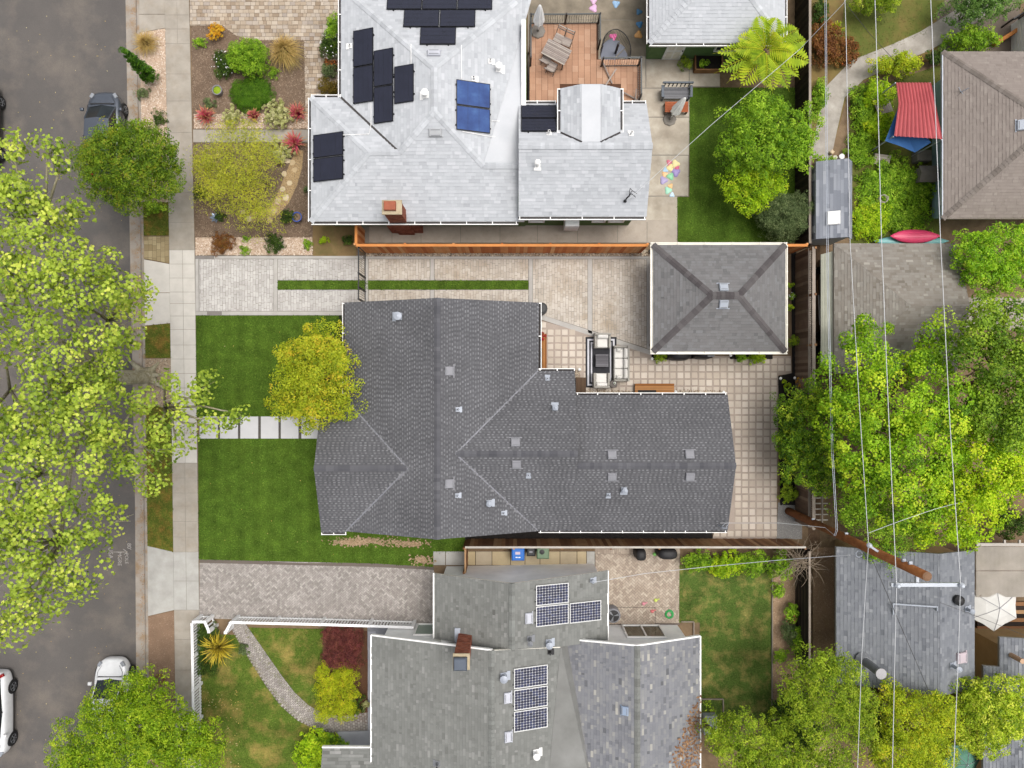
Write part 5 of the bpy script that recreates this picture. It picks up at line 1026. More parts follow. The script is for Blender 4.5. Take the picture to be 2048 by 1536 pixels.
tree('leafy_green_tree', 'dense bright green tree on the back lawn by the dark fence', (1478, 315), [(1500, 250, 3.6, 50, 48, 1.1), (1560, 255, 3.6, 46, 46, 1.1), (1530, 310, 3.6, 60, 45, 1.2), (1480, 300, 3.2, 46, 40, .9), (1590, 300, 3.2, 40, 46, .9), (1520, 220, 3.2, 40, 26, .8), (1610, 250, 2.8, 24, 34, .6)], f_grn, r=.1, leaf=(.13, .055), cover=2.6, clump=.22, bump=.3)
tree('lime_tree', 'smaller yellow lime tree below the leafy green tree', (1478, 392), [(1490, 360, 2.6, 44, 30, .8), (1530, 375, 2.4, 38, 24, .6), (1470, 385, 2.2, 30, 22, .6), (1500, 410, 2, 26, 26, .5), (1555, 365, 2, 20, 16, .5), (1510, 340, 2.6, 30, 18, .5)], f_lime, r=.06, leaf=(.09, .06), cover=2.6, clump=.2)
shrub('sage_shrub', 'grey green bush in the corner by the shed', 1565, 432, 54, 46, 2.0, f_sage, (.06, .035), 3.4, .16, lobes=6, bump=.3)
tree('silver_maple_tree', 'broad lime green tree spreading behind the back fence', (1700, 800), [(1770, 820, 6.5, 100, 80, 1.8), (1720, 720, 5.4, 62, 60, 1.3), (1700, 870, 5.6, 66, 66, 1.4), (1800, 920, 6.4, 95, 70, 1.6), (1860, 840, 6.6, 70, 80, 1.6), (1730, 950, 5.4, 60, 50, 1.2), (1840, 730, 5.6, 58, 52, 1.2), (1740, 660, 4.6, 40, 26, .8), (1810, 1010, 5.6, 74, 46, 1.2), (1680, 780, 5, 40, 44, 1), (1850, 670, 5, 28, 28, .7)], f_maple, r=.2, leaf=(.12, .09), cover=2.6, clump=.4, cl_leaves=90, bump=.4, tone=.42)
tree('dark_maple_tree', 'deeper green tree crowding the right edge behind the lime tree', (1900, 780), [(1960, 740, 7, 78, 80, 1.7), (1930, 660, 6, 50, 50, 1.2), (2010, 680, 6.5, 56, 56, 1.4), (1990, 820, 7.2, 80, 76, 1.6), (1930, 830, 6.4, 52, 60, 1.3), (2050, 780, 7, 60, 90, 1.6), (1950, 620, 5.2, 26, 24, .7), (2015, 620, 5.2, 30, 28, .7), (2090, 680, 6, 60, 70, 1.4)], f_mapled, r=.2, leaf=(.12, .09), cover=2.6, clump=.4, cl_leaves=90, bump=.4, tone=.42)
tree('spring_maple_tree', 'bright yellow green tree beside the utility pole wires', (1875, 935), [(1950, 930, 6.6, 80, 66, 1.6), (2010, 900, 6.6, 64, 60, 1.4), (1930, 1000, 6, 70, 50, 1.3), (1880, 960, 6, 50, 60, 1.2), (1985, 985, 6, 50, 46, 1.1), (2040, 950, 6, 40, 40, 1), (1900, 1050, 5.2, 60, 34, .9), (1960, 1055, 5, 34, 26, .8)], fol('spring_leaf', [S(86, 120, 8), S(124, 156, 14), S(156, 182, 28), S(176, 194, 44)]), r=.18, leaf=(.12, .09), cover=2.6, clump=.38, cl_leaves=80, bump=.4, tone=.4)
tree('camphor_tree', 'glossy bright green round tree beside the taupe roofed house', (1905, 540), [(1985, 510, 3.6, 70, 48, 1.2), (1940, 510, 3.4, 40, 50, 1), (2020, 550, 3.4, 50, 40, 1), (1965, 560, 3.2, 50, 32, .9), (2050, 490, 3.4, 50, 50, 1)], fol('camphor_leaf', [S(70, 110, 10), S(108, 150, 20), S(142, 178, 40), S(168, 190, 66)], rough=.4), r=.12, leaf=(.12, .05), cover=2.8, clump=.2)
tree('citrus_tree', 'dark glossy tree with yellow tips leaning over the patio edge', (1572, 870), [(1605, 870, 2.8, 52, 60, 1), (1580, 820, 2.5, 34, 36, .8), (1640, 910, 2.8, 46, 46, .9), (1600, 930, 2.5, 36, 40, .8), (1650, 830, 2.8, 44, 46, .9), (1620, 790, 2.5, 38, 30, .7), (1575, 880, 2.3, 26, 40, .6), (1655, 960, 2.4, 40, 30, .7)], f_glossy, r=.09, leaf=(.1, .05), cover=2.8, clump=.18, bump=.3, tone=.5)
tree('privet_tree', 'small leaved green tree tangled round the utility pole', (1722, 985), [(1740, 1030, 4, 60, 46, 1), (1800, 1050, 4, 60, 42, 1), (1700, 1010, 3.6, 36, 36, .8), (1840, 1070, 3.6, 34, 26, .7), (1770, 1100, 3.4, 40, 30, .7), (1780, 1128, 3, 30, 18, .5)], f_grn, r=.09, leaf=(.08, .05), cover=1.9, clump=.24, inner=.5, bump=.35)
shrub('laurel_bush', 'dark green bush at the right edge by the pergola', 2020, 1045, 40, 32, 1.8, f_dark, (.1, .055), 3, .16)
tree('ash_tree', 'olive green tree with bare grey limbs by the brown gravel strip', (1600, 1325), [(1660, 1370, 5.4, 66, 52, 1.3), (1620, 1330, 5, 46, 36, 1), (1705, 1410, 5, 44, 46, 1), (1600, 1390, 4.8, 44, 44, 1), (1668, 1330, 4.8, 34, 30, .9), (1640, 1450, 4.6, 50, 36, 1), (1720, 1460, 4.6, 30, 40, .8)], f_olive, m_barkp, r=.16, leaf=(.11, .04), cover=2.1, clump=.24, bump=.4)
tree('laurel_tree', 'mid green tree at the bottom edge beside the mottled roof', (1400, 1440), [(1480, 1475, 4.4, 62, 48, 1.1), (1440, 1460, 4, 34, 36, .8), (1540, 1510, 4.4, 60, 40, 1.1), (1600, 1540, 4.2, 60, 44, 1), (1500, 1545, 4, 60, 40, 1), (1560, 1450, 3.6, 30, 30, .7), (1660, 1520, 4, 40, 40, .9)], f_olive, r=.13, leaf=(.11, .045), cover=2.6, clump=.22, bump=.3)
tree('golden_elm_tree', 'yellow orange tree between the two green trees at the bottom', (1740, 1370), [(1830, 1440, 5, 64, 56, 1.3), (1790, 1400, 4.6, 36, 34, .9), (1860, 1420, 4.6, 40, 40, .9), (1800, 1500, 4.8, 56, 46, 1.1), (1860, 1500, 4.6, 44, 46, 1), (1760, 1520, 4.4, 34, 34, .8), (1830, 1550, 4.4, 60, 30, .9), (1775, 1375, 4, 20, 18, .5)], f_gold, r=.13, leaf=(.09, .045), cover=2.6, clump=.22, bump=.3, tone=.4)
tree('pittosporum_tree', 'round bright green tree at the bottom right corner', (1880, 1372), [(1965, 1425, 4.4, 64, 58, 1.3), (1930, 1400, 4, 36, 40, .9), (2010, 1430, 4.2, 46, 52, 1), (1960, 1470, 4, 54, 36, .9), (2040, 1400, 4, 30, 50, .8), (1985, 1380, 4, 40, 34, .8)], fol('pitto_leaf', [S(84, 110, 14), S(128, 152, 30), S(166, 182, 56), S(196, 204, 84)]), r=.13, leaf=(.12, .06), cover=2.6, clump=.22)
shrub('fence_bush', 'dark green bushy growth under the bare limbed tree', 1585, 1440, 50, 70, 2.2, f_dark, (.11, .05), 2.8, .2, lobes=5)
shrub('fence_bush', 'dark hedge between the golden and olive trees', 1745, 1450, 30, 60, 2.6, f_dark, (.1, .05), 2.8, .2, lobes=4)
tree('box_elder_tree', 'wide mid green tree hiding the white hatchback at the bottom left', (352, 1440), [(280, 1450, 4.6, 100, 70, 1.5), (230, 1420, 4.2, 56, 46, 1), (300, 1400, 4.2, 46, 50, 1), (350, 1470, 4.2, 70, 60, 1.2), (180, 1490, 4.2, 66, 56, 1.1), (260, 1530, 4.4, 100, 50, 1.3), (390, 1510, 4, 56, 60, 1), (150, 1540, 4, 46, 40, .9), (420, 1480, 3.6, 30, 36, .7), (275, 1365, 3.8, 26, 26, .6)], f_grn if False else fol('elder_leaf', [S(64, 92, 8), S(98, 128, 16), S(130, 154, 28), S(154, 166, 46)]), r=.15, leaf=(.1, .05), cover=2.8, clump=.22, bump=.3)
# tree with giant fronds --------------------------------------------------------
def frond(parent, a, b, lift, w, m):
    """one pinnate leaf from a to b: midrib and paired leaflets"""
    a = Vector(a); b = Vector(b); n = 15; V = []; Fq = []; val = []; pts = []
    for i in range(n+1):
        t = i/n; p = a.lerp(b, t)+Vector((0, 0, lift*math.sin(t*math.pi*.8)-lift*.5*t*t)); pts.append(p)
    d = (b-a); d.z = 0; d.normalize(); s = Vector((-d.y, d.x, 0)); vv = rnd(.2, .75)
    for i in range(1, n+1):
        p = pts[i]; ll = w*math.sin(min(1, (i+1.5)/n*.95+.05)*math.pi)**.7
        for sg in (-1, 1):
            tip = p+(s*sg*.9+d*.42)*ll-Vector((0, 0, ll*.18)); hw_ = (b-a).length/n*.68; mid = p.lerp(tip, .45)+Vector((0, 0, ll*.05)); o = len(V)
            V += [p-d*hw_*.5, mid-d*hw_, tip, mid+d*hw_]; Fq.append([o, o+1, o+2, o+3]); val.append(min(1, max(0, vv+rnd(-.22, .22))))
    mb = MB(); mb.v = [tuple(x) for x in V]; mb.f = Fq; mb.c = val; mb.tube(pts, [.022*(1-i/n*.8) for i in range(n+1)], 4, .9); return mb.build('frond', m, parent)
b = P(1508, 118); tf = empty('frond_tree', b, 'tree with giant yellow green feathery fronds over the green outbuilding', 'tree'); hub = P(1532, 100, 3.2)
mb = MB(); mb.tube([b, b.lerp(hub, .5)+Vector((.05, .05, 0)), hub], [.14, .11, .09], 9); mb.build('trunk', m_bark, tf, smooth=True)
for ex, ey, z, w in ((1512, 30, 3.5, .5), (1552, 33, 3.6, .5), (1598, 58, 3.3, .55), (1615, 82, 3.1, .5), (1622, 128, 2.9, .55), (1590, 110, 3.5, .45), (1578, 185, 2.7, .45), (1545, 190, 2.8, .5), (1528, 180, 3.0, .42), (1478, 178, 2.8, .55), (1462, 100, 3.2, .45), (1425, 108, 2.6, .35), (1428, 148, 2.6, .42), (1470, 74, 3.2, .42), (1495, 55, 3.4, .45), (1452, 168, 2.5, .35), (1600, 160, 2.6, .35), (1500, 130, 3.5, .4), (1558, 70, 3.7, .4)):
    e = P(ex, ey, z); a = hub.lerp(e, .08); frond(tf, a, e, .35, w*1.3, f_fern)

# ---------------------------------------------------------------- kerb strip and front garden plants
tuft('fountain_grass', 'straw coloured round grass clump in the kerb strip', 298, 92, 34, .7, 420, f_dry, .012)
b = P(300, 158); cyp = empty('columnar_cypress', b, 'narrow dark green cypress leaning over the kerb', 'shrub')
crown('foliage', cyp, [(301-52*t, 154-51*t, .35+3.5*t, 17-10*t, 12-6*t, .4) for t in np.linspace(0, 1, 16)], fol('cypress_leaf', [S(30, 62, 8), S(52, 90, 14), S(76, 116, 24), S(96, 134, 36)]), (.07, .045), 3, .09, inner=.3, bump=.12)
mb = MB(); mb.tube([b, P(268, 121, 2.6)], [.05, .02], 7); mb.build('trunk', m_bark, cyp)
for px, py, r, h, m, lab in ((286, 188, 14, .3, f_sage, 'low sage green plant below the cypress in the kerb strip'), (318, 235, 16, .4, f_dark, 'dark green plant at the top of the tree shade in the kerb strip'), (310, 418, 16, .25, f_grn, 'bushy weeds at the top of the grass verge')): shrub('ground_plant', lab, px, py, r, r, h, m, (.06, .03), 1.6, .1)
shrub('lantana_shrub', 'bright orange yellow shrub at the corner of the mulch garden', 432, 65, 17, 16, .7, f_orange, (.05, .04), 3.2, .07, cat='shrub')
shrub('rounded_shrub', 'large round mid green shrub in the middle of the mulch garden', 498, 116, 38, 38, 1.2, f_grn, (.06, .035), 3.4, .12, lobes=5)
m_wf = mat('white_petal', [S(240, 240, 236)], dirt=None, fine=0); m_rf = mat('red_petal', [S(206, 60, 84), S(222, 100, 110)], src='attr', dirt=None); m_of = mat('orange_petal', [S(222, 110, 40)], dirt=None, fine=0)
shrub('daisy_shrub', 'dark green shrub dotted with white flowers', 448, 128, 25, 27, .5, f_dark, (.05, .03), 3, .1, flowers=m_wf, nfl=46)
tuft('maiden_grass', 'large arching tan grass clump by the paver drive', 572, 106, 44, .9, 620, f_dry, .012, bend=(.25, -.35))
shrub('ground_cover_mound', 'flat deep green mounded ground cover in the mulch garden', 503, 188, 41, 38, .35, fol('mound_leaf', [S(42, 74, 8), S(62, 98, 12), S(82, 118, 22), S(96, 128, 34)]), (.05, .02), 4, .1, lobes=4)
shrub('ground_plant', 'thin green tuft beside the ground cover mound', 545, 145, 16, 14, .25, f_grn, (.05, .02), 1.5, .1)
for px, py, r, lab in ((416, 237, 21, 'red cordyline nearest the sidewalk above the garden walk'), (513, 236, 13, 'small red cordyline between two pale shrubs'), (598, 231, 21, 'red cordyline by the house above the garden walk'), (592, 289, 24, 'red cordyline just below the garden walk')): tuft('cordyline', lab, px, py, r*1.25, .75, 110, f_cord, .036, cat='plant', droop=.6, group='red cordylines')
for px, py, r, h, lab in ((467, 233, 20, .6, 'pale cream green shrub left of the small red cordyline'), (555, 229, 30, .7, 'larger pale cream green shrub right of the small red cordyline'), (562, 300, 26, .5, 'pale shrub below the garden walk under the airy tree')): shrub('euphorbia', lab, px, py, r, r, h, f_pale, (.08, .06), 2.6, .08, lobes=5)
for px, py, r, h, m, lab in ((400, 85, 14, .3, f_grn, 'low green plant by the sidewalk at the top of the mulch bed'), (462, 138, 8, .2, f_sage, 'pale weed left of the daisy shrub'), (420, 206, 12, .2, f_sage, 'wispy sage plant below the round pot'), (402, 385, 16, .6, f_dark, 'very dark green plant by the sidewalk under the airy tree'), (440, 433, 13, .4, f_dark, 'dark plant behind the glass ornament'), (576, 434, 17, .5, f_dark, 'dark spotted shrub beside the blue pot'), (615, 380, 9, .5, f_sage, 'blue green plant against the front wall'), (445, 487, 26, .4, f_rust, 'brownish green shrub at the left of the gravel strip'), (546, 486, 22, .4, f_dark, 'dark green shrub in the middle of the gravel strip'), (493, 478, 8, .2, f_grn, 'small weed at the top of the gravel strip'), (490, 500, 10, .2, f_grn, 'low weed between the two gravel strip shrubs'), (614, 490, 11, .25, f_grn, 'small green plant at the right end of the gravel strip'), (648, 481, 10, .25, f_lime, 'lime green weed in the dirt patch'), (697, 480, 13, .5, f_dark, 'dark green shrub in the dirt patch by the orange fence')): shrub('ground_plant', lab, px, py, r, r*.9, h, m, (.06, .03), 2.2, .09)
for px, py, rx, ry, h, m, fl, lab in ((670, 60, 16, 34, 1.2, f_grn, None, 'bright green shrub against the pale house, topmost'), (660, 95, 20, 26, 1.0, f_dark, m_wf, 'white flowered dark shrub against the pale house'), (662, 130, 14, 12, .6, f_rust, m_of, 'rusty orange flowering shrub against the pale house'), (658, 144, 16, 14, .7, f_sage, None, 'grey green shrub below the orange flowers'), (658, 176, 24, 18, .8, fol('bronze_leaf', [S(70, 66, 20), S(112, 98, 34), S(142, 124, 46), S(120, 84, 34)]), None, 'bronze shrub at the corner step of the pale house')): shrub('foundation_shrub', lab, px, py, rx, ry, h, m, (.06, .035), 3, .12, flowers=fl, nfl=30)
# ---------------------------------------------------------------- back yard plants
shrub('potted_bush', 'spiky olive bush beside the white door of the green outbuilding', 1372, 127, 13, 13, .7, f_olive, (.1, .02), 2, .12)
for px, py, r, h, m, fl, lab in ((1320, 713, 14, .5, f_olive, None, 'small rounded shrub left of the black grill covers'), (1481, 713, 11, .4, f_grn, None, 'small shrub by the garage wall near the path lights'), (1514, 714, 16, .5, f_lime, None, 'lime green shrub by the garage wall'), (1580, 572, 5, .4, f_lime, None, 'tiny lime plant beside the garage, upper'), (1582, 592, 7, .4, f_grn, m_wf, 'white flowered seedling beside the garage'), (1579, 615, 6, .4, f_lime, m_of, 'orange flowered seedling beside the garage'), (1588, 682, 11, .6, f_olive, None, 'loose yellow green plant by the fence near the garage corner'), (1572, 768, 7, .4, f_lime, None, 'small lime plant at the corner of the black mulch bed'), (1574, 938, 11, .5, f_sage, None, 'clipped green ball shrub, upper of the pair in black mulch'), (1572, 957, 11, .5, f_grn, None, 'clipped green ball shrub, lower of the pair in black mulch'), (1574, 986, 20, .7, f_olive, None, 'spiky yellow green shrub above the grey gravel'), (1605, 765, 10, 1.2, f_orange, None, 'orange pink blossom cluster by the brown fence')): shrub('border_plant', lab, px, py, r, r, h, m, (.06, .03), 2.8, .08, flowers=fl, nfl=8)
for px, py, rx, ry, h, m, lab in ((1395, 1122, 30, 24, .9, f_grn, 'leafy green hedge plant left end along the wooden fence'), (1450, 1128, 36, 28, 1.0, f_lime, 'lime hedge plant in the middle along the wooden fence'), (1500, 1122, 34, 26, 1.0, f_grn, 'leafy hedge plant right end along the wooden fence'), (1562, 1128, 24, 30, 1.4, f_grn, 'green bush in the fence corner below the dead branches'), (1580, 1225, 14, 20, .9, f_grn, 'green rose bush with red blooms by the plank fence'), (1578, 1262, 18, 22, .7, f_sage, 'grey lavender clump by the plank fence'), (1598, 1280, 16, 30, 1.0, f_grn, 'tall green weeds by the plank fence'), (1555, 1180, 12, 14, .4, f_grn, 'small green seedlings in the leaf litter'), (1560, 1310, 14, 14, .4, f_grn, 'low green seedlings below the lavender clump')): shrub('hedge_plant', lab, px, py, rx, ry, h, m, (.09, .045), 2.4, .14, lobes=4, flowers=m_rf if 'red' in lab else None, nfl=6)
b = P(1578, 1112); db = empty('dead_bush', b, 'leafless tangle of pale dead branches over the fence corner', 'shrub'); mb = MB()
for i in range(110):
    a = rnd(0, 6.28); l = rnd(.5, 1.35); c0 = b+Vector((rnd(-.2, .2), rnd(-.2, .2), rnd(.5, 2.0))); k1 = rnd(-1.2, 1.2); pts = [c0]
    for s_ in range(5):
        a += k1*.35+rnd(-.3, .3); pts.append(pts[-1]+Vector((math.cos(a)*l/4, math.sin(a)*l/4, rnd(-.05, .16))))
    mb.tube(pts, [.014, .012, .01, .009, .007, .004], 4, cap=False)
mb.tube([b, b+Vector((.05, .05, 1.2)), b+Vector((.1, -.1, 2.2))], [.05, .04, .02], 6); mb.build('branches', m_twig, db, kind='stuff')
# lower front garden
def hedge(name, label, x0, y0, x1, y1, h, m, leaf=(.06, .035), cover=3.2):
    c = P((x0+x1)/2, (y0+y1)/2); root = empty(name, c, label, 'hedge'); lob = []
    nx = max(2, int((x1-x0)/28)); ny = max(2, int((y1-y0)/28))
    for i in range(nx):
        for j in range(ny): lob.append((x0+(i+.5)*(x1-x0)/nx, y0+(j+.5)*(y1-y0)/ny, h*.6, (x1-x0)/nx*.62, (y1-y0)/ny*.62, h*.42))
    crown('foliage', root, lob, m, leaf, cover, .13, zmin=.05, bump=.3); mb = MB(); [mb.tube([P(l[0], l[1], -.02), P(l[0], l[1], h*.6)], [.025, .012], 5) for l in lob]; mb.build('stem', m_bark, root); return root
hedge('plum_hedge', 'clipped plum red hedge beside the curved brick path', 650, 1256, 722, 1332, 1.0, f_red, (.07, .02))
hedge('golden_hedge', 'clipped yellow green hedge below the plum hedge', 637, 1330, 710, 1436, 1.0, fol('golden_hedge_leaf', [S(96, 112, 10), S(132, 146, 18), S(162, 170, 34), S(176, 160, 40)]), (.06, .03))
shrub('leafy_bush', 'bright green bush at the porch corner on the bottom edge', 632, 1502, 42, 40, 1.4, f_lime, (.11, .06), 2.8, .16, lobes=5)
shrub('porch_plant', 'dark green plant by the porch beside the golden hedge', 715, 1405, 16, 22, .8, f_dark, (.09, .06), 1.8, .14); shrub('porch_plant', 'pale leafed sprig at the porch edge', 732, 1412, 8, 10, .5, f_pale, (.09, .06), 1.2, .1)
shrub('porch_bush', 'dark green foliage between the bright bush and the porch', 672, 1482, 26, 18, 1.0, f_grn, (.1, .05), 2.4, .14)
hedge('low_hedge', 'dark green low hedge inside the white picket fence corner', 393, 1248, 432, 1350, .5, f_dark, (.06, .03), 2.8)
tuft('striped_cordyline', 'large yellow striped spiky plant by the white gate', 440, 1292, 44, .9, 190, f_cordy, .032, cat='plant', droop=.5, rad=False)
shrub('ground_plant', 'blue green succulent patch beside the brick path', 487, 1298, 14, 14, .25, f_sage, (.07, .05), 2.2, .08)
# overgrown yard on the right
for px, py, rx, ry, h, m, fl, lab in ((1790, 130, 50, 22, 1.4, f_gold, None, 'yellow green lemon shrub above the red canopy'), (1755, 190, 26, 30, 1.2, f_lime, None, 'yellow lime shrub left of the red canopy'), (1760, 250, 34, 30, .9, f_lime, None, 'lime green bramble left of the blue tarp'), (1740, 215, 40, 50, .5, f_grn, None, 'wide green ground vine beside the concrete path'), (1770, 370, 60, 60, .35, f_grn, None, 'large mat of green weeds in the middle of the yard'), (1740, 440, 50, 40, .4, f_lime, None, 'light green weeds next to the shed'), (1810, 440, 50, 40, .4, f_grn, None, 'green weeds above the kayaks'), (1835, 380, 34, 50, .4, f_grn, None, 'green weeds along the teal wall'), (1720, 300, 30, 40, .35, f_grn, None, 'green weeds below the concrete path'), (1940, 82, 52, 24, 1.3, f_grn, None, 'green shrub row above the taupe roof'), (1875, 115, 24, 14, .8, f_dark, None, 'dark shrub at the roof corner by the path'),
                                   (1950, 15, 70, 36, 2.6, fol('magnolia_leaf', [S(44, 72, 30), S(72, 104, 46), S(102, 134, 66), S(126, 154, 84)]), None, 'long leaved green tree canopy at the top edge'), (1745, 8, 46, 22, 2.0, f_olive, None, 'olive green branches hanging at the top edge'), (1650, 90, 32, 46, 1.0, f_rust, None, 'reddish brown shrub by the dark fence'), (1690, 105, 26, 28, .6, f_rust, m_of, 'rust and orange flowering weeds beside the path'), (1640, 30, 16, 30, .6, f_dark, None, 'dark weeds along the top of the fence'), (1640, 190, 14, 30, .5, f_grn, None, 'green weeds between the fence and the path'), (1650, 330, 22, 20, .6, f_grn, None, 'weeds above the shed roof'), (1985, 1380, 30, 20, 1.0, f_olive, None, 'olive shrub beside the corner roof')):
    shrub('yard_plant', lab, px, py, rx, ry, h, m, (.09, .05), 2.4 if h > .45 else 1.9, .16, lobes=5, flowers=fl, nfl=14, bump=.35)
tuft('yellow_palm', 'small yellow spiky palm by the brown shrub', 1662, 68, 24, 1.0, 40, f_gold, .03, cat='plant', rad=False)
# ================================================================ solar panels
m_pv = mat('pv_black', [S(34, 36, 50), S(42, 44, 60)], scale=2, rough=.22, spec=.5, dirt=None, fine=.03); m_pvb = mat('pv_blue', [S(47, 65, 114), S(60, 85, 139), S(81, 114, 163)], scale=1.2, rough=.55, spec=.15, dirt=None, fine=.04)
m_pvf = flat('pv_frame', S(30, 30, 34), .4, .4); m_pvw = flat('pv_frame_white', S(222, 222, 220), .4); m_cell = mat('pv_cell', [S(36, 38, 56), S(48, 50, 72), S(60, 66, 96)], src='attr', rough=.2, spec=.5, dirt=None, fine=0); m_back = flat('pv_back', S(206, 206, 208), .3)
def solar(label, x0, y0, x1, y1, pl, style='black', group='solar panels'):
    c = on_plane((x0+x1)/2, (y0+y1)/2, pl, .1); u, t, n = axes(pl)
    ex = on_plane(x1, (y0+y1)/2, pl, .1)-on_plane(x0, (y0+y1)/2, pl, .1); ey = on_plane((x0+x1)/2, y0, pl, .1)-on_plane((x0+x1)/2, y1, pl, .1)
    if abs(ex.dot(u)) > abs(ex.dot(t)): su, st = abs(ex.dot(u)), abs(ey.dot(t))
    else: su, st = abs(ey.dot(u)), abs(ex.dot(t))
    su = su/2-.008; st = st/2-.008; M = tilt(pl, c); root = empty('solar_panel', c, label, 'solar panel', group)
    mb = MB(); mb.box(-su, su, -st, st, -.03, 0, M=M); mb.build('glass', m_pvb if style == 'blue' else (m_back if style == 'cells' else m_pv), root)
    f = .03; mb = MB(); mb.box(-su, su, st-f, st, -.04, .006, M=M); mb.box(-su, su, -st, -st+f, -.04, .006, M=M); mb.box(-su, -su+f, -st+f, st-f, -.04, .006, M=M); mb.box(su-f, su, -st+f, st-f, -.04, .006, M=M)
    mb.build('frame', m_pvw if style == 'cells' else m_pvf, root)
    mb = MB()
    for sx in (-.6, .6):
        for sy in (-1, 1): mb.box(su*sx-.03, su*sx+.03, st*sy-.04, st*sy+.04, -.09, -.005, M=M)
    mb.build('clamp', m_pvf, root, kind='stuff')
    if style == 'cells':
        mb = MB(); nu, nv = (11, 7) if su > st else (7, 11); cu = (2*su-2*f-.02)/nu; cv = (2*st-2*f-.02)/nv
        for i in range(nu):
            for j in range(nv):
                a = -su+f+.01+i*cu+.004; b_ = -st+f+.01+j*cv+.004; w_, h_ = cu-.008, cv-.008; k = .02
                mb.add([M @ Vector(q) for q in ((a+k, b_, .003), (a+w_-k, b_, .003), (a+w_, b_+k, .003), (a+w_, b_+h_-k, .003), (a+w_-k, b_+h_, .003), (a+k, b_+h_, .003), (a, b_+h_-k, .003), (a, b_+k, .003))], [list(range(8))], random.random())
        mb.build('cells', m_cell, root, kind='stuff')
    else:
        mb = MB(); [mb.box(-su+f, su-f, v*st-.004, v*st+.004, 0, .002, M=M) for v in ((-.33, .33) if style == 'blue' else (-.5, 0, .5))]; mb.build('busbar', m_pvf, root, kind='stuff')
for lab, b, k, st in (('black solar panel, upper of the leftmost column on the pale west slope', (706, 58, 746, 131), 'W', 'black'), ('black solar panel, lower of the leftmost column on the pale west slope', (706, 132, 746, 205), 'W', 'black'), ('black solar panel, upper of the middle column on the pale west slope', (747, 98, 786, 171), 'W', 'black'), ('black solar panel, lower of the middle column on the pale west slope', (747, 172, 786, 245), 'W', 'black'), ('single black solar panel nearest the ridge on the pale west slope', (788, 130, 827, 205), 'W', 'black'),
                      ('black solar panel on the front hip above its twin near the gutter', (626, 266, 686, 313), 'FW', 'black'), ('black solar panel on the front hip below its twin near the gutter', (626, 314, 686, 361), 'FW', 'black'), ('black solar panel at the top edge, left of its row of three', (774, -20, 844, 18), 'N', 'black'), ('black solar panel at the top edge, middle of its row of three', (844.5, -20, 914.5, 18), 'N', 'black'), ('black solar panel at the top edge, right of its row of three', (915, -20, 985, 18), 'N', 'black'),
                      ('black solar panel, left of the pair in the second row', (807, 19, 878.5, 53), 'N', 'black'), ('black solar panel, right of the pair in the second row', (879.5, 19, 951, 53), 'N', 'black'), ('single black solar panel at the point of the triangular array', (840, 54, 912, 88), 'N', 'black'), ('bright blue solar panel, upper of the pair on the east slope', (913, 163, 981, 213), 'E', 'blue'), ('bright blue solar panel, lower of the pair on the east slope', (913, 214, 981, 263), 'E', 'blue'), ('black solar panel beside the deck, upper of the pair', (1042, 210, 1113, 235.5), 'AN', 'black'), ('black solar panel beside the deck, lower of the pair', (1042, 236.5, 1113, 262), 'AN', 'black')): solar(lab, *b, PN[k], st)
for lab, b, k in (('gridded solar panel, top left of the upper three on the olive roof', (1072, 1168, 1138, 1209), 'B'), ('gridded solar panel, bottom left of the upper three on the olive roof', (1072, 1210, 1138, 1251), 'B'), ('gridded solar panel set to the right of the upper three on the olive roof', (1139.5, 1203, 1203, 1244), 'B'), ('gridded solar panel, top of the lower column on the olive roof', (1028, 1333, 1096, 1374), 'D'), ('gridded solar panel, middle of the lower column on the olive roof', (1028, 1375.5, 1096, 1417), 'D'), ('gridded solar panel, bottom of the lower column on the olive roof', (1028, 1418.5, 1096, 1460), 'D')): solar(lab, *b, PS[k], 'cells')

# ================================================================ fences
m_cedar = mat('new_cedar', [S(190, 104, 52), S(212, 128, 70), S(224, 150, 92), S(234, 174, 120)], src='obj', dirt=(.86, 1.08), dscale=2.5, fine=.1); m_cedart = mat('cedar_cap', [S(206, 132, 70), S(222, 150, 88)], scale=2, fine=.06)
m_brownf = mat('brown_boards', [S(116, 80, 54), S(142, 100, 68), S(164, 122, 84), S(182, 146, 108)], src='obj', dirt=(.8, 1.1), dscale=2.5, fine=.12); m_greyrail = mat('grey_rail', [S(180, 172, 162), S(206, 200, 190)], scale=2, fine=.08)
m_darkf = mat('dark_boards', [S(38, 30, 26), S(54, 44, 38), S(72, 60, 50)], src='obj', dirt=(.8, 1.1), dscale=2.5, fine=.12); m_oldf = mat('weathered_boards', [S(104, 84, 70), S(128, 106, 90), S(150, 130, 112)], src='obj', dirt=(.8, 1.1), dscale=2.5, fine=.12); m_oldrail = mat('weathered_rail', [S(140, 128, 116), S(168, 156, 144)], scale=2, fine=.1)
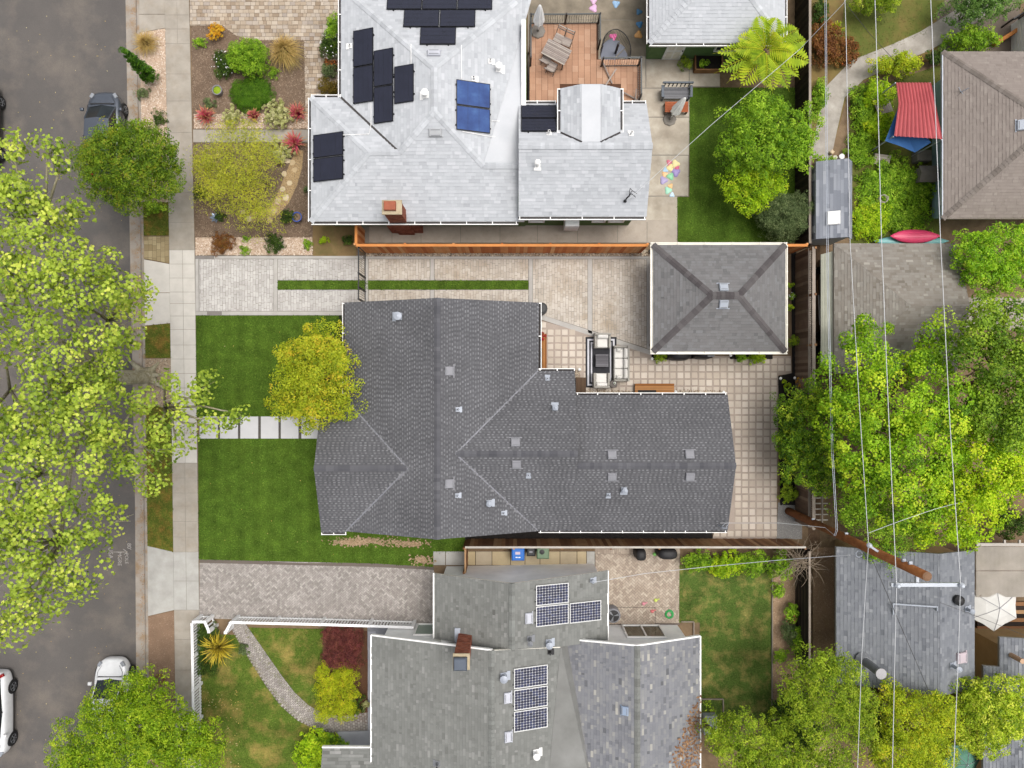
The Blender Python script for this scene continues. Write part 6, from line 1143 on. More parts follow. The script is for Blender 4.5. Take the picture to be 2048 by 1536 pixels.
def board_fence(name, label, a, b, h, bw, m_b, m_c, cap=.13, gap=.006, post=2.4, side=1, cap_t=.045, cat='fence', plank_h=None):
    """vertical boards (each its own part) on the 'side' face of a->b, with cap and posts"""
    a = Vector((a[0], a[1], 0)); b = Vector((b[0], b[1], 0)); d = b-a; ln = d.length; d.normalize(); ang = math.atan2(d.y, d.x); nrm = Vector((-d.y, d.x, 0))*side
    root = empty(name, a.lerp(b, .5), label, cat); n = max(1, int(round(ln/bw))); w = ln/n
    key = ('board', m_b.name, round(w, 3), h)
    if plank_h:
        n = int(h/plank_h); me = mesh_of(MB().box(-ln/2, ln/2, -.012, .012, .008, plank_h-.008), 'board', m_b)
        for i in range(n): piece('board', me, root, a.lerp(b, .5)+Vector((0, 0, i*plank_h))+nrm*rnd(.012, .022), ang)
    else:
        if key not in KIDS: KIDS[key] = mesh_of(MB().box(-w/2+gap/2, w/2-gap/2, -.011, .011, 0, h), 'board', m_b)
        for i in range(n): piece('board', KIDS[key], root, a+d*(w*(i+.5))+nrm*(.02+(.012 if i % 2 else 0))+Vector((0, 0, -.02)), ang, scale=(1, 1, rnd(.985, 1.0)))
    MB().bar(a+Vector((0, 0, h+cap_t)), b+Vector((0, 0, h+cap_t)), cap, cap_t).build('cap_rail', m_c, root)
    for z in (.35, h-.3): MB().bar(a-nrm*.03+Vector((0, 0, z)), b-nrm*.03+Vector((0, 0, z)), .05, .09).build('rail', m_b, root)
    k = max(1, int(round(ln/post))); pk = ('post', m_b.name, h)
    if pk not in KIDS: KIDS[pk] = mesh_of(MB().box(-.05, .05, -.05, .05, -.1, h), 'post', m_b)
    for i in range(k+1): piece('post', KIDS[pk], root, a.lerp(b, i/k)-nrm*.075, ang)
    return root
board_fence('cedar_fence', 'long new orange cedar fence between the pale house and the drive', (-7.78, 6.92), (6.78, 6.92), 1.95, .2, m_cedar, m_cedart, side=-1)
board_fence('cedar_fence', 'short orange cedar fence return at the dirt patch', (-7.78, 6.99), (-7.78, 8.1), 1.95, .2, m_cedar, m_cedart, side=-1)
board_fence('cedar_fence', 'orange cedar fence stub right of the garage', (13.62, 6.92), (14.75, 6.92), 1.95, .2, m_cedar, m_cedart, side=-1)
board_fence('board_fence', 'long brown board fence with pale cap below the dark grey house', (-2.35, -8.17), (14.7, -8.17), 1.85, .2, m_brownf, m_greyrail, side=1, cap=.1)
board_fence('side_gate', 'narrow brown side gate fence beside the flagstone walk', (-2.35, -8.27), (-2.35, -9.5), 1.7, .15, m_brownf, m_brownf, side=1, cap=.08, cat='gate')
f = board_fence('back_fence', 'weathered brown back fence with grey lattice top by the garage', (14.93, 6.8), (14.93, -7.2), 1.75, .16, m_oldf, m_oldrail, side=-1, cap=.14)
MB().bar((14.95, 6.8, 2.25), (14.95, -7.2, 2.25), .16, .05).build('top_rail', m_oldrail, f)
mb = MB(); [mb.box(14.94, 14.96, 6.7-i*.11, 6.73-i*.11, 1.8, 2.2) for i in range(126)]; mb.build('lattice', m_oldrail, f, kind='stuff')
for y in (4.45, 1.95, 6.75): mb = MB(); mb.bar((14.86, y, 1.6), (14.98, y, 2.3), .1, .1); mb.build('brace', m_brownf, f)
board_fence('dark_fence', 'dark stained fence behind the back lawn', (14.93, 20.5), (14.93, 7.05), 1.8, .16, m_darkf, m_oldrail, side=-1, cap=.12)
board_fence('plank_fence', 'dark weathered fence of horizontal planks by the leaf litter', (14.93, -8.4), (14.93, -14.5), 1.75, .16, m_darkf, m_oldrail, side=-1, cap=.1, plank_h=.19)
# white picket fences
m_pick = flat('picket_white', S(240, 240, 240, 1.2), .5); pkm = None
def picket(label, pts, h=1.0, sp=.15, name='picket_fence', cat='fence'):
    global pkm
    P3 = [P(*q) for q in pts]; root = empty(name, P3[0], label, cat)
    if pkm is None:
        q = MB(); q.add([(-.04, -.012, .06), (.04, -.012, .06), (.04, -.012, .9), (0, -.012, .98), (-.04, -.012, .9), (-.04, .012, .06), (.04, .012, .06), (.04, .012, .9), (0, .012, .98), (-.04, .012, .9)], [[0, 1, 2, 3, 4], [9, 8, 7, 6, 5], [1, 0, 5, 6], [2, 1, 6, 7], [3, 2, 7, 8], [4, 3, 8, 9], [0, 4, 9, 5]]); pkm = mesh_of(q, 'picket', m_pick)
    for a, b in zip(P3[:-1], P3[1:]):
        d = b-a; ln = d.length; ang = math.atan2(d.y, d.x); n = max(1, int(ln/sp))
        for i in range(n): piece('picket', pkm, root, a+d*((i+.5)/n), ang)
        for z, w, t in ((h+.03, .13, .04), (.22, .05, .08)): MB().bar(a+Vector((0, 0, z)), b+Vector((0, 0, z)), w, t).build('rail', m_pick, root)
    for p in P3: MB().cbox(-.07, .07, -.07, .07, -.05, h+.08, .03, M=Matrix.Translation(p)).build('post', m_pick, root)
picket('white picket fence running along the brick drive', [(478, 1232), (560, 1234), (650, 1236), (745, 1239), (830, 1242)])
picket('white picket fence along the sidewalk', [(401, 1236), (402, 1300), (403, 1365), (404, 1432)])
picket('white curved picket piece at the sidewalk corner by the gate', [(404, 1231), (426, 1231), (434, 1250)]); picket('short white picket gate leaf at the head of the brick path', [(476, 1234), (466, 1252)], name='picket_gate', cat='gate')
# black driveway gate
def railing(name, label, pts, z0, h, m_r, m_b, sp=.11, cat='railing', wav=0.0, rail_w=.06):
    root = empty(name, pts[0], label, cat); key = ('bal', name, h, wav)
    if key not in KIDS: KIDS[key] = mesh_of(MB().tube([(0, 0, .05), (wav, 0, h*.3), (-wav, 0, h*.65), (0, 0, h-.02)], .009, 5), 'baluster', m_b)
    for a, b in zip(pts[:-1], pts[1:]):
        a = Vector(a); b = Vector(b); d = b-a; ln = d.length; ang = math.atan2(d.y, d.x); n = max(1, int(ln/sp))
        for i in range(n): piece('baluster', KIDS[key], root, a+d*((i+.5)/n), ang)
        MB().bar(a+Vector((0, 0, h)), b+Vector((0, 0, h)), rail_w, .04).build('top_rail', m_r, root); MB().bar(a+Vector((0, 0, .08)), b+Vector((0, 0, .08)), .035, .03).build('bottom_rail', m_b, root)
    for p in pts: MB().box(-.035, .035, -.035, .035, -.02, h+.05, M=Matrix.Translation(Vector(p))).build('post', m_b, root)
    return root
railing('driveway_gate', 'black metal gate across the stamped drive', [P(731, 505), P(731, 556), P(731, 583), P(731, 606)], 0, 1.75, m_blackm, m_blackm, cat='gate')

# ================================================================ roof deck of the pale house
ZD = 2.9; m_decktile = mat('deck_tile', [S(180, 139, 112), S(184, 143, 116), S(188, 147, 119), S(198, 160, 133)], src='obj', dirt=(.9, 1.06), dscale=1.5, fine=.08)
dk = empty('roof_deck', P(1160, 130), 'raised deck of terracotta wood tiles behind the pale house', 'deck'); mb = MB()
dpts = [(1059, 46), (1197, 46), (1197, 118), (1281, 118), (1281, 208), (1059, 208)]; mb.prism(PX(dpts, ZD), 2.55, ZD-.02); mb.build('deck_base', mat('deck_gap', [S(92, 62, 44)]), dk); mb = MB()
for q in ((1063, 50), (1193, 50), (1193, 114), (1277, 122), (1277, 200)): c = P(*q, ZD); mb.box(c.x-.06, c.x+.06, c.y-.06, c.y+.06, 0, 2.55)
mb.build('deck_post', m_oldf, dk, kind='stuff'); tm = MB(); [tm.box(-.141, .141, -.146+i*.0735, -.146+i*.0735+.07, -.02, .0) for i in range(4)]; tm = mesh_of(tm, 'deck_tile', m_decktile)
k = L(1, ZD); a0 = P(1059, 46, ZD); nt = 0
for j in range(14):
    for i in range(19):
        x = a0.x+.15+i*.296; y = a0.y-.15-j*.296; px, py = 1024+x/k, 768-y/k
        if inpoly(np.array([px]), np.array([py]), dpts)[0] and not (1118 < px < 1243 and py > 172): piece('deck_tile', tm, dk, (x, y, ZD), scale=(1, 1, rnd(.6, 1.2)))
q = lambda x, y: P(x, y, ZD); m_rail = flat('rail_grey', S(74, 78, 78), .5)
railing('deck_railing', 'black baluster railing along the far side of the roof deck', [q(1061, 48), q(1130, 48), q(1196, 47), q(1196, 98)], ZD, .95, m_rail, m_blackm, .11, wav=.02); railing('deck_railing', 'black baluster railing beside the white parapet', [q(1061, 52), q(1061, 132)], ZD, .95, m_rail, m_blackm, .16)
railing('deck_railing', 'black baluster railing between the deck and the spiral stair', [q(1202, 133), q(1276, 132), q(1276, 204)], ZD, .95, m_rail, m_blackm, .11, wav=.02)
# spiral stair
c = P(1231, 106, ZD); c.z = 0; st = empty('spiral_staircase', c, 'grey spiral staircase with black railing beside the deck', 'staircase'); m_tread = flat('tread_grey', S(108, 112, 124), .6); rs = .74
MB().tube([c, c+Vector((0, 0, 3.9))], .06, 12).build('pole', m_blackm, st); mb = MB(); pts = [c.xy]+[c.xy+Vector((math.cos(R(a)), math.sin(R(a))))*rs for a in range(100, 271, 10)]; mb.prism([(p.x, p.y) for p in pts], ZD-.06, ZD-.01); mb.build('platform', m_tread, st)
for i in range(11):
    a = 100-i*28; p = [c.xy]+[c.xy+Vector((math.cos(R(a-t)), math.sin(R(a-t))))*rs for t in (0, 10, 20, 30)]; MB().prism([(v.x, v.y) for v in p], ZD-.3-i*.24, ZD-.26-i*.24).build('tread', m_tread, st)
hp = [(c+Vector((math.cos(R(a)), math.sin(R(a)), 0))*rs+Vector((0, 0, ZD+.9 if a > 100 else ZD+.9-(100-a)/28*.24))) for a in range(190, -130, -12)]; MB().tube(hp, .022, 8).build('handrail', m_blackm, st)
bm_ = mesh_of(MB().tube([(0, 0, -1.0), (0, 0, 0)], .011, 5), 'baluster', m_blackm); [piece('baluster', bm_, st, hp[i].lerp(hp[i+1], f_)) for i in range(len(hp)-1) for f_ in (0, .5)]
# closed umbrellas
m_canvas = mat('white_canvas', [S(242, 241, 238, 1.25), S(250, 249, 247, 1.25)], scale=4, fine=.05); m_ubase = mat('stone_base', [S(128, 122, 114), S(148, 142, 134)], scale=5, fine=.08)
def closed_umbrella(label, p, h=2.3, lean=(0, 0)):
    p = Vector(p); root = empty('patio_umbrella', p, label, 'umbrella'); tp = p+Vector((lean[0], lean[1], h)); MB().lathe(p, [(.36, 0), (.36, .05), (.33, .08), (.06, .1), (.05, .25)], 8).build('base', m_ubase, root); MB().tube([p+Vector((0, 0, .1)), tp], .022, 8).build('pole', m_white, root)
    rings = []; n = 16
    for t, r in ((.38, .05), (.4, .2), (.5, .19), (.7, .15), (.88, .09), (.97, .05), (1.0, .02)):
        cc = p.lerp(tp, t); rings.append([cc+Vector((math.cos(2*math.pi*k_/n), math.sin(2*math.pi*k_/n), 0))*r*1.25*(1+.1*(-1)**k_)+Vector((0, 0, rnd(-.03, .03))) for k_ in range(n)])
    MB().loft(rings).build('canopy', m_canvas, root)
closed_umbrella('closed white umbrella on the roof deck corner', q(1076, 63), 2.45); closed_umbrella('closed white umbrella leaning over the red bench', P(1339, 239), 2.0, (.35, .35))
# deck table and chairs
m_teak = mat('grey_teak', [S(142, 130, 122), S(166, 154, 146), S(180, 170, 160)], src='obj', fine=.1, dirt=(.88, 1.06), dscale=3); m_teakd = mat('teak_leg', [S(120, 104, 92), S(138, 122, 108)], scale=4, fine=.1)
c = P(1112, 110, ZD+.4); c.z = ZD; t = empty('slatted_table', c, 'weathered grey slatted dining table on the roof deck', 'table'); t.rotation_euler.z = R(-28)
sl = mesh_of(MB().box(-.62, .62, -.032, .032, -.03, 0), 'slat', m_teak)
for i in range(10): o = piece('slat', sl, t, c+Vector((0, -.36+i*.08, .74)))
for sx in (-.52, .52):
    for sy in (-.32, .32): o = MB().box(sx-.03, sx+.03, sy-.03, sy+.03, 0, .71).build('leg', m_teakd, None); o.parent = t
def chair_f():
    r = empty('folding_chair', (0, 0, 0), 'x', 'chair', 'folding chairs round the deck table'); s_ = mesh_of(MB().box(-.21, .21, -.03, .03, -.02, 0), 'seat_slat', m_teak)
    for i in range(6): piece('seat_slat', s_, r, (0, -.17+i*.068, .44))
    for x in (-.22, .22): MB().bar((x, .2, .44), (x, .42, .88), .03, .03).build('back_post', m_teakd, r); MB().bar((x, -.2, .0), (x, .25, .46), .03, .03).build('leg', m_teakd, r); MB().bar((x*.9, .28, .0), (x*.9, -.2, .44), .03, .03).build('leg', m_teakd, r)
    for z in (.72, .84): MB().bar((-.22, .2+(z-.44)*.5, z), (.22, .2+(z-.44)*.5, z), .04, .06).build('back_slat', m_teak, r)
    return r
ch = chair_f(); spots = [(1116, 85, -28, 'slatted folding chair pushed behind the table, left of two'), (1132, 92, -24, 'slatted folding chair behind the table, right of two'), (1093, 124, 150, 'slatted folding chair in front of the table, left of two'), (1103, 140, 152, 'slatted folding chair in front of the table, right of two')]
for i, (x, y, a, lab) in enumerate(spots):
    o = ch if i == 0 else dup(ch, (0, 0, 0)); o.location = P(x, y, ZD); o.rotation_euler.z = R(a); o['label'] = lab
for lab, (x0, y0), (x1, y1), (x2, y2) in (('crossed grey wooden poles lying by the deck railing', (1202, 122), (1224, 168), (1231, 142)), ('crossed grey wooden poles by the deck corner and hut', (1243, 186), (1276, 202), (1271, 182))):
    r = empty('crossed_poles', q(x1, y1), lab, 'poles'); MB().bar(q(x0, y0)+Vector((0, 0, .2)), q(x1, y1)+Vector((0, 0, .1)), .06, .05).build('pole', m_teak, r); MB().bar(q(x2, y2)+Vector((0, 0, .27)), q(2*x1-x2-12, 2*y1-y2-12)+Vector((0, 0, .16)), .06, .05).build('pole', m_teak, r)
# toy stepping stones
def stone(label, px, py, r, col, rot):
    c = P(px, py); rr = L(r*1.08); rings = []
    for f_, z in ((1.0, 0), (1.0, .04), (.8, .1), (.45, .15), (.12, .165)):
        ring = []
        for k_ in range(18):
            a = 2*math.pi*k_/18; s_ = 1+.22*math.cos(3*a); ring.append(c+Vector((math.cos(a+rot), math.sin(a+rot), 0))*rr*f_*s_+Vector((0, 0, z*rr*2.2)))
        rings.append(ring)
    MB().loft(rings).build('stepping_stone', flat('toy_%d_%d_%d' % col, S(*col, 1.15), .5), smooth=True, label=label, cat='toy', group='pastel stepping stones')
for lab, px, py, r, col, rot in (('deep pink stepping stone at the top left of the cluster', 1338, 325, 5, (206, 112, 132), .2), ('pale yellow stepping stone at the top right of the cluster', 1351, 328, 7, (236, 222, 164), 2.0), ('pale yellow stepping stone left of the purple one', 1340, 336, 6.5, (238, 218, 160), 1.2), ('pink stepping stone above the purple one', 1354, 336, 4.5, (214, 104, 136), .8), ('purple stepping stone at the right of the cluster', 1351.5, 345, 7.5, (158, 142, 194), .5), ('light blue stepping stone at the left of the cluster', 1331, 340, 4.5, (172, 204, 230), 1.6), ('orange stepping stone under the light blue one', 1329, 348.5, 4.8, (238, 190, 140), .3), ('green stepping stone in the middle of the cluster', 1341, 353, 6.5, (146, 210, 166), 1.0),
                               ('lilac stepping stone at the lower left of the cluster', 1327, 361, 7, (172, 160, 200), 0.0), ('small orange stepping stone below the cluster', 1341, 372, 4.5, (240, 194, 138), .9), ('mint green stepping stone near the bottom', 1336, 381, 6.5, (164, 218, 192), .1), ('tiny pale blue stepping stone at the very bottom', 1344, 390, 4.5, (196, 218, 238), 1.5), ('pink stepping stone at the top edge by the deck rail', 1187, 2, 6, (214, 174, 204), .5), ('pink stepping stone just beyond the deck rail corner', 1187, 17, 7, (216, 172, 206), 1.1), ('light blue stepping stone on the dark patio', 1232, 8, 6.5, (150, 186, 220), .4), ('dark blue stepping stone by the outbuilding gutter', 1278, 24, 5.5, (74, 122, 158), .0), ('mid blue stepping stone near the spiral stair', 1279, 49, 6, (72, 130, 178), .7), ('orange stepping stone right of the spiral stair', 1277, 70, 7, (226, 168, 102), 1.4), ('hot pink stepping stone under the spiral stair rail', 1226, 74, 6.5, (222, 106, 160), .6)): stone(lab, px, py, r, col, rot)
# benches
def bench(name, label, c, w, d, h, m_s, rotz=0.0, back=True, m_l=None):
    root = empty(name, c, label, 'bench'); c = Vector(c); m_l = m_l or m_s; sl_ = mesh_of(MB().box(-w/2, w/2, -d/12+.004, d/12-.004, -.025, 0), 'slat', m_s)
    for i in range(6): piece('slat', sl_, root, c+Vector((0, -d/2+d*(i+.5)/6, h)))
    for sx in (-1, 1):
        for sy in (-1, 1): MB().box(c.x+sx*(w/2-.05)-.04, c.x+sx*(w/2-.05)+.04, c.y+sy*(d/2-.06)-.04, c.y+sy*(d/2-.06)+.04, 0, h-.03 if not back else h+.2).build('leg', m_l, root)
        if back: MB().box(c.x+sx*(w/2+.02)-.06, c.x+sx*(w/2+.02)+.06, c.y-d/2, c.y+d/2, h+.2, h+.25).build('armrest', m_l, root)
    if back:
        MB().box(c.x-w/2-.06, c.x+w/2+.06, c.y+d/2+.0, c.y+d/2+.07, h+.42, h+.55).build('back_rail', m_l, root); sp_ = mesh_of(MB().box(-.03, .03, -.01, .01, 0, .44), 'back_slat', m_l); [piece('back_slat', sp_, root, (c.x-w/2+.1+i*(w-.2)/6, c.y+d/2+.03, h)) for i in range(7)]
    return root
bench('garden_bench', 'slate grey garden bench with arms on the patio', P(1352, 186, .4)*1.0-Vector((0, 0, .4)), 1.45, .6, .42, mat('grey_bench', [S(112, 112, 116), S(134, 134, 138)], src='obj', fine=.08), m_l=flat('bench_frame', S(98, 106, 116), .6))
bench('red_bench', 'low terracotta slatted bench in front of the grey bench', P(1353, 214, .4)-Vector((0, 0, .4)), 1.2, .55, .42, mat('red_slat', [S(158, 84, 54), S(176, 102, 70)], src='obj', fine=.08), back=False, m_l=m_teakd)
# raised planter with greens
c = P(1412, 128); pl_ = empty('raised_planter', c, 'wooden raised planter box with greens by the green wall', 'planter'); x0, x1, y0, y1 = P(1387, 0).x, P(1440, 0).x, P(0, 146).y, P(0, 112).y
for a, b in (((x0, y0), (x1, y0)), ((x1, y0), (x1, y1)), ((x1, y1), (x0, y1)), ((x0, y1), (x0, y0))): MB().bar((*a, .45), (*b, .45), .06, .45).build('side_board', m_brownf, pl_)
MB().box(x0+.05, x1-.05, y0+.05, y1-.05, .2, .38).build('soil', m_black, pl_); shrub('planter_greens', 'leafy green vegetables growing in the raised planter', 1404, 127, 12, 11, .9, f_grn, (.09, .06), 2, .1)

# ================================================================ patio of the dark grey house
m_wick = mat('grey_wicker', [S(158, 154, 146), S(178, 174, 165)], scale=40, detail=2, fine=.1); m_cush = mat('cream_cushion', [S(222, 219, 212), S(234, 231, 225)], scale=3, fine=.03)
def soft(mb, x0, x1, y0, y1, z0, z1, b=.06): mb.cbox(x0, x1, y0, y1, z0, z1, b)
rug_c = P(1214, 726); rug = empty('outdoor_rug', rug_c, 'black outdoor rug with white border stripes', 'rug')
x0, x1, y0, y1 = P(1171, 0).x, P(1233, 0).x, P(0, 775).y, P(0, 674).y; m_rugb = mat('rug_black', [S(44, 44, 48), S(60, 60, 64)], scale=6, fine=.15); m_rugw = flat('rug_white', S(216, 216, 222), .9)
zt = .018; MB().box(x0, x1, y0, y1, .004, zt).build('rug_mat', m_rugb, rug)
for ins, w in ((.1, .09), (.28, .07)):
    z_ = zt+.003
    for bx in ((x0+ins, x1-ins, y0+ins, y0+ins+w), (x0+ins, x1-ins, y1-ins-w, y1-ins), (x0+ins, x0+ins+w, y0+ins+w, y1-ins-w), (x1-ins-w, x1-ins, y0+ins+w, y1-ins-w)): MB().box(*bx, zt-.002, z_).build('stripe', m_rugw, rug)
def seat(name, label, c, w, d, rot, n=1, side_pillow=False):
    root = empty(name, (0, 0, 0), label, 'sofa' if n > 1 else 'armchair'); a = .11
    mb = MB(); mb.cbox(-w/2, w/2, -d/2, d/2, .05, .28, .02); mb.build('base', m_wick, root); mb = MB(); mb.cbox(-w/2, w/2, d/2-a, d/2, .27, .72, .03); mb.build('backrest', m_wick, root)
    for s_ in (-1, 1): mb = MB(); mb.cbox(min(s_*w/2, s_*(w/2-a)), max(s_*w/2, s_*(w/2-a)), -d/2, d/2-a-.002, .27, .6, .03); mb.build('armrest', m_wick, root)
    iw = (w-2*a-.02)/n
    for i in range(n):
        xx = -w/2+a+.01+i*iw; mb = MB(); mb.cbox(xx+.006, xx+iw-.006, -d/2+.02, d/2-a-.02, .28, .44, .05); mb.build('seat_cushion', m_cush, root, smooth=False, bevel=.03)
        mb = MB(); mb.cbox(xx+.012, xx+iw-.012, d/2-a-.24, d/2-a-.01, .43, .74, .08, M=Matrix.Rotation(R(-6), 4, 'X')); mb.build('back_cushion', m_cush, root, bevel=.05)
    if side_pillow:
        for s_ in (-1, 1): mb = MB(); mb.cbox(s_*(w/2-a-.12)-.1, s_*(w/2-a-.12)+.1, -d/2+.12, d/2-a-.3, .43, .62, .08); mb.build('throw_pillow', m_cush, root, bevel=.05)
    root.location = c; root.rotation_euler.z = R(rot); return root
seat('sofa', 'long grey wicker sofa with cream cushions on the patio', P(1243, 727, .5)-Vector((0, 0, .48)), 1.85, .78, -90, 3, True)
seat('armchair', 'grey wicker armchair at the top end of the rug', P(1205, 681, .5)-Vector((0, 0, .48)), .84, .78, 0); seat('armchair', 'grey wicker armchair at the bottom end of the rug', P(1203, 761, .5)-Vector((0, 0, .48)), .84, .78, 180)
c = P(1204, 721, .35); c.z = .02; ct = empty('coffee_table', c, 'square dark grey slatted coffee table in the middle of the rug', 'table'); m_ct = mat('grey_slat', [S(86, 84, 88), S(104, 102, 106), S(120, 118, 122)], src='obj', fine=.1)
sl = mesh_of(MB().box(-.33, .33, -.036, .036, -.03, 0), 'slat', m_ct); [piece('slat', sl, ct, c+Vector((0, -.29+i*.0825, .36))) for i in range(8)]
for sx in (-.28, .28):
    for sy in (-.28, .28): MB().box(c.x+sx-.03, c.x+sx+.03, c.y+sy-.03, c.y+sy+.03, 0, .34).build('leg', m_ct, ct)
c = P(1227, 768, .4); c.z = 0; t = empty('side_table', c, 'small round dark side table beside the lower armchair', 'table'); MB().lathe(c, [(.2, 0), (.18, .04), (.05, .06), (.05, .4), (.2, .42), (.2, .45), (.18, .46)], 20).build('pedestal', flat('dark_wood', S(96, 88, 82), .6), t)
c2 = Vector((c.x+.04, c.y+.05, .46)); t2 = empty('potted_succulent', c2, 'small potted succulent on the round side table', 'plant'); MB().lathe(c2, [(.05, 0), (.07, .09), (.06, .09)], 12).build('pot', m_white, t2); mb = MB(); [mb.tube([c2+Vector((0, 0, .08)), c2+Vector((math.cos(a)*.07, math.sin(a)*.07, .13))], [.015, .004], 4) for a in np.arange(0, 6.2, .7)]; mb.build('leaves', f_sage, t2, kind='stuff')
# wooden steps and benches against the house
m_wstep = mat('cedar_step', [S(150, 96, 50), S(178, 122, 70), S(194, 142, 92)], src='obj', fine=.1); m_wdk = mat('old_step', [S(92, 72, 56), S(118, 96, 76)], src='obj', fine=.1); m_mat = flat('door_mat', S(52, 50, 48), .9)
def steps(label, x0, y0, x1, y1, m, horiz=True, matr=None, z=.3):
    a, b = P(x0, y1), P(x1, y0); root = empty('wooden_step', ((a.x+b.x)/2, (a.y+b.y)/2, 0), label, 'step'); n = 5
    MB().box(a.x+.02, b.x-.02, a.y+.02, b.y-.02, 0, z-.03).build('riser', m_wdk, root)
    for i in range(n):
        if horiz: MB().box(a.x, b.x, a.y+(b.y-a.y)*i/n+.006, a.y+(b.y-a.y)*(i+1)/n-.006, z-.03, z).build('plank', m, root)
        else: MB().box(a.x+(b.x-a.x)*i/n+.006, a.x+(b.x-a.x)*(i+1)/n-.006, a.y, b.y, z-.03, z).build('plank', m, root)
    if matr: c_, d_ = P(matr[0], matr[3]), P(matr[2], matr[1]); tag(MB().box(c_.x, d_.x, c_.y, d_.y, z+.002, z+.015).build('door_mat', m_mat, None), matr[4], 'door mat')
steps('orange wooden step with dark mat against the back wall', 1268, 767, 1346, 790, m_wstep, True, (1274, 780, 1310, 792, 'dark door mat on the orange wooden step')); steps('orange wooden step along the east wall by the red flowers', 1078, 668, 1093, 742, m_wstep, False, (1078, 697, 1084, 738, 'narrow dark mat on the step by the red flowers')); steps('dark weathered wooden step in the corner by the river stones', 1151, 755, 1171, 790, m_wdk, False)
shrub('red_flowers', 'red flowering pot plant beside the east step', 1083, 672, 8, 9, .7, mat('red_petals', [S(150, 30, 40), S(196, 50, 58), S(60, 90, 40)], src='attr'), (.07, .05), 2.6, .07)
# covered grills
m_cover = mat('grill_cover', [S(40, 39, 40), S(56, 55, 56)], scale=5, rough=.55, fine=.08, bump=.4, bscale=8)
def cover(label, px, py, w, d, h, rot=0.0, logo=False):
    c = P(px, py, h*.8); c.z = 0; root = empty('covered_grill', c, label, 'grill'); rings = []
    for f_, z in ((1.0, 0), (1.02, .2), (.97, .6), (.93, .85), (.7, .97), (.3, 1.0)):
        ring = []
        for k_ in range(20):
            a = 2*math.pi*k_/20; ca, sa = math.cos(a), math.sin(a); e_ = 3.2; rr = (abs(ca)**e_+abs(sa)**e_)**(-1/e_); p = Vector((ca*rr*w/2*f_*(1+rnd(-.02, .02)), sa*rr*d/2*f_*(1+rnd(-.02, .02)), z*h)); p.rotate(Matrix.Rotation(rot, 3, 'Z')); ring.append(c+p)
        rings.append(ring)
    MB().loft(rings).build('cover', m_cover, root, smooth=True)
    if logo: MB().box(c.x+.05, c.x+.4, c.y-d*.32, c.y-d*.2, h+.001, h+.006).build('emblem', m_lead, root)
cover('black covered grill by the garage wall, left one', 1362, 708, 1.15, .65, 1.15); cover('black covered grill by the garage wall, right one', 1411, 706, .95, .62, 1.1, logo=True); cover('round black covered kettle grill by the brown fence', 1282, 1110, .55, .62, 1.0); cover('wide black covered grill by the brown fence', 1336, 1108, 1.0, .58, 1.05)
for lab, px, py in (('white path light at the garage corner', 1302, 718), ('white path light by the garage shrubs', 1458, 711), ('white path light left of the orange step', 1263, 787), ('white path light right of the orange step', 1349, 783), ('white path light at the end of the back wall', 1444, 784), ('white path light at the black mulch corner', 1557, 757), ('white path light by the corner of the river stones', 1158, 739), ('white path light in the black mulch below the garage corner', 1585, 756)):
    c = P(px, py); r = empty('path_light', c, lab, 'light', 'small path lights'); MB().tube([c, c+Vector((0, 0, .3))], .012, 6).build('stake', m_blackm, r); MB().lathe(c+Vector((0, 0, .3)), [(.03, 0), (.075, .02), (.03, .06)], 10).build('cap', m_white, r)
c = P(1082, 620); MB().lathe(c, [(.3, 0), (.32, .5), (.3, .9), (.2, .95)], 18).build('rain_barrel', flat('barrel_black', S(60, 60, 60), .6), label='dark round barrel at the corner of the dark grey house', cat='barrel')
for lab, py in (('small black bin at the top garage corner', 503), ('small black bin at the lower garage corner', 690)):
    c = P(1302, py); MB().lathe(c, [(.12, 0), (.14, .3), (.1, .34)], 12).build('downpipe_pot', m_blackm, label=lab, cat='pot')
# ================================================================ front garden ornaments
def pot(label, px, py, r, h, m, m_in=None, name='plant_pot'):
    c = P(px, py); k = L(r); root = empty(name, c, label, 'pot'); MB().lathe(c, [(k*.7, 0), (k, h*.9), (k*1.06, h), (k*.86, h), (k*.8, h-.06), (.01, h-.06)], 20).build('pot_wall', m, root); MB().lathe(c, [(k*.8, h-.055), (k*.5, h-.02), (.01, h-.01)], 14).build('soil', m_in or m_mulch, root)
pot('round grey pot with a small plant in the mulch garden', 440, 186, 9.5, .42, flat('grey_pot', S(132, 130, 134), .4), f_olive); pot('glazed blue ring pot near the front corner', 598, 437, 9.5, .4, flat('blue_glaze', S(62, 88, 166), .25))
c = P(434, 437); og = empty('glass_ornament', c, 'silver blue glass flower ornament in the mulch', 'ornament'); mb = MB()
for i in range(14):
    a = i*.449; r_ = .3 if i % 2 else .22; p = c+Vector((math.cos(a)*r_, math.sin(a)*r_, .25)); mb.add([c+Vector((0, 0, .12)), c+Vector((math.cos(a-.25)*r_*.7, math.sin(a-.25)*r_*.7, .2)), p, c+Vector((math.cos(a+.25)*r_*.7, math.sin(a+.25)*r_*.7, .24))], [[0, 1, 2, 3]])
mb.build('petals', flat('mirror_glass', S(176, 192, 214), .2, .6), og, kind='stuff'); MB().lathe(c, [(.1, 0), (.09, .12), (.05, .16)], 12).build('stand', m_lead, og)
m_fl = mat('flag_tan', [S(196, 170, 130), S(214, 194, 160), S(224, 208, 180)], src='obj', fine=.1); ng = empty('flagstone_path', P(575, 380), 'curving path of tan flagstones through the mulch', 'path')
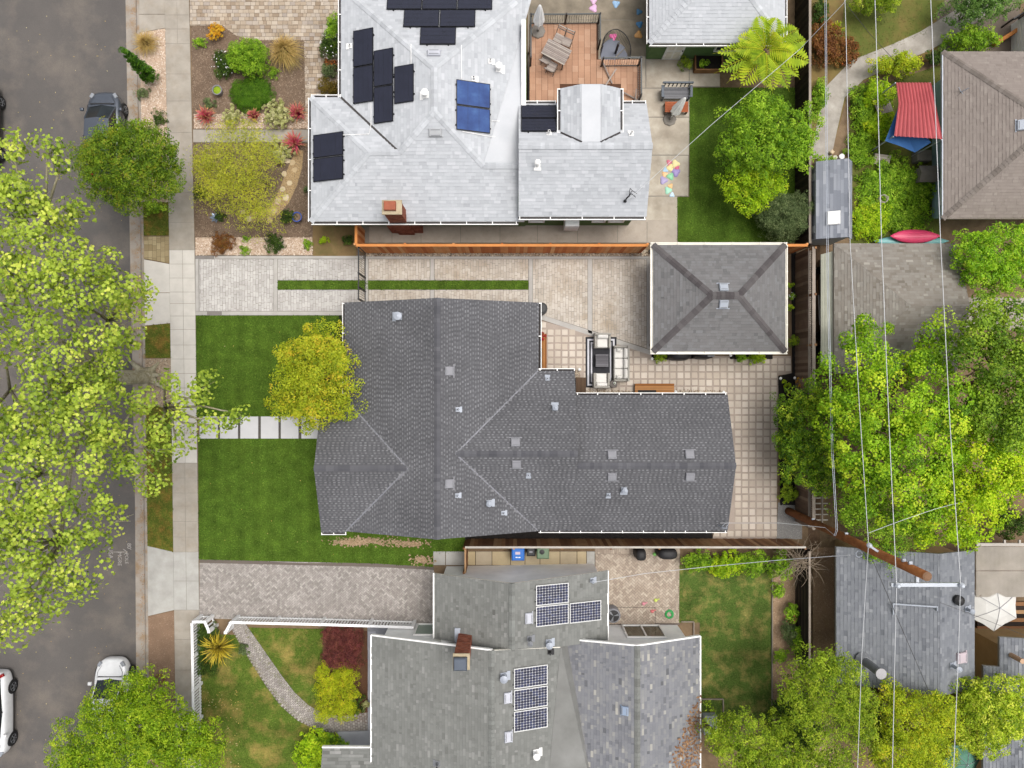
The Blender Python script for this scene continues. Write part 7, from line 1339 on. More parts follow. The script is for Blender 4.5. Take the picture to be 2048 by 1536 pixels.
for i, (x, y) in enumerate(((585, 325), (569, 348), (590, 340), (580, 366), (566, 378), (572, 395), (556, 402), (549, 422), (486, 424), (498, 438), (540, 440), (575, 322))):
    c = P(x, y); n = 6; rr = L(rnd(5, 7)); MB().prism([(c.x+math.cos(6.28*k_/n+i)*rr*rnd(.8, 1.2), c.y+math.sin(6.28*k_/n+i)*rr*rnd(.8, 1.2)) for k_ in range(n)], -.01, .025).build('flagstone', m_fl, ng)
stp = MB(); stripf(stp, [(600, 300, 14), (592, 330, 26), (580, 365, 30), (566, 398, 28), (545, 425, 24), (500, 436, 18)], .012); stp.build('path_gravel', mat('path_grit', [S(150, 122, 84), S(196, 170, 130)], scale=14, fine=.25, fscale=25), ng)
c = P(320, 1358); nb = empty('twig_nest', c, 'round nest of brown twigs in the gravel strip', 'nest'); mb = MB()
for i in range(40): a = rnd(0, 6.28); r_ = rnd(.15, .3); mb.tube([c+Vector((math.cos(a+k_*.35)*r_, math.sin(a+k_*.35)*r_, rnd(.02, .1))) for k_ in range(5)], .011, 4, cap=False)
mb.build('twigs', mat('twig_red', [S(132, 88, 60), S(160, 116, 84)], scale=5), nb, kind='stuff'); shrub('ground_plant', 'grey green weed beside the twig nest', 309, 1358, 8, 8, .25, f_sage, (.06, .03), 2, .06)
# fallen leaves on lawns and road
def scatter(name, label, polys, n, m, size=.07, z=.05):
    Vs, Fs, vs, o = [], [], [], 0
    for poly in polys:
        x, y = sample([P(a, b) for a, b in poly], n); C = np.stack([x, y, np.full(len(x), z)], 1); V, Fc, vv = leaf_arrays(C, np.tile([0, 0, 1.], (len(x), 1))+RNG.normal(size=(len(x), 3))*.2, size*RNG.uniform(.6, 1.3, len(x)), size*.6, RNG.uniform(0, 1, len(x)), 'oval', .1); Vs.append(V); Fs.append(Fc+o); vs.append(vv); o += len(V)
    me = np_mesh(name, np.concatenate(Vs), np.concatenate(Fs), np.concatenate(vs), m); tag(link(name, me, m, None, (0, 0, 0)), label, 'leaves', None, 'stuff')
m_fallen = mat('fallen_leaf', [S(214, 190, 110), S(190, 150, 80), S(226, 214, 160)], src='attr', dirt=None)
scatter('fallen_leaves', 'yellow fallen leaves on the lower front lawn', [[(408, 1380), (480, 1380), (480, 1536), (408, 1536)]], 160, m_fallen); scatter('fallen_leaves', 'stray pale leaves on the big front lawn', [[(396, 640), (690, 640), (690, 1110), (398, 1110)]], 26, m_fallen, .06); scatter('fallen_leaves', 'stray leaves and grit on the road', [[(0, 0), (250, 0), (270, 1536), (0, 1536)]], 220, m_fallen, .06, -.11)
scatter('gutter_litter', 'orange brown leaf litter lying in the gutter', [[(gut(y)+8, y), (kin(y), y), (kin(y+120), y+120), (gut(y+120)+8, y+120)] for y in range(0, 1536, 120)], 60, mat('gutter_leaf', [S(150, 100, 50), S(184, 140, 80), S(120, 84, 50)], src='attr', dirt=None), .06, -.1)
# lawn bare patch
pts_ = [(760, 1084, 60, 7), (720, 1082, 40, 6), (820, 1088, 30, 6), (845, 1120, 18, 7), (700, 1086, 26, 5)]; mb = MB()
for cx, cy, sx, sy in pts_:
    for i in range(190):
        q = P(random.gauss(cx, sx*.6), random.gauss(cy, sy*.55), rnd(.03, .06)); s_ = rnd(.03, .075); a = rnd(0, 6.28); d = Vector((math.cos(a), math.sin(a), 0))*s_; e_ = Vector((-d.y, d.x, 0))*rnd(.4, 1); mb.add([q-d, q-e_, q+d, q+e_], [[0, 1, 2, 3]], random.random())
mb.build('bare_soil', mat('bare', [S(150, 126, 96), S(186, 160, 130)], src='attr'), label='bare tan soil patches in the lawn under the gable', cat='soil', kind='stuff')
# leaf litter on the mixed roof corner
pT = PT['E']; xs = []; mb = MB()
for i in range(900):
    x, y = 1345+rnd(-1, 1)**3*10+rnd(0, 60), rnd(1380, 1560)
    if x < 1403-(y-1380)*.42+rnd(-8, 8): continue
    if x > 1402: continue
    p = on_plane(x, y, pT, .04); a = rnd(0, 6.28); s_ = rnd(.04, .1); d = Vector((math.cos(a), math.sin(a), 0))*s_; e_ = Vector((-d.y, d.x, 0))*.5; mb.add([p-d, p+e_, p+d+Vector((0, 0, .02)), p-e_], [[0, 1, 2, 3]], random.random())
mb.build('roof_litter', mat('litter_brown', [S(110, 76, 54), S(146, 110, 80), S(176, 144, 110)], src='attr', dirt=None), label='brown leaf litter on the lower right roof corner', cat='leaves', kind='stuff')

# ================================================================ lower side yard
def bin_(name, label, px, py, w, d, h, m, m_lid=None, marks=()):
    c = P(px, py, h); c.z = 0; root = empty(name, c, label, 'bin'); rings = []
    for f_, z in ((.78, .06), (.9, h*.6), (1.0, h*.93)): rings.append([c+Vector((sx*w/2*f_, sy*d/2*f_, z)) for sx, sy in ((-1, -1), (1, -1), (1, 1), (-1, 1))])
    MB().loft(rings).build('body', m, root, bevel=.02); mb = MB(); mb.cbox(c.x-w*.53, c.x+w*.53, c.y-d*.53, c.y+d*.53, h*.93, h, .05); mb.build('lid', m_lid or m, root, bevel=.02)
    MB().tube([c+Vector((-w*.4, d*.58, h*.9)), c+Vector((w*.4, d*.58, h*.9))], .02, 8).build('handle', m, root)
    for sx in (-.42, .42): MB().tube([c+Vector((sx*w-.03, d*.5, .1)), c+Vector((sx*w+.03, d*.5, .1))], .1, 12).build('wheel', m_blackm, root)
    for (x0, x1, y0, y1, mm_) in marks: MB().box(c.x+x0*w, c.x+x1*w, c.y+y0*d, c.y+y1*d, h+.001, h+.005).build('sticker', mm_, root)
bin_('recycling_bin', 'bright blue wheeled bin by the brown fence', 1036, 1109, .62, .62, 1.0, flat('bin_blue', S(40, 116, 208), .45), marks=((-.22, .18, .0, .22, flat('sticker_pale', S(214, 196, 206), .5)), (-.2, -.03, -.28, -.2, m_white), (.03, .2, -.28, -.2, m_white)))
bin_('rubbish_bin', 'small black wheeled bin between the blue and green bins', 1062, 1104, .42, .42, .9, flat('bin_black', S(38, 38, 40), .5), marks=((-.2, .2, -.1, .1, m_ventg),)); bin_('green_bin', 'grey green wheeled bin with dark lid hole', 1086, 1107, .6, .55, 1.0, flat('bin_green', S(110, 134, 104), .5))
c = P(1084, 1104, 1.0); MB().lathe(c+Vector((0, 0, .006)), [(.13, 0), (.13, .012), (.05, .02)], 14).build('lid_disc', m_blackm, label='dark round disc lying on the green bin lid', cat='disc')
c = P(1338, 1228); h_ = empty('garden_hose', c, 'coiled bright green garden hose on the brick patio', 'hose'); mb = MB(); mb.tube([c+Vector((math.cos(t*.35)*(.13+.0018*t), math.sin(t*.35)*(.13+.0018*t), .03+.012*(t % 18)/9)) for t in range(60)], .022, 6); mb.build('coil', flat('hose_green', S(40, 158, 76), .4), h_, smooth=True)
c = P(1226, 1230, .6); c.z = 0; ac = empty('heat_pump', c, 'round grey condenser unit with dark fan beside the olive roof', 'air conditioner'); MB().lathe(c, [(.36, 0), (.38, .1), (.38, .7), (.34, .75)], 20).build('casing', m_ventg, ac); MB().lathe(c, [(.3, .752), (.3, .756)], 18).build('fan_well', m_blackm, ac)
for i in range(3): a = i*2.09; MB().add([c+Vector((0, 0, .77)), c+Vector((math.cos(a)*.28, math.sin(a)*.28, .765)), c+Vector((math.cos(a+.5)*.28, math.sin(a+.5)*.28, .785))], [[0, 1, 2]]).build('blade', m_lead, ac)
for lab, px, py, col in (('pink toy on the lower brick patio', 1287, 1207, (222, 150, 160)), ('yellow green toy on the lower brick patio', 1311, 1200, (206, 220, 110)), ('coral toy near the green hose', 1304, 1222, (226, 128, 128)), ('light green toy between the black grills', 1309, 1108, (150, 224, 120))):
    c = P(px, py); mb = MB(); mb.lathe(c, [(.07, 0), (.1, .05), (.06, .1), (.01, .12)], 10); mb.tube([c+Vector((.05, 0, .05)), c+Vector((.2, .08, .04))], .03, 6); mb.build('small_toy', flat('toyc_%d' % px, S(*col), .5), label=lab, cat='toy')
for lab, pts in (('thin timber edging beside the patchy lawn and white wall', [(1363, 1244), (1388, 1244), (1388, 1278)]), ('thin timber edging at the lower corner of the mixed roof', [(1404, 1399), (1447, 1399), (1447, 1425)]), ('long timber edging between the patchy lawn and leaf litter', [(1545, 1142), (1545, 1440)])):
    r = empty('timber_edging', P(*pts[0]), lab, 'edging'); [MB().bar(P(*a, .1), P(*b, .1), .05, .12).build('timber', m_oldrail, r) for a, b in zip(pts[:-1], pts[1:])]
MB().cbox(P(1404, 0).x, P(1430, 0).x, P(0, 1462).y, P(0, 1425).y, 0, .5, .08).build('utility_hood', m_galv, label='pale grey box against the wall below the timber edging', cat='box')

# ================================================================ utility pole and wires
m_pole = mat('pole_wood', [S(112, 68, 36), S(142, 88, 48), S(160, 106, 62)], scale=3, detail=8, fine=.15, dirt=(.8, 1.1)); HP = 12.7
b = P(1577, 1022); pr = empty('utility_pole', b, 'tall brown wooden utility pole with pale crossarm', 'pole'); tp = Vector((b.x, b.y-.06, HP)); MB().tube([b-Vector((0, 0, .1)), tp], [.2, .165], 16).build('shaft', m_pole, pr, smooth=True)
MB().lathe(tp, [(.165, 0), (.1, .03), (.02, .04)], 14).build('pole_top', flat('cut_wood', S(128, 96, 70), .8), pr)
ay = P(1850, 1170, 12.2); xa, xb = P(1783, 1170, 12.2).x, P(1924, 1167, 12.2).x; m_arm = flat('arm_grey', S(196, 202, 210), .5); MB().bar((xa, ay.y, 12.2), (xb, ay.y, 12.2), .13, .14).build('crossarm', m_arm, pr)
MB().bar((b.x, b.y, 12.1), (b.x, ay.y, 12.1), .1, .1).build('arm_bracket', m_arm, pr)
ins = [Vector((P(1793, 1170, 12.2).x, ay.y, 12.2)), Vector((P(1921, 1168, 12.2).x, ay.y, 12.2)), P(1737, 1090, 9.6)]
for p in ins: MB().lathe(p, [(.05, 0), (.1, .04), (.06, .07), (.1, .11), (.05, .18)], 12).build('insulator', m_arm, pr)
MB().bar((b.x, b.y, 9.55), ins[2]-Vector((0, 0, .02)), .08, .08).build('arm_bracket', m_arm, pr)
for z, a in ((3.2, .4), (6.5, -.5), (11.2, .2), (11.6, -.2)): MB().box(b.x+.12*math.cos(a+2.5), b.x+.12*math.cos(a+2.5)+.12, b.y+.1, b.y+.22, z, z+.1).build('pole_bracket', m_galv, pr)
rg = P(1718, 1108, 8.5); MB().tube([rg+Vector((math.cos(t)*.13, math.sin(t)*.13, 0)) for t in np.arange(0, 6.4, .4)], .018, 6).build('cable_coil', m_galv, pr)
m_wire = flat('wire_pale', S(206, 208, 210), .5); m_wired = flat('wire_dark', S(70, 68, 66), .5)
def wire(label, pts, r, m=m_wire): c = [P(*p) for p in pts]; mb = MB(); mb.tube(c, r, 6); mb.build('power_line', m, label=label, cat='cable', group='overhead wires')
wire('pale overhead wire, leftmost of the three long ones', [(1687, -80, 9.4), (1692, 60, 9.2), (1700, 480, 8.8), (1718, 800, 9.0), (1737, 1088, 9.65), (1731, 1180, 9.6), (1724, 1300, 9.4), (1712, 1620, 9.2)], .013)
wire('pale overhead wire, middle of the three long ones', [(1747, -80, 11.6), (1752, 60, 11.4), (1763, 480, 11.1), (1778, 850, 11.6), (1793, 1168, 12.3), (1790, 1300, 12.0), (1783, 1620, 11.6)], .014); wire('pale overhead wire, rightmost of the three long ones', [(1858, -80, 11.6), (1864, 60, 11.4), (1881, 480, 11.1), (1900, 850, 11.6), (1921, 1166, 12.3), (1917, 1300, 12.0), (1904, 1620, 11.6)], .014)
for lab, o in (('grey telephone cable, left of the twisted pair', 0), ('grey telephone cable, right of the twisted pair', 3)): wire(lab, [(1649+o, -80, 6.6), (1651+o, 200, 6.4), (1654+o, 560, 6.2), (1663+o, 900, 6.4), (1672+o, 1060, 6.7), (1668+o, 1072, 6.7)], .011, m_galv)
wire('service wire from the pale house to the top right', [(1258, 398, 4.3), (1420, 252, 4.6), (1600, 98, 5.6), (1686, 8, 7.5), (1720, -40, 8.5)], .011); wire('service wire from the dark grey house to the pole', [(1440, 1046, 3.5), (1560, 1046, 3.9), (1650, 1055, 5.2), (1668, 1070, 6.2)], .01); wire('service wire from the lower house over its back lawn', [(1190, 1164, 3.6), (1290, 1147, 3.9), (1420, 1133, 4.6), (1560, 1120, 6), (1700, 1110, 8.4)], .013)
wire('thin dark wire sloping across the slate roof', [(1745, 1120, 8), (1790, 1225, 6.5), (1860, 1388, 5)], .012, m_wired); wire('thin pale wire to the tree tops', [(1737, 1066, 9), (1800, 1042, 8.4), (1870, 1018, 7.6), (1935, 1001, 7)], .011); wire('thin dark wire crossing to the right edge', [(1880, 1205, 7), (1960, 1235, 5), (2060, 1275, 4)], .009, m_wired); wire('thin dark wire over the dry yard', [(1690, 5, 7.5), (1740, 68, 6), (1790, 122, 4)], .01, m_wired)

# ================================================================ back yards on the right
m_redt = mat('red_tin', [S(178, 84, 88), S(194, 98, 100)], scale=1.5, rough=.5, fine=.05); cn = empty('red_canopy', P(1835, 220), 'red corrugated canopy roof against the teal house', 'canopy')
TL, TR, BR, BL, ML = P(1792, 165, 2.4), P(1862, 165, 2.6), P(1885, 278, 2.7), P(1788, 272, 2.3), P(1797, 207, 2.35); mb = MB(); n = 44
for (A, B_, C_, D_) in ((TL, TR, TR.lerp(BR, .38), ML), (ML+Vector((0, 0, .0)), TR.lerp(BR, .38), BR, BL)):
    for i in range(n):
        f0, f1 = i/n, (i+1)/n; z0 = .035*math.sin(i*math.pi*.5+.4); z1 = .035*math.sin((i+1)*math.pi*.5+.4); mb.add([A.lerp(B_, f0)+Vector((0, 0, z0)), A.lerp(B_, f1)+Vector((0, 0, z1)), D_.lerp(C_, f1)+Vector((0, 0, z1)), D_.lerp(C_, f0)+Vector((0, 0, z0))], [[0, 3, 2, 1]])
mb.build('tin_sheet', m_redt, cn)
for p in (TL, TR, BR, BL): MB().tube([(p.x, p.y, 0), p-Vector((0, 0, .05))], .035, 8).build('post', m_galv, cn)
tarp = MB(); A, B_, C_, D_, E_ = P(1770, 282, 1.9), P(1802, 200, 1.9), P(1862, 285, 2.2), P(1830, 305, 1.6), P(1800, 292, 1.75); tarp.add([A, B_, C_, D_, E_, P(1815, 270, 2.05)], [[0, 5, 1], [1, 5, 2], [2, 5, 3], [3, 5, 4], [4, 5, 0]]); tarp.build('blue_tarp', mat('tarp_blue', [S(48, 92, 150), S(70, 116, 174)], scale=3, fine=.06), label='blue tarpaulin hanging below the red canopy', cat='tarpaulin')
def box_thing(name, label, cat, px, py, w, d, h, m, rot=0.0, z=0.0, bevel=.015):
    c = P(px, py, z+h); c.z = z; M = Matrix.Translation(c)@Matrix.Rotation(rot, 4, 'Z'); return MB().cbox(-w/2, w/2, -d/2, d/2, 0, h, min(.03, h*.2), M=M).build(name, m, label=label, cat=cat, bevel=bevel)
c = P(1748, 210); wt = empty('potting_table', c, 'weathered wooden table under the yellow shrubs', 'table'); M = Matrix.Translation(c)@Matrix.Rotation(R(-70), 4, 'Z')
for i in range(7): MB().box(-.75, .75, -.4+i*.115, -.4+i*.115+.105, .7, .73, M=M).build('plank', m_teak, wt)
for sx in (-.65, .65):
    for sy in (-.33, .33): MB().box(sx-.03, sx+.03, sy-.03, sy+.03, 0, .7, M=M).build('leg', m_teakd, wt)
c = P(1759, 322); bt = empty('tipped_crate', c, 'pale wooden crate tipped on the weeds', 'crate'); M = Matrix.Translation(c+Vector((0, 0, .25)))@Matrix.Rotation(R(-8), 4, 'Z')@Matrix.Rotation(R(20), 4, 'X'); m_crate = mat('crate_wood', [S(184, 172, 156), S(206, 196, 182)], src='obj', fine=.1)
for i in range(5): MB().box(-.42, .42, -.26+i*.105, -.26+i*.105+.095, 0, .02, M=M).build('slat', m_crate, bt)
for x in (-.42, .38): MB().box(x, x+.04, -.26, .26, -.25, 0, M=M).build('side', m_crate, bt)
hb = empty('hutch', P(1852, 350), 'small grey hutch with pitched lid against the teal wall', 'hutch'); M = Matrix.Translation(P(1856, 348, .7)-Vector((0, 0, .7))); m_hutch = mat('hutch_grey', [S(112, 106, 98), S(134, 128, 120)], scale=3, fine=.06)
MB().box(-.42, .4, -.35, .35, 0, .75, M=M).build('body', m_hutch, hb); [MB().add([M @ Vector(v) for v in ((-.48, s_*.42, .74), (.44, s_*.42, .74), (.44, 0, .98), (-.48, 0, .98), (-.48, s_*.42, .70), (.44, s_*.42, .70), (.44, 0, .94), (-.48, 0, .94))], [[0, 1, 2, 3], [7, 6, 5, 4], [0, 4, 5, 1], [1, 5, 6, 2], [3, 7, 4, 0]]).build('lid', m_hutch, hb) for s_ in (-1, 1)]
box_thing('low_cupboard', 'low dark cupboard above the hutch', 'cupboard', 1850, 310, .75, .55, .6, m_hutch); c = P(1758, 402); rb_ = empty('bucket', c, 'grey plastic bucket coiled with wire in the weeds', 'bucket'); MB().lathe(c, [(.18, 0), (.24, .35), (.22, .35), (.17, .05)], 16).build('tub', m_lead, rb_); MB().tube([c+Vector((math.cos(t*.5)*.2, math.sin(t*.5)*.2, .36+.006*t)) for t in range(40)], .014, 5).build('wire_coil', m_crate, rb_)
box_thing('paving_block', 'dark paving block in the weeds by the teal wall', 'block', 1845, 410, .3, .25, .2, m_hutch, .4)
for lab, px, py, col, w in (('small tan box beside the shed', 1660, 307, (206, 184, 150), .25), ('small white tub beside the shed', 1666, 318, (226, 216, 208), .22), ('white bucket with red rim beside the shed', 1679, 316, (232, 232, 230), .28)):
    c = P(px, py); MB().lathe(c, [(w*.42, 0), (w*.5, .25), (w*.52, .28), (w*.3, .3)], 14 if 'box' not in lab else 4).build('garden_tub', flat('tub_%d' % px, S(*col), .5), label=lab, cat='tub')
# kayaks
def kayak(label, px, py, ln, w, col, z=0.25, rot=0.0):
    c = P(px, py, z); root = empty('kayak', c, label, 'kayak'); rings = []; n = 12; m_ = flat('kayak_%d' % col[0], S(*col), .4)
    for i in range(13):
        t = -1+i/6; hw_ = w/2*(1-abs(t)**2.4)+.012; zz = .12*abs(t)**3
        rings.append([c+Vector((t*ln/2, math.cos(2*math.pi*k_/n)*hw_, zz+math.sin(2*math.pi*k_/n)*.16*(1-abs(t)**3)+.16)) for k_ in range(n)])
    MB().loft(rings).build('hull', m_, root, smooth=True)
    for y in (-.12, 0, .12): MB().tube([c+Vector((t*ln*.36, y*w*1.2, .325-.06*abs(t)**2)) for t in (-1, -.5, 0, .5, 1)], .012, 5).build('deck_groove', m_, root)
kayak('pale teal kayak behind the red one', 1818, 484, 3.9, .62, (120, 178, 178), .05); kayak('hot pink red kayak lying beside the outbuilding', 1825, 474, 2.6, .7, (222, 72, 112), .35)
# behind the tan outbuilding: junk along the wall
for lab, px, py, r, h in (('black plastic pot between the back fence and outbuilding', 1632, 543, .2, .4), ('large black pot beside the sage wall', 1638, 672, .32, .5), ('black tray pot below the large pot', 1634, 700, .25, .3)):
    c = P(px, py); MB().lathe(c, [(r*.75, 0), (r, h), (r*.9, h), (r*.7, .05)], 16).build('nursery_pot', m_blackm, label=lab, cat='pot')
for lab, a, b, m_ in (('long rusty pipe leaning by the sage wall', (1634, 560, .2), (1640, 650, .3), m_brownf), ('white plastic pipe by the sage wall', (1637, 590, .5), (1640, 650, .5), m_white), ('black pole propped against the sage wall, upper', (1648, 690, .3), (1664, 666, 2.0), m_blackm), ('black pole propped against the sage wall, lower', (1640, 715, .3), (1664, 690, 2.0), m_blackm)):
    MB().tube([P(*a), P(*b)], .035, 8).build('pipe', m_, label=lab, cat='pipe')
sheet('side_path', [(1617, 490), (1640, 490), (1640, 1095), (1617, 1095)], mat('side_soil', [S(86, 66, 50), S(120, 96, 74)], scale=3, fine=.2), -.012)
tr = empty('wood_trellis', P(1640, 1010), 'weathered trellis of bars beside the utility pole', 'trellis'); [MB().bar(P(1626, 985+i*11, 2.0), P(1656, 985+i*11, 2.0), .05, .05).build('bar', m_greyrail, tr) for i in range(7)]; [MB().bar(P(x, 980, 2.06), P(x, 1060, 2.06), .07, .05).build('beam', m_oldrail, tr) for x in (1628, 1645)]
# pergola roof, umbrellas at the right edge
m_poly = mat('poly_sheet', [S(196, 188, 176), S(214, 206, 196)], scale=1.2, fine=.06, rough=.4); pg = empty('corrugated_patio_roof', P(1995, 1140), 'pale corrugated patio roof beside the slate roofed house', 'patio roof'); mb = MB(); A, B_, C_, D_ = P(1952, 1093, 2.6), P(2120, 1093, 2.6), P(2120, 1194, 2.4), P(1952, 1194, 2.4); n = 130
for i in range(n): f0, f1 = i/n, (i+1)/n; z0, z1 = (.02 if i % 2 else -.02), (-.02 if i % 2 else .02); mb.add([A.lerp(B_, f0)+Vector((0, 0, z0)), A.lerp(B_, f1)+Vector((0, 0, z1)), D_.lerp(C_, f1)+Vector((0, 0, z1)), D_.lerp(C_, f0)+Vector((0, 0, z0))], [[0, 3, 2, 1]])
mb.build('poly_sheet', m_poly, pg); MB().bar(A+Vector((0, .1, .05)), B_+Vector((0, .1, .05)), .14, .12).build('beam', m_greyrail, pg); [MB().bar(P(x, 1088, 2.66), P(x, 1080, 2.66), .09, .1).build('rafter', m_greyrail, pg) for x in (1955, 2010, 2040)]; [MB().tube([(P(x, y).x, P(x, y).y, 0), P(x, y, 2.4)], .06, 8).build('post', m_oldrail, pg) for x, y in ((1960, 1190), (2060, 1190))]
MB().bar(P(1952, 1142, 2.56), P(2120, 1142, 2.56), .03, .03).build('batten', m_oldrail, pg)
def open_umbrella(label, px, py, z, r, m_c, n=6, rot=0.0, sag=.12):
    c = P(px, py, z); root = empty('open_umbrella', (c.x, c.y, 0), label, 'umbrella'); mb = MB(); rim = []
    for i in range(n):
        a0 = rot+2*math.pi*i/n; a1 = rot+2*math.pi*(i+1)/n; p0 = c+Vector((math.cos(a0)*r, math.sin(a0)*r, -.45)); p1 = c+Vector((math.cos(a1)*r, math.sin(a1)*r, -.45)); mm_ = p0.lerp(p1, .5); mm_ = c.lerp(mm_, 1-sag)+Vector((0, 0, -.02)); q0 = c.lerp(p0, .5)+Vector((0, 0, .05)); q1 = c.lerp(p1, .5)+Vector((0, 0, .05)); mb.add([c, q0, q1, p0, mm_, p1], [[0, 1, 2], [1, 3, 4], [1, 4, 2], [2, 4, 5]])
    mb.build('canopy', m_c, root)
    for i in range(n): a0 = rot+2*math.pi*i/n; p0 = c+Vector((math.cos(a0)*r, math.sin(a0)*r, -.45)); MB().tube([c+Vector((0, 0, .01)), c.lerp(p0, .5)+Vector((0, 0, .062)), p0+Vector((0, 0, .01))], .012, 5).build('rib', m_ventg, root)
    MB().tube([(c.x, c.y, 0), c+Vector((0, 0, .06))], .025, 8).build('pole', m_galv, root); MB().lathe((c.x, c.y, 0), [(.3, 0), (.3, .06), (.05, .1)], 12).build('base', m_ubase, root)
open_umbrella('open white umbrella below the corrugated patio roof', 2000, 1216, 2.6, 1.3, mat('sail_canvas', [S(214, 212, 206), S(228, 226, 220)], scale=2, fine=.05), 6, R(30), .05); open_umbrella('green umbrella at the bottom edge of the picture', 1935, 1530, 2.4, 1.0, mat('green_canvas', [S(84, 132, 112), S(104, 150, 130)], scale=3, fine=.05), 6, R(10))
dkx = empty('back_stoop', P(1965, 1300), 'brown timber deck between the slate roof and corner roof', 'deck'); [MB().box(P(1950, 0).x, P(2060, 0).x, P(0, 1202+i*8).y-.19, P(0, 1202+i*8).y, .1, .2).build('deck_board', m_darkf if i % 2 else m_brownf, dkx) for i in range(18)]
pot('round pot on the brown timber deck', 1973, 1265, 7, .45, m_oldrail); box_thing('deck_chest', 'small pale chest on the brown timber deck', 'chest', 1976, 1287, .45, .3, .45, m_hutch)
railing('stair_railing', 'black stair railing at the top right corner', [P(2003, 55, .6), P(2030, 38, .6), P(2038, 38, .6)], .6, .9, m_blackm, m_blackm, .14); box_thing('stoop_step', 'wooden beam step by the black stair railing', 'step', 2018, 70, 1.3, .2, .5, m_cedart, R(32))

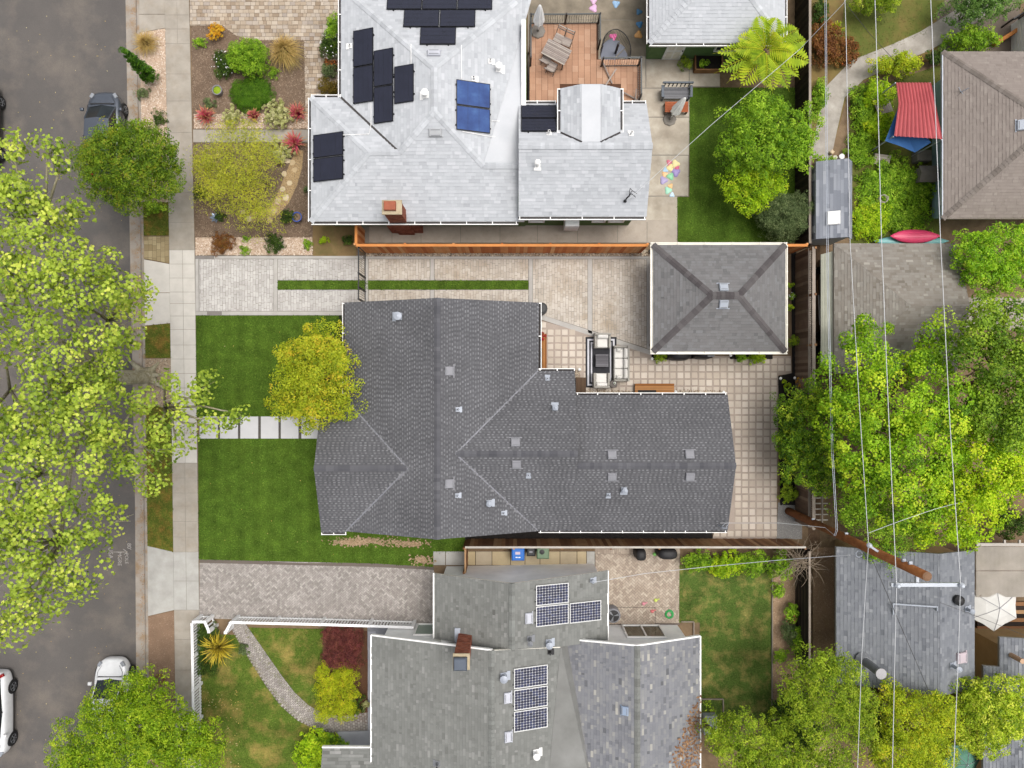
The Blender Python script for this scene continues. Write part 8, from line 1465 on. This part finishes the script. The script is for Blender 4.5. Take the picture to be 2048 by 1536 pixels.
# ================================================================ cars
m_glass = mat('car_glass', [S(26, 32, 36), S(44, 52, 56)], scale=1.5, rough=.05, spec=.5, dirt=None, fine=0); m_tyre = flat('tyre', S(30, 30, 31), .8); m_rim = flat('rim', S(150, 152, 156), .3, .6); m_lamp = mat('head_lamp', [S(150, 154, 160)], rough=.15, dirt=None); m_tail = mat('tail_lamp', [S(150, 24, 26)], rough=.2, dirt=None)
def car(label, name, c, rot, ln, wd, ht, m_p, hood=.3, suv=False, z0=-.12):
    root = empty(name, (0, 0, 0), label, 'car'); hl = ln/2; hw_ = wd/2; belt = .78 if not suv else .92
    st_ = [(-1, .62, .62), (-.97, .8, .74), (-.88, .93, .9), (-.7, .985, .97), (-.4, 1, 1), (0, 1, 1), (.35, 1, .99), (.55, .985, .95), (.72, .94, .88), (.85, .85, .8), (.94, .68, .7), (1, .42, .55)]
    rings = []
    for t, wf, bf in st_:
        w = hw_*wf; b_ = belt*bf+.16; x = t*hl; half = [(.0, .2), (.55, .2), (.9, .22), (1.0, .34), (1.0, b_*.62), (.975, b_*.82), (.9, b_*.94), (.62, b_*.995), (.0, b_*1.015)]
        rings.append([Vector((x, w*a, z)) for a, z in half]+[Vector((x, -w*a, z)) for a, z in half[-2:0:-1]])
    body = MB().loft(rings).build('body', m_p, root, smooth=True); sb = body.modifiers.new('sub', 'SUBSURF'); sb.levels = 1; sb.render_levels = 2
    zb = belt+.12; zr_ = ht; fb, rb2 = hl*(1-hood*2)+.0, -hl*(.78 if not suv else .9); fr_, rr_ = fb-.78, rb2+(.55 if not suv else .3); wb, wr = hw_*.88, hw_*.68
    B_ = [Vector((fb, wb*.86, zb-.04)), Vector((fb+.1, 0, zb-.02)), Vector((fb, -wb*.86, zb-.04)), Vector((rb2, -wb*.86, zb)), Vector((rb2, wb*.86, zb)), Vector(((fb+rb2)/2+.2, wb, zb)), Vector(((fb+rb2)/2+.2, -wb, zb))]
    T_ = [Vector((fr_, wr, zr_-.05)), Vector((fr_+.07, 0, zr_-.02)), Vector((fr_, -wr, zr_-.05)), Vector((rr_, -wr*.95, zr_-.05)), Vector((rr_, wr*.95, zr_-.05)), Vector(((fr_+rr_)/2, wr*1.03, zr_)), Vector(((fr_+rr_)/2, -wr*1.03, zr_))]
    MB().add([B_[0], B_[1], B_[2], T_[2], T_[1], T_[0]], [[0, 5, 4, 1], [1, 4, 3, 2]]).build('windscreen', m_glass, root); MB().add([B_[3], B_[4], T_[4], T_[3]], [[0, 1, 2, 3]]).build('rear_window', m_glass, root)
    MB().add([B_[0], B_[5], B_[4], T_[4], T_[5], T_[0]], [[0, 1, 4, 5], [1, 2, 3, 4]]).build('side_window', m_glass, root); MB().add([B_[2], B_[6], B_[3], T_[3], T_[6], T_[2]], [[0, 5, 4, 1], [1, 4, 3, 2]]).build('side_window', m_glass, root)
    cen = Vector(((fr_+rr_)/2, 0, zr_+.035)); ring = [T_[0], T_[1], T_[2], T_[6], T_[3], T_[4], T_[5]]; inn = [p.lerp(cen, .25)+Vector((0, 0, .03)) for p in ring]; mb = MB(); mb.add(ring+inn+[cen], [[i, (i+1) % 7, 7+(i+1) % 7, 7+i] for i in range(7)]+[[7+i, 7+(i+1) % 7, 14] for i in range(7)]); mb.build('roof', m_p, root, smooth=True)
    for a, b_ in ((0, 0), (2, 2), (3, 3), (4, 4), (5, 5), (6, 6)): MB().tube([B_[a], T_[b_]], .035, 6).build('pillar', m_p if a not in (5, 6) else m_blackm, root)
    for s_ in (-1, 1):
        MB().cbox(fb-.25, fb-.08, s_*(hw_+.08)-.09, s_*(hw_+.08)+.09, zb, zb+.14, .03).build('mirror', m_p, root, bevel=.03)
        M = Matrix.Translation((hl*.88, s_*hw_*.66, belt*.83+.09))@Matrix.Rotation(s_*R(-32), 4, 'Z'); MB().cbox(-.13, .13, -.09, .09, -.05, .05, .03, M=M).build('headlight', m_lamp, root, bevel=.02)
        M = Matrix.Translation((-hl*.93, s_*hw_*.68, belt*.86+.08))@Matrix.Rotation(s_*R(30), 4, 'Z'); MB().cbox(-.08, .08, -.16, .16, -.06, .06, .02, M=M).build('tail_light', m_tail, root, bevel=.02)
        for x in (hl*.62, -hl*.6):
            y = s_*(hw_-.1); rt = .33 if not suv else .37; Mx = Matrix.Rotation(R(90), 4, 'X'); w_ = MB().lathe((x, y, rt), [(rt*.62, -.115), (rt*.97, -.105), (rt, -.06), (rt, .06), (rt*.97, .105), (rt*.62, .115)], 24, M=Mx).build('wheel', m_tyre, root, smooth=False)
            rmb = MB(); rmb.lathe((x, y, rt), [(rt*.64, -.1), (rt*.6, -.118), (rt*.1, -.09), (rt*.1, .09), (rt*.6, .118), (rt*.64, .1)], 24, M=Mx)
            for k_ in range(5): a = k_*1.2566; rmb.bar((x, y+s_*.12, rt), (x+math.cos(a)*rt*.6, y+s_*.122, rt+math.sin(a)*rt*.6), .05, .03)
            o = rmb.build('rim', m_rim, None); o.parent = w_; o.location = o.location-w_.location
    for s_ in (-1, 1): MB().tube([(fb+.1, s_*wb*.8, zb+.03), (hl*.7, s_*hw_*.72, belt*.93+.135), (hl*.86, s_*hw_*.5, belt*.86+.13)], .009, 4).build('hood_seam', m_blackm, root)
    MB().box(hl*.93, hl*.965, -hw_*.4, hw_*.4, .36, .5).build('grille', m_blackm, root); MB().bar((fb+.16, -wb*.75, zb+.0), (fb+.16, wb*.75, zb+.0), .05, .05).build('wiper_cowl', m_blackm, root)
    root.location = Vector(c)+Vector((0, 0, z0)); root.rotation_euler.z = rot; return root
m_cg = flat('paint_grey', S(88, 94, 104), .25, .4, coat=.8); m_cw = flat('paint_white', S(236, 237, 238), .25, coat=.5); m_cb = flat('paint_black', S(26, 27, 29), .2, coat=.6)
car('dark silver grey sedan parked under the bronze tipped tree', 'parked_sedan', (-21.15, 12.95, 0), R(90), 4.5, 1.82, 1.42, m_cg, hood=.2); car('white hatchback parked under the wide green tree', 'parked_hatchback', (-20.75, -16.35, 0), R(90), 4.2, 1.8, 1.5, m_cw, hood=.24)
car('white sport utility vehicle cut off by the left edge, wheels showing', 'parked_suv', (-27.0, -17.15, 0), R(-90), 4.45, 1.85, 1.66, m_cw, hood=.26, suv=True); car('black car barely showing at the left edge near the top', 'parked_car', (-27.62, 13.4, 0), R(-90), 4.5, 1.82, 1.42, m_cb)
# chalk survey marks on the road
m_chalk = mat('chalk_paint', [S(178, 172, 166)], fine=.2, fscale=25, dirt=(.8, 1.1), dscale=8)
def chalk(txt, px, py, size, rot=R(-90)):
    cu = bpy.data.curves.new('painted_mark', 'FONT'); cu.body = txt; cu.size = size; cu.offset = .0; cu.extrude = 0; cu.align_x = 'CENTER'; cu.align_y = 'CENTER'; cu.materials.append(m_chalk); o = bpy.data.objects.new('painted_mark', cu); COL.objects.link(o); o.parent = street
    p = P(px, py, -.116); w = world_loc(street); o.location = p-w; o.rotation_euler.z = rot; return o
chalk('USA', 221, 1106, .34); chalk('MGRE', 239, 1118, .28); chalk('POLE', 253, 1117, .25); chalk("80'", 258, 1093, .3)
mb = MB(); z = -.114; mb.bar(P(227, 1104, z), P(255, 1104, z), .03, .003); mb.bar(P(246, 1098, z), P(255, 1104, z), .03, .003); mb.bar(P(248, 1109, z), P(255, 1104, z), .03, .003); mb.build('painted_arrow', m_chalk, street)
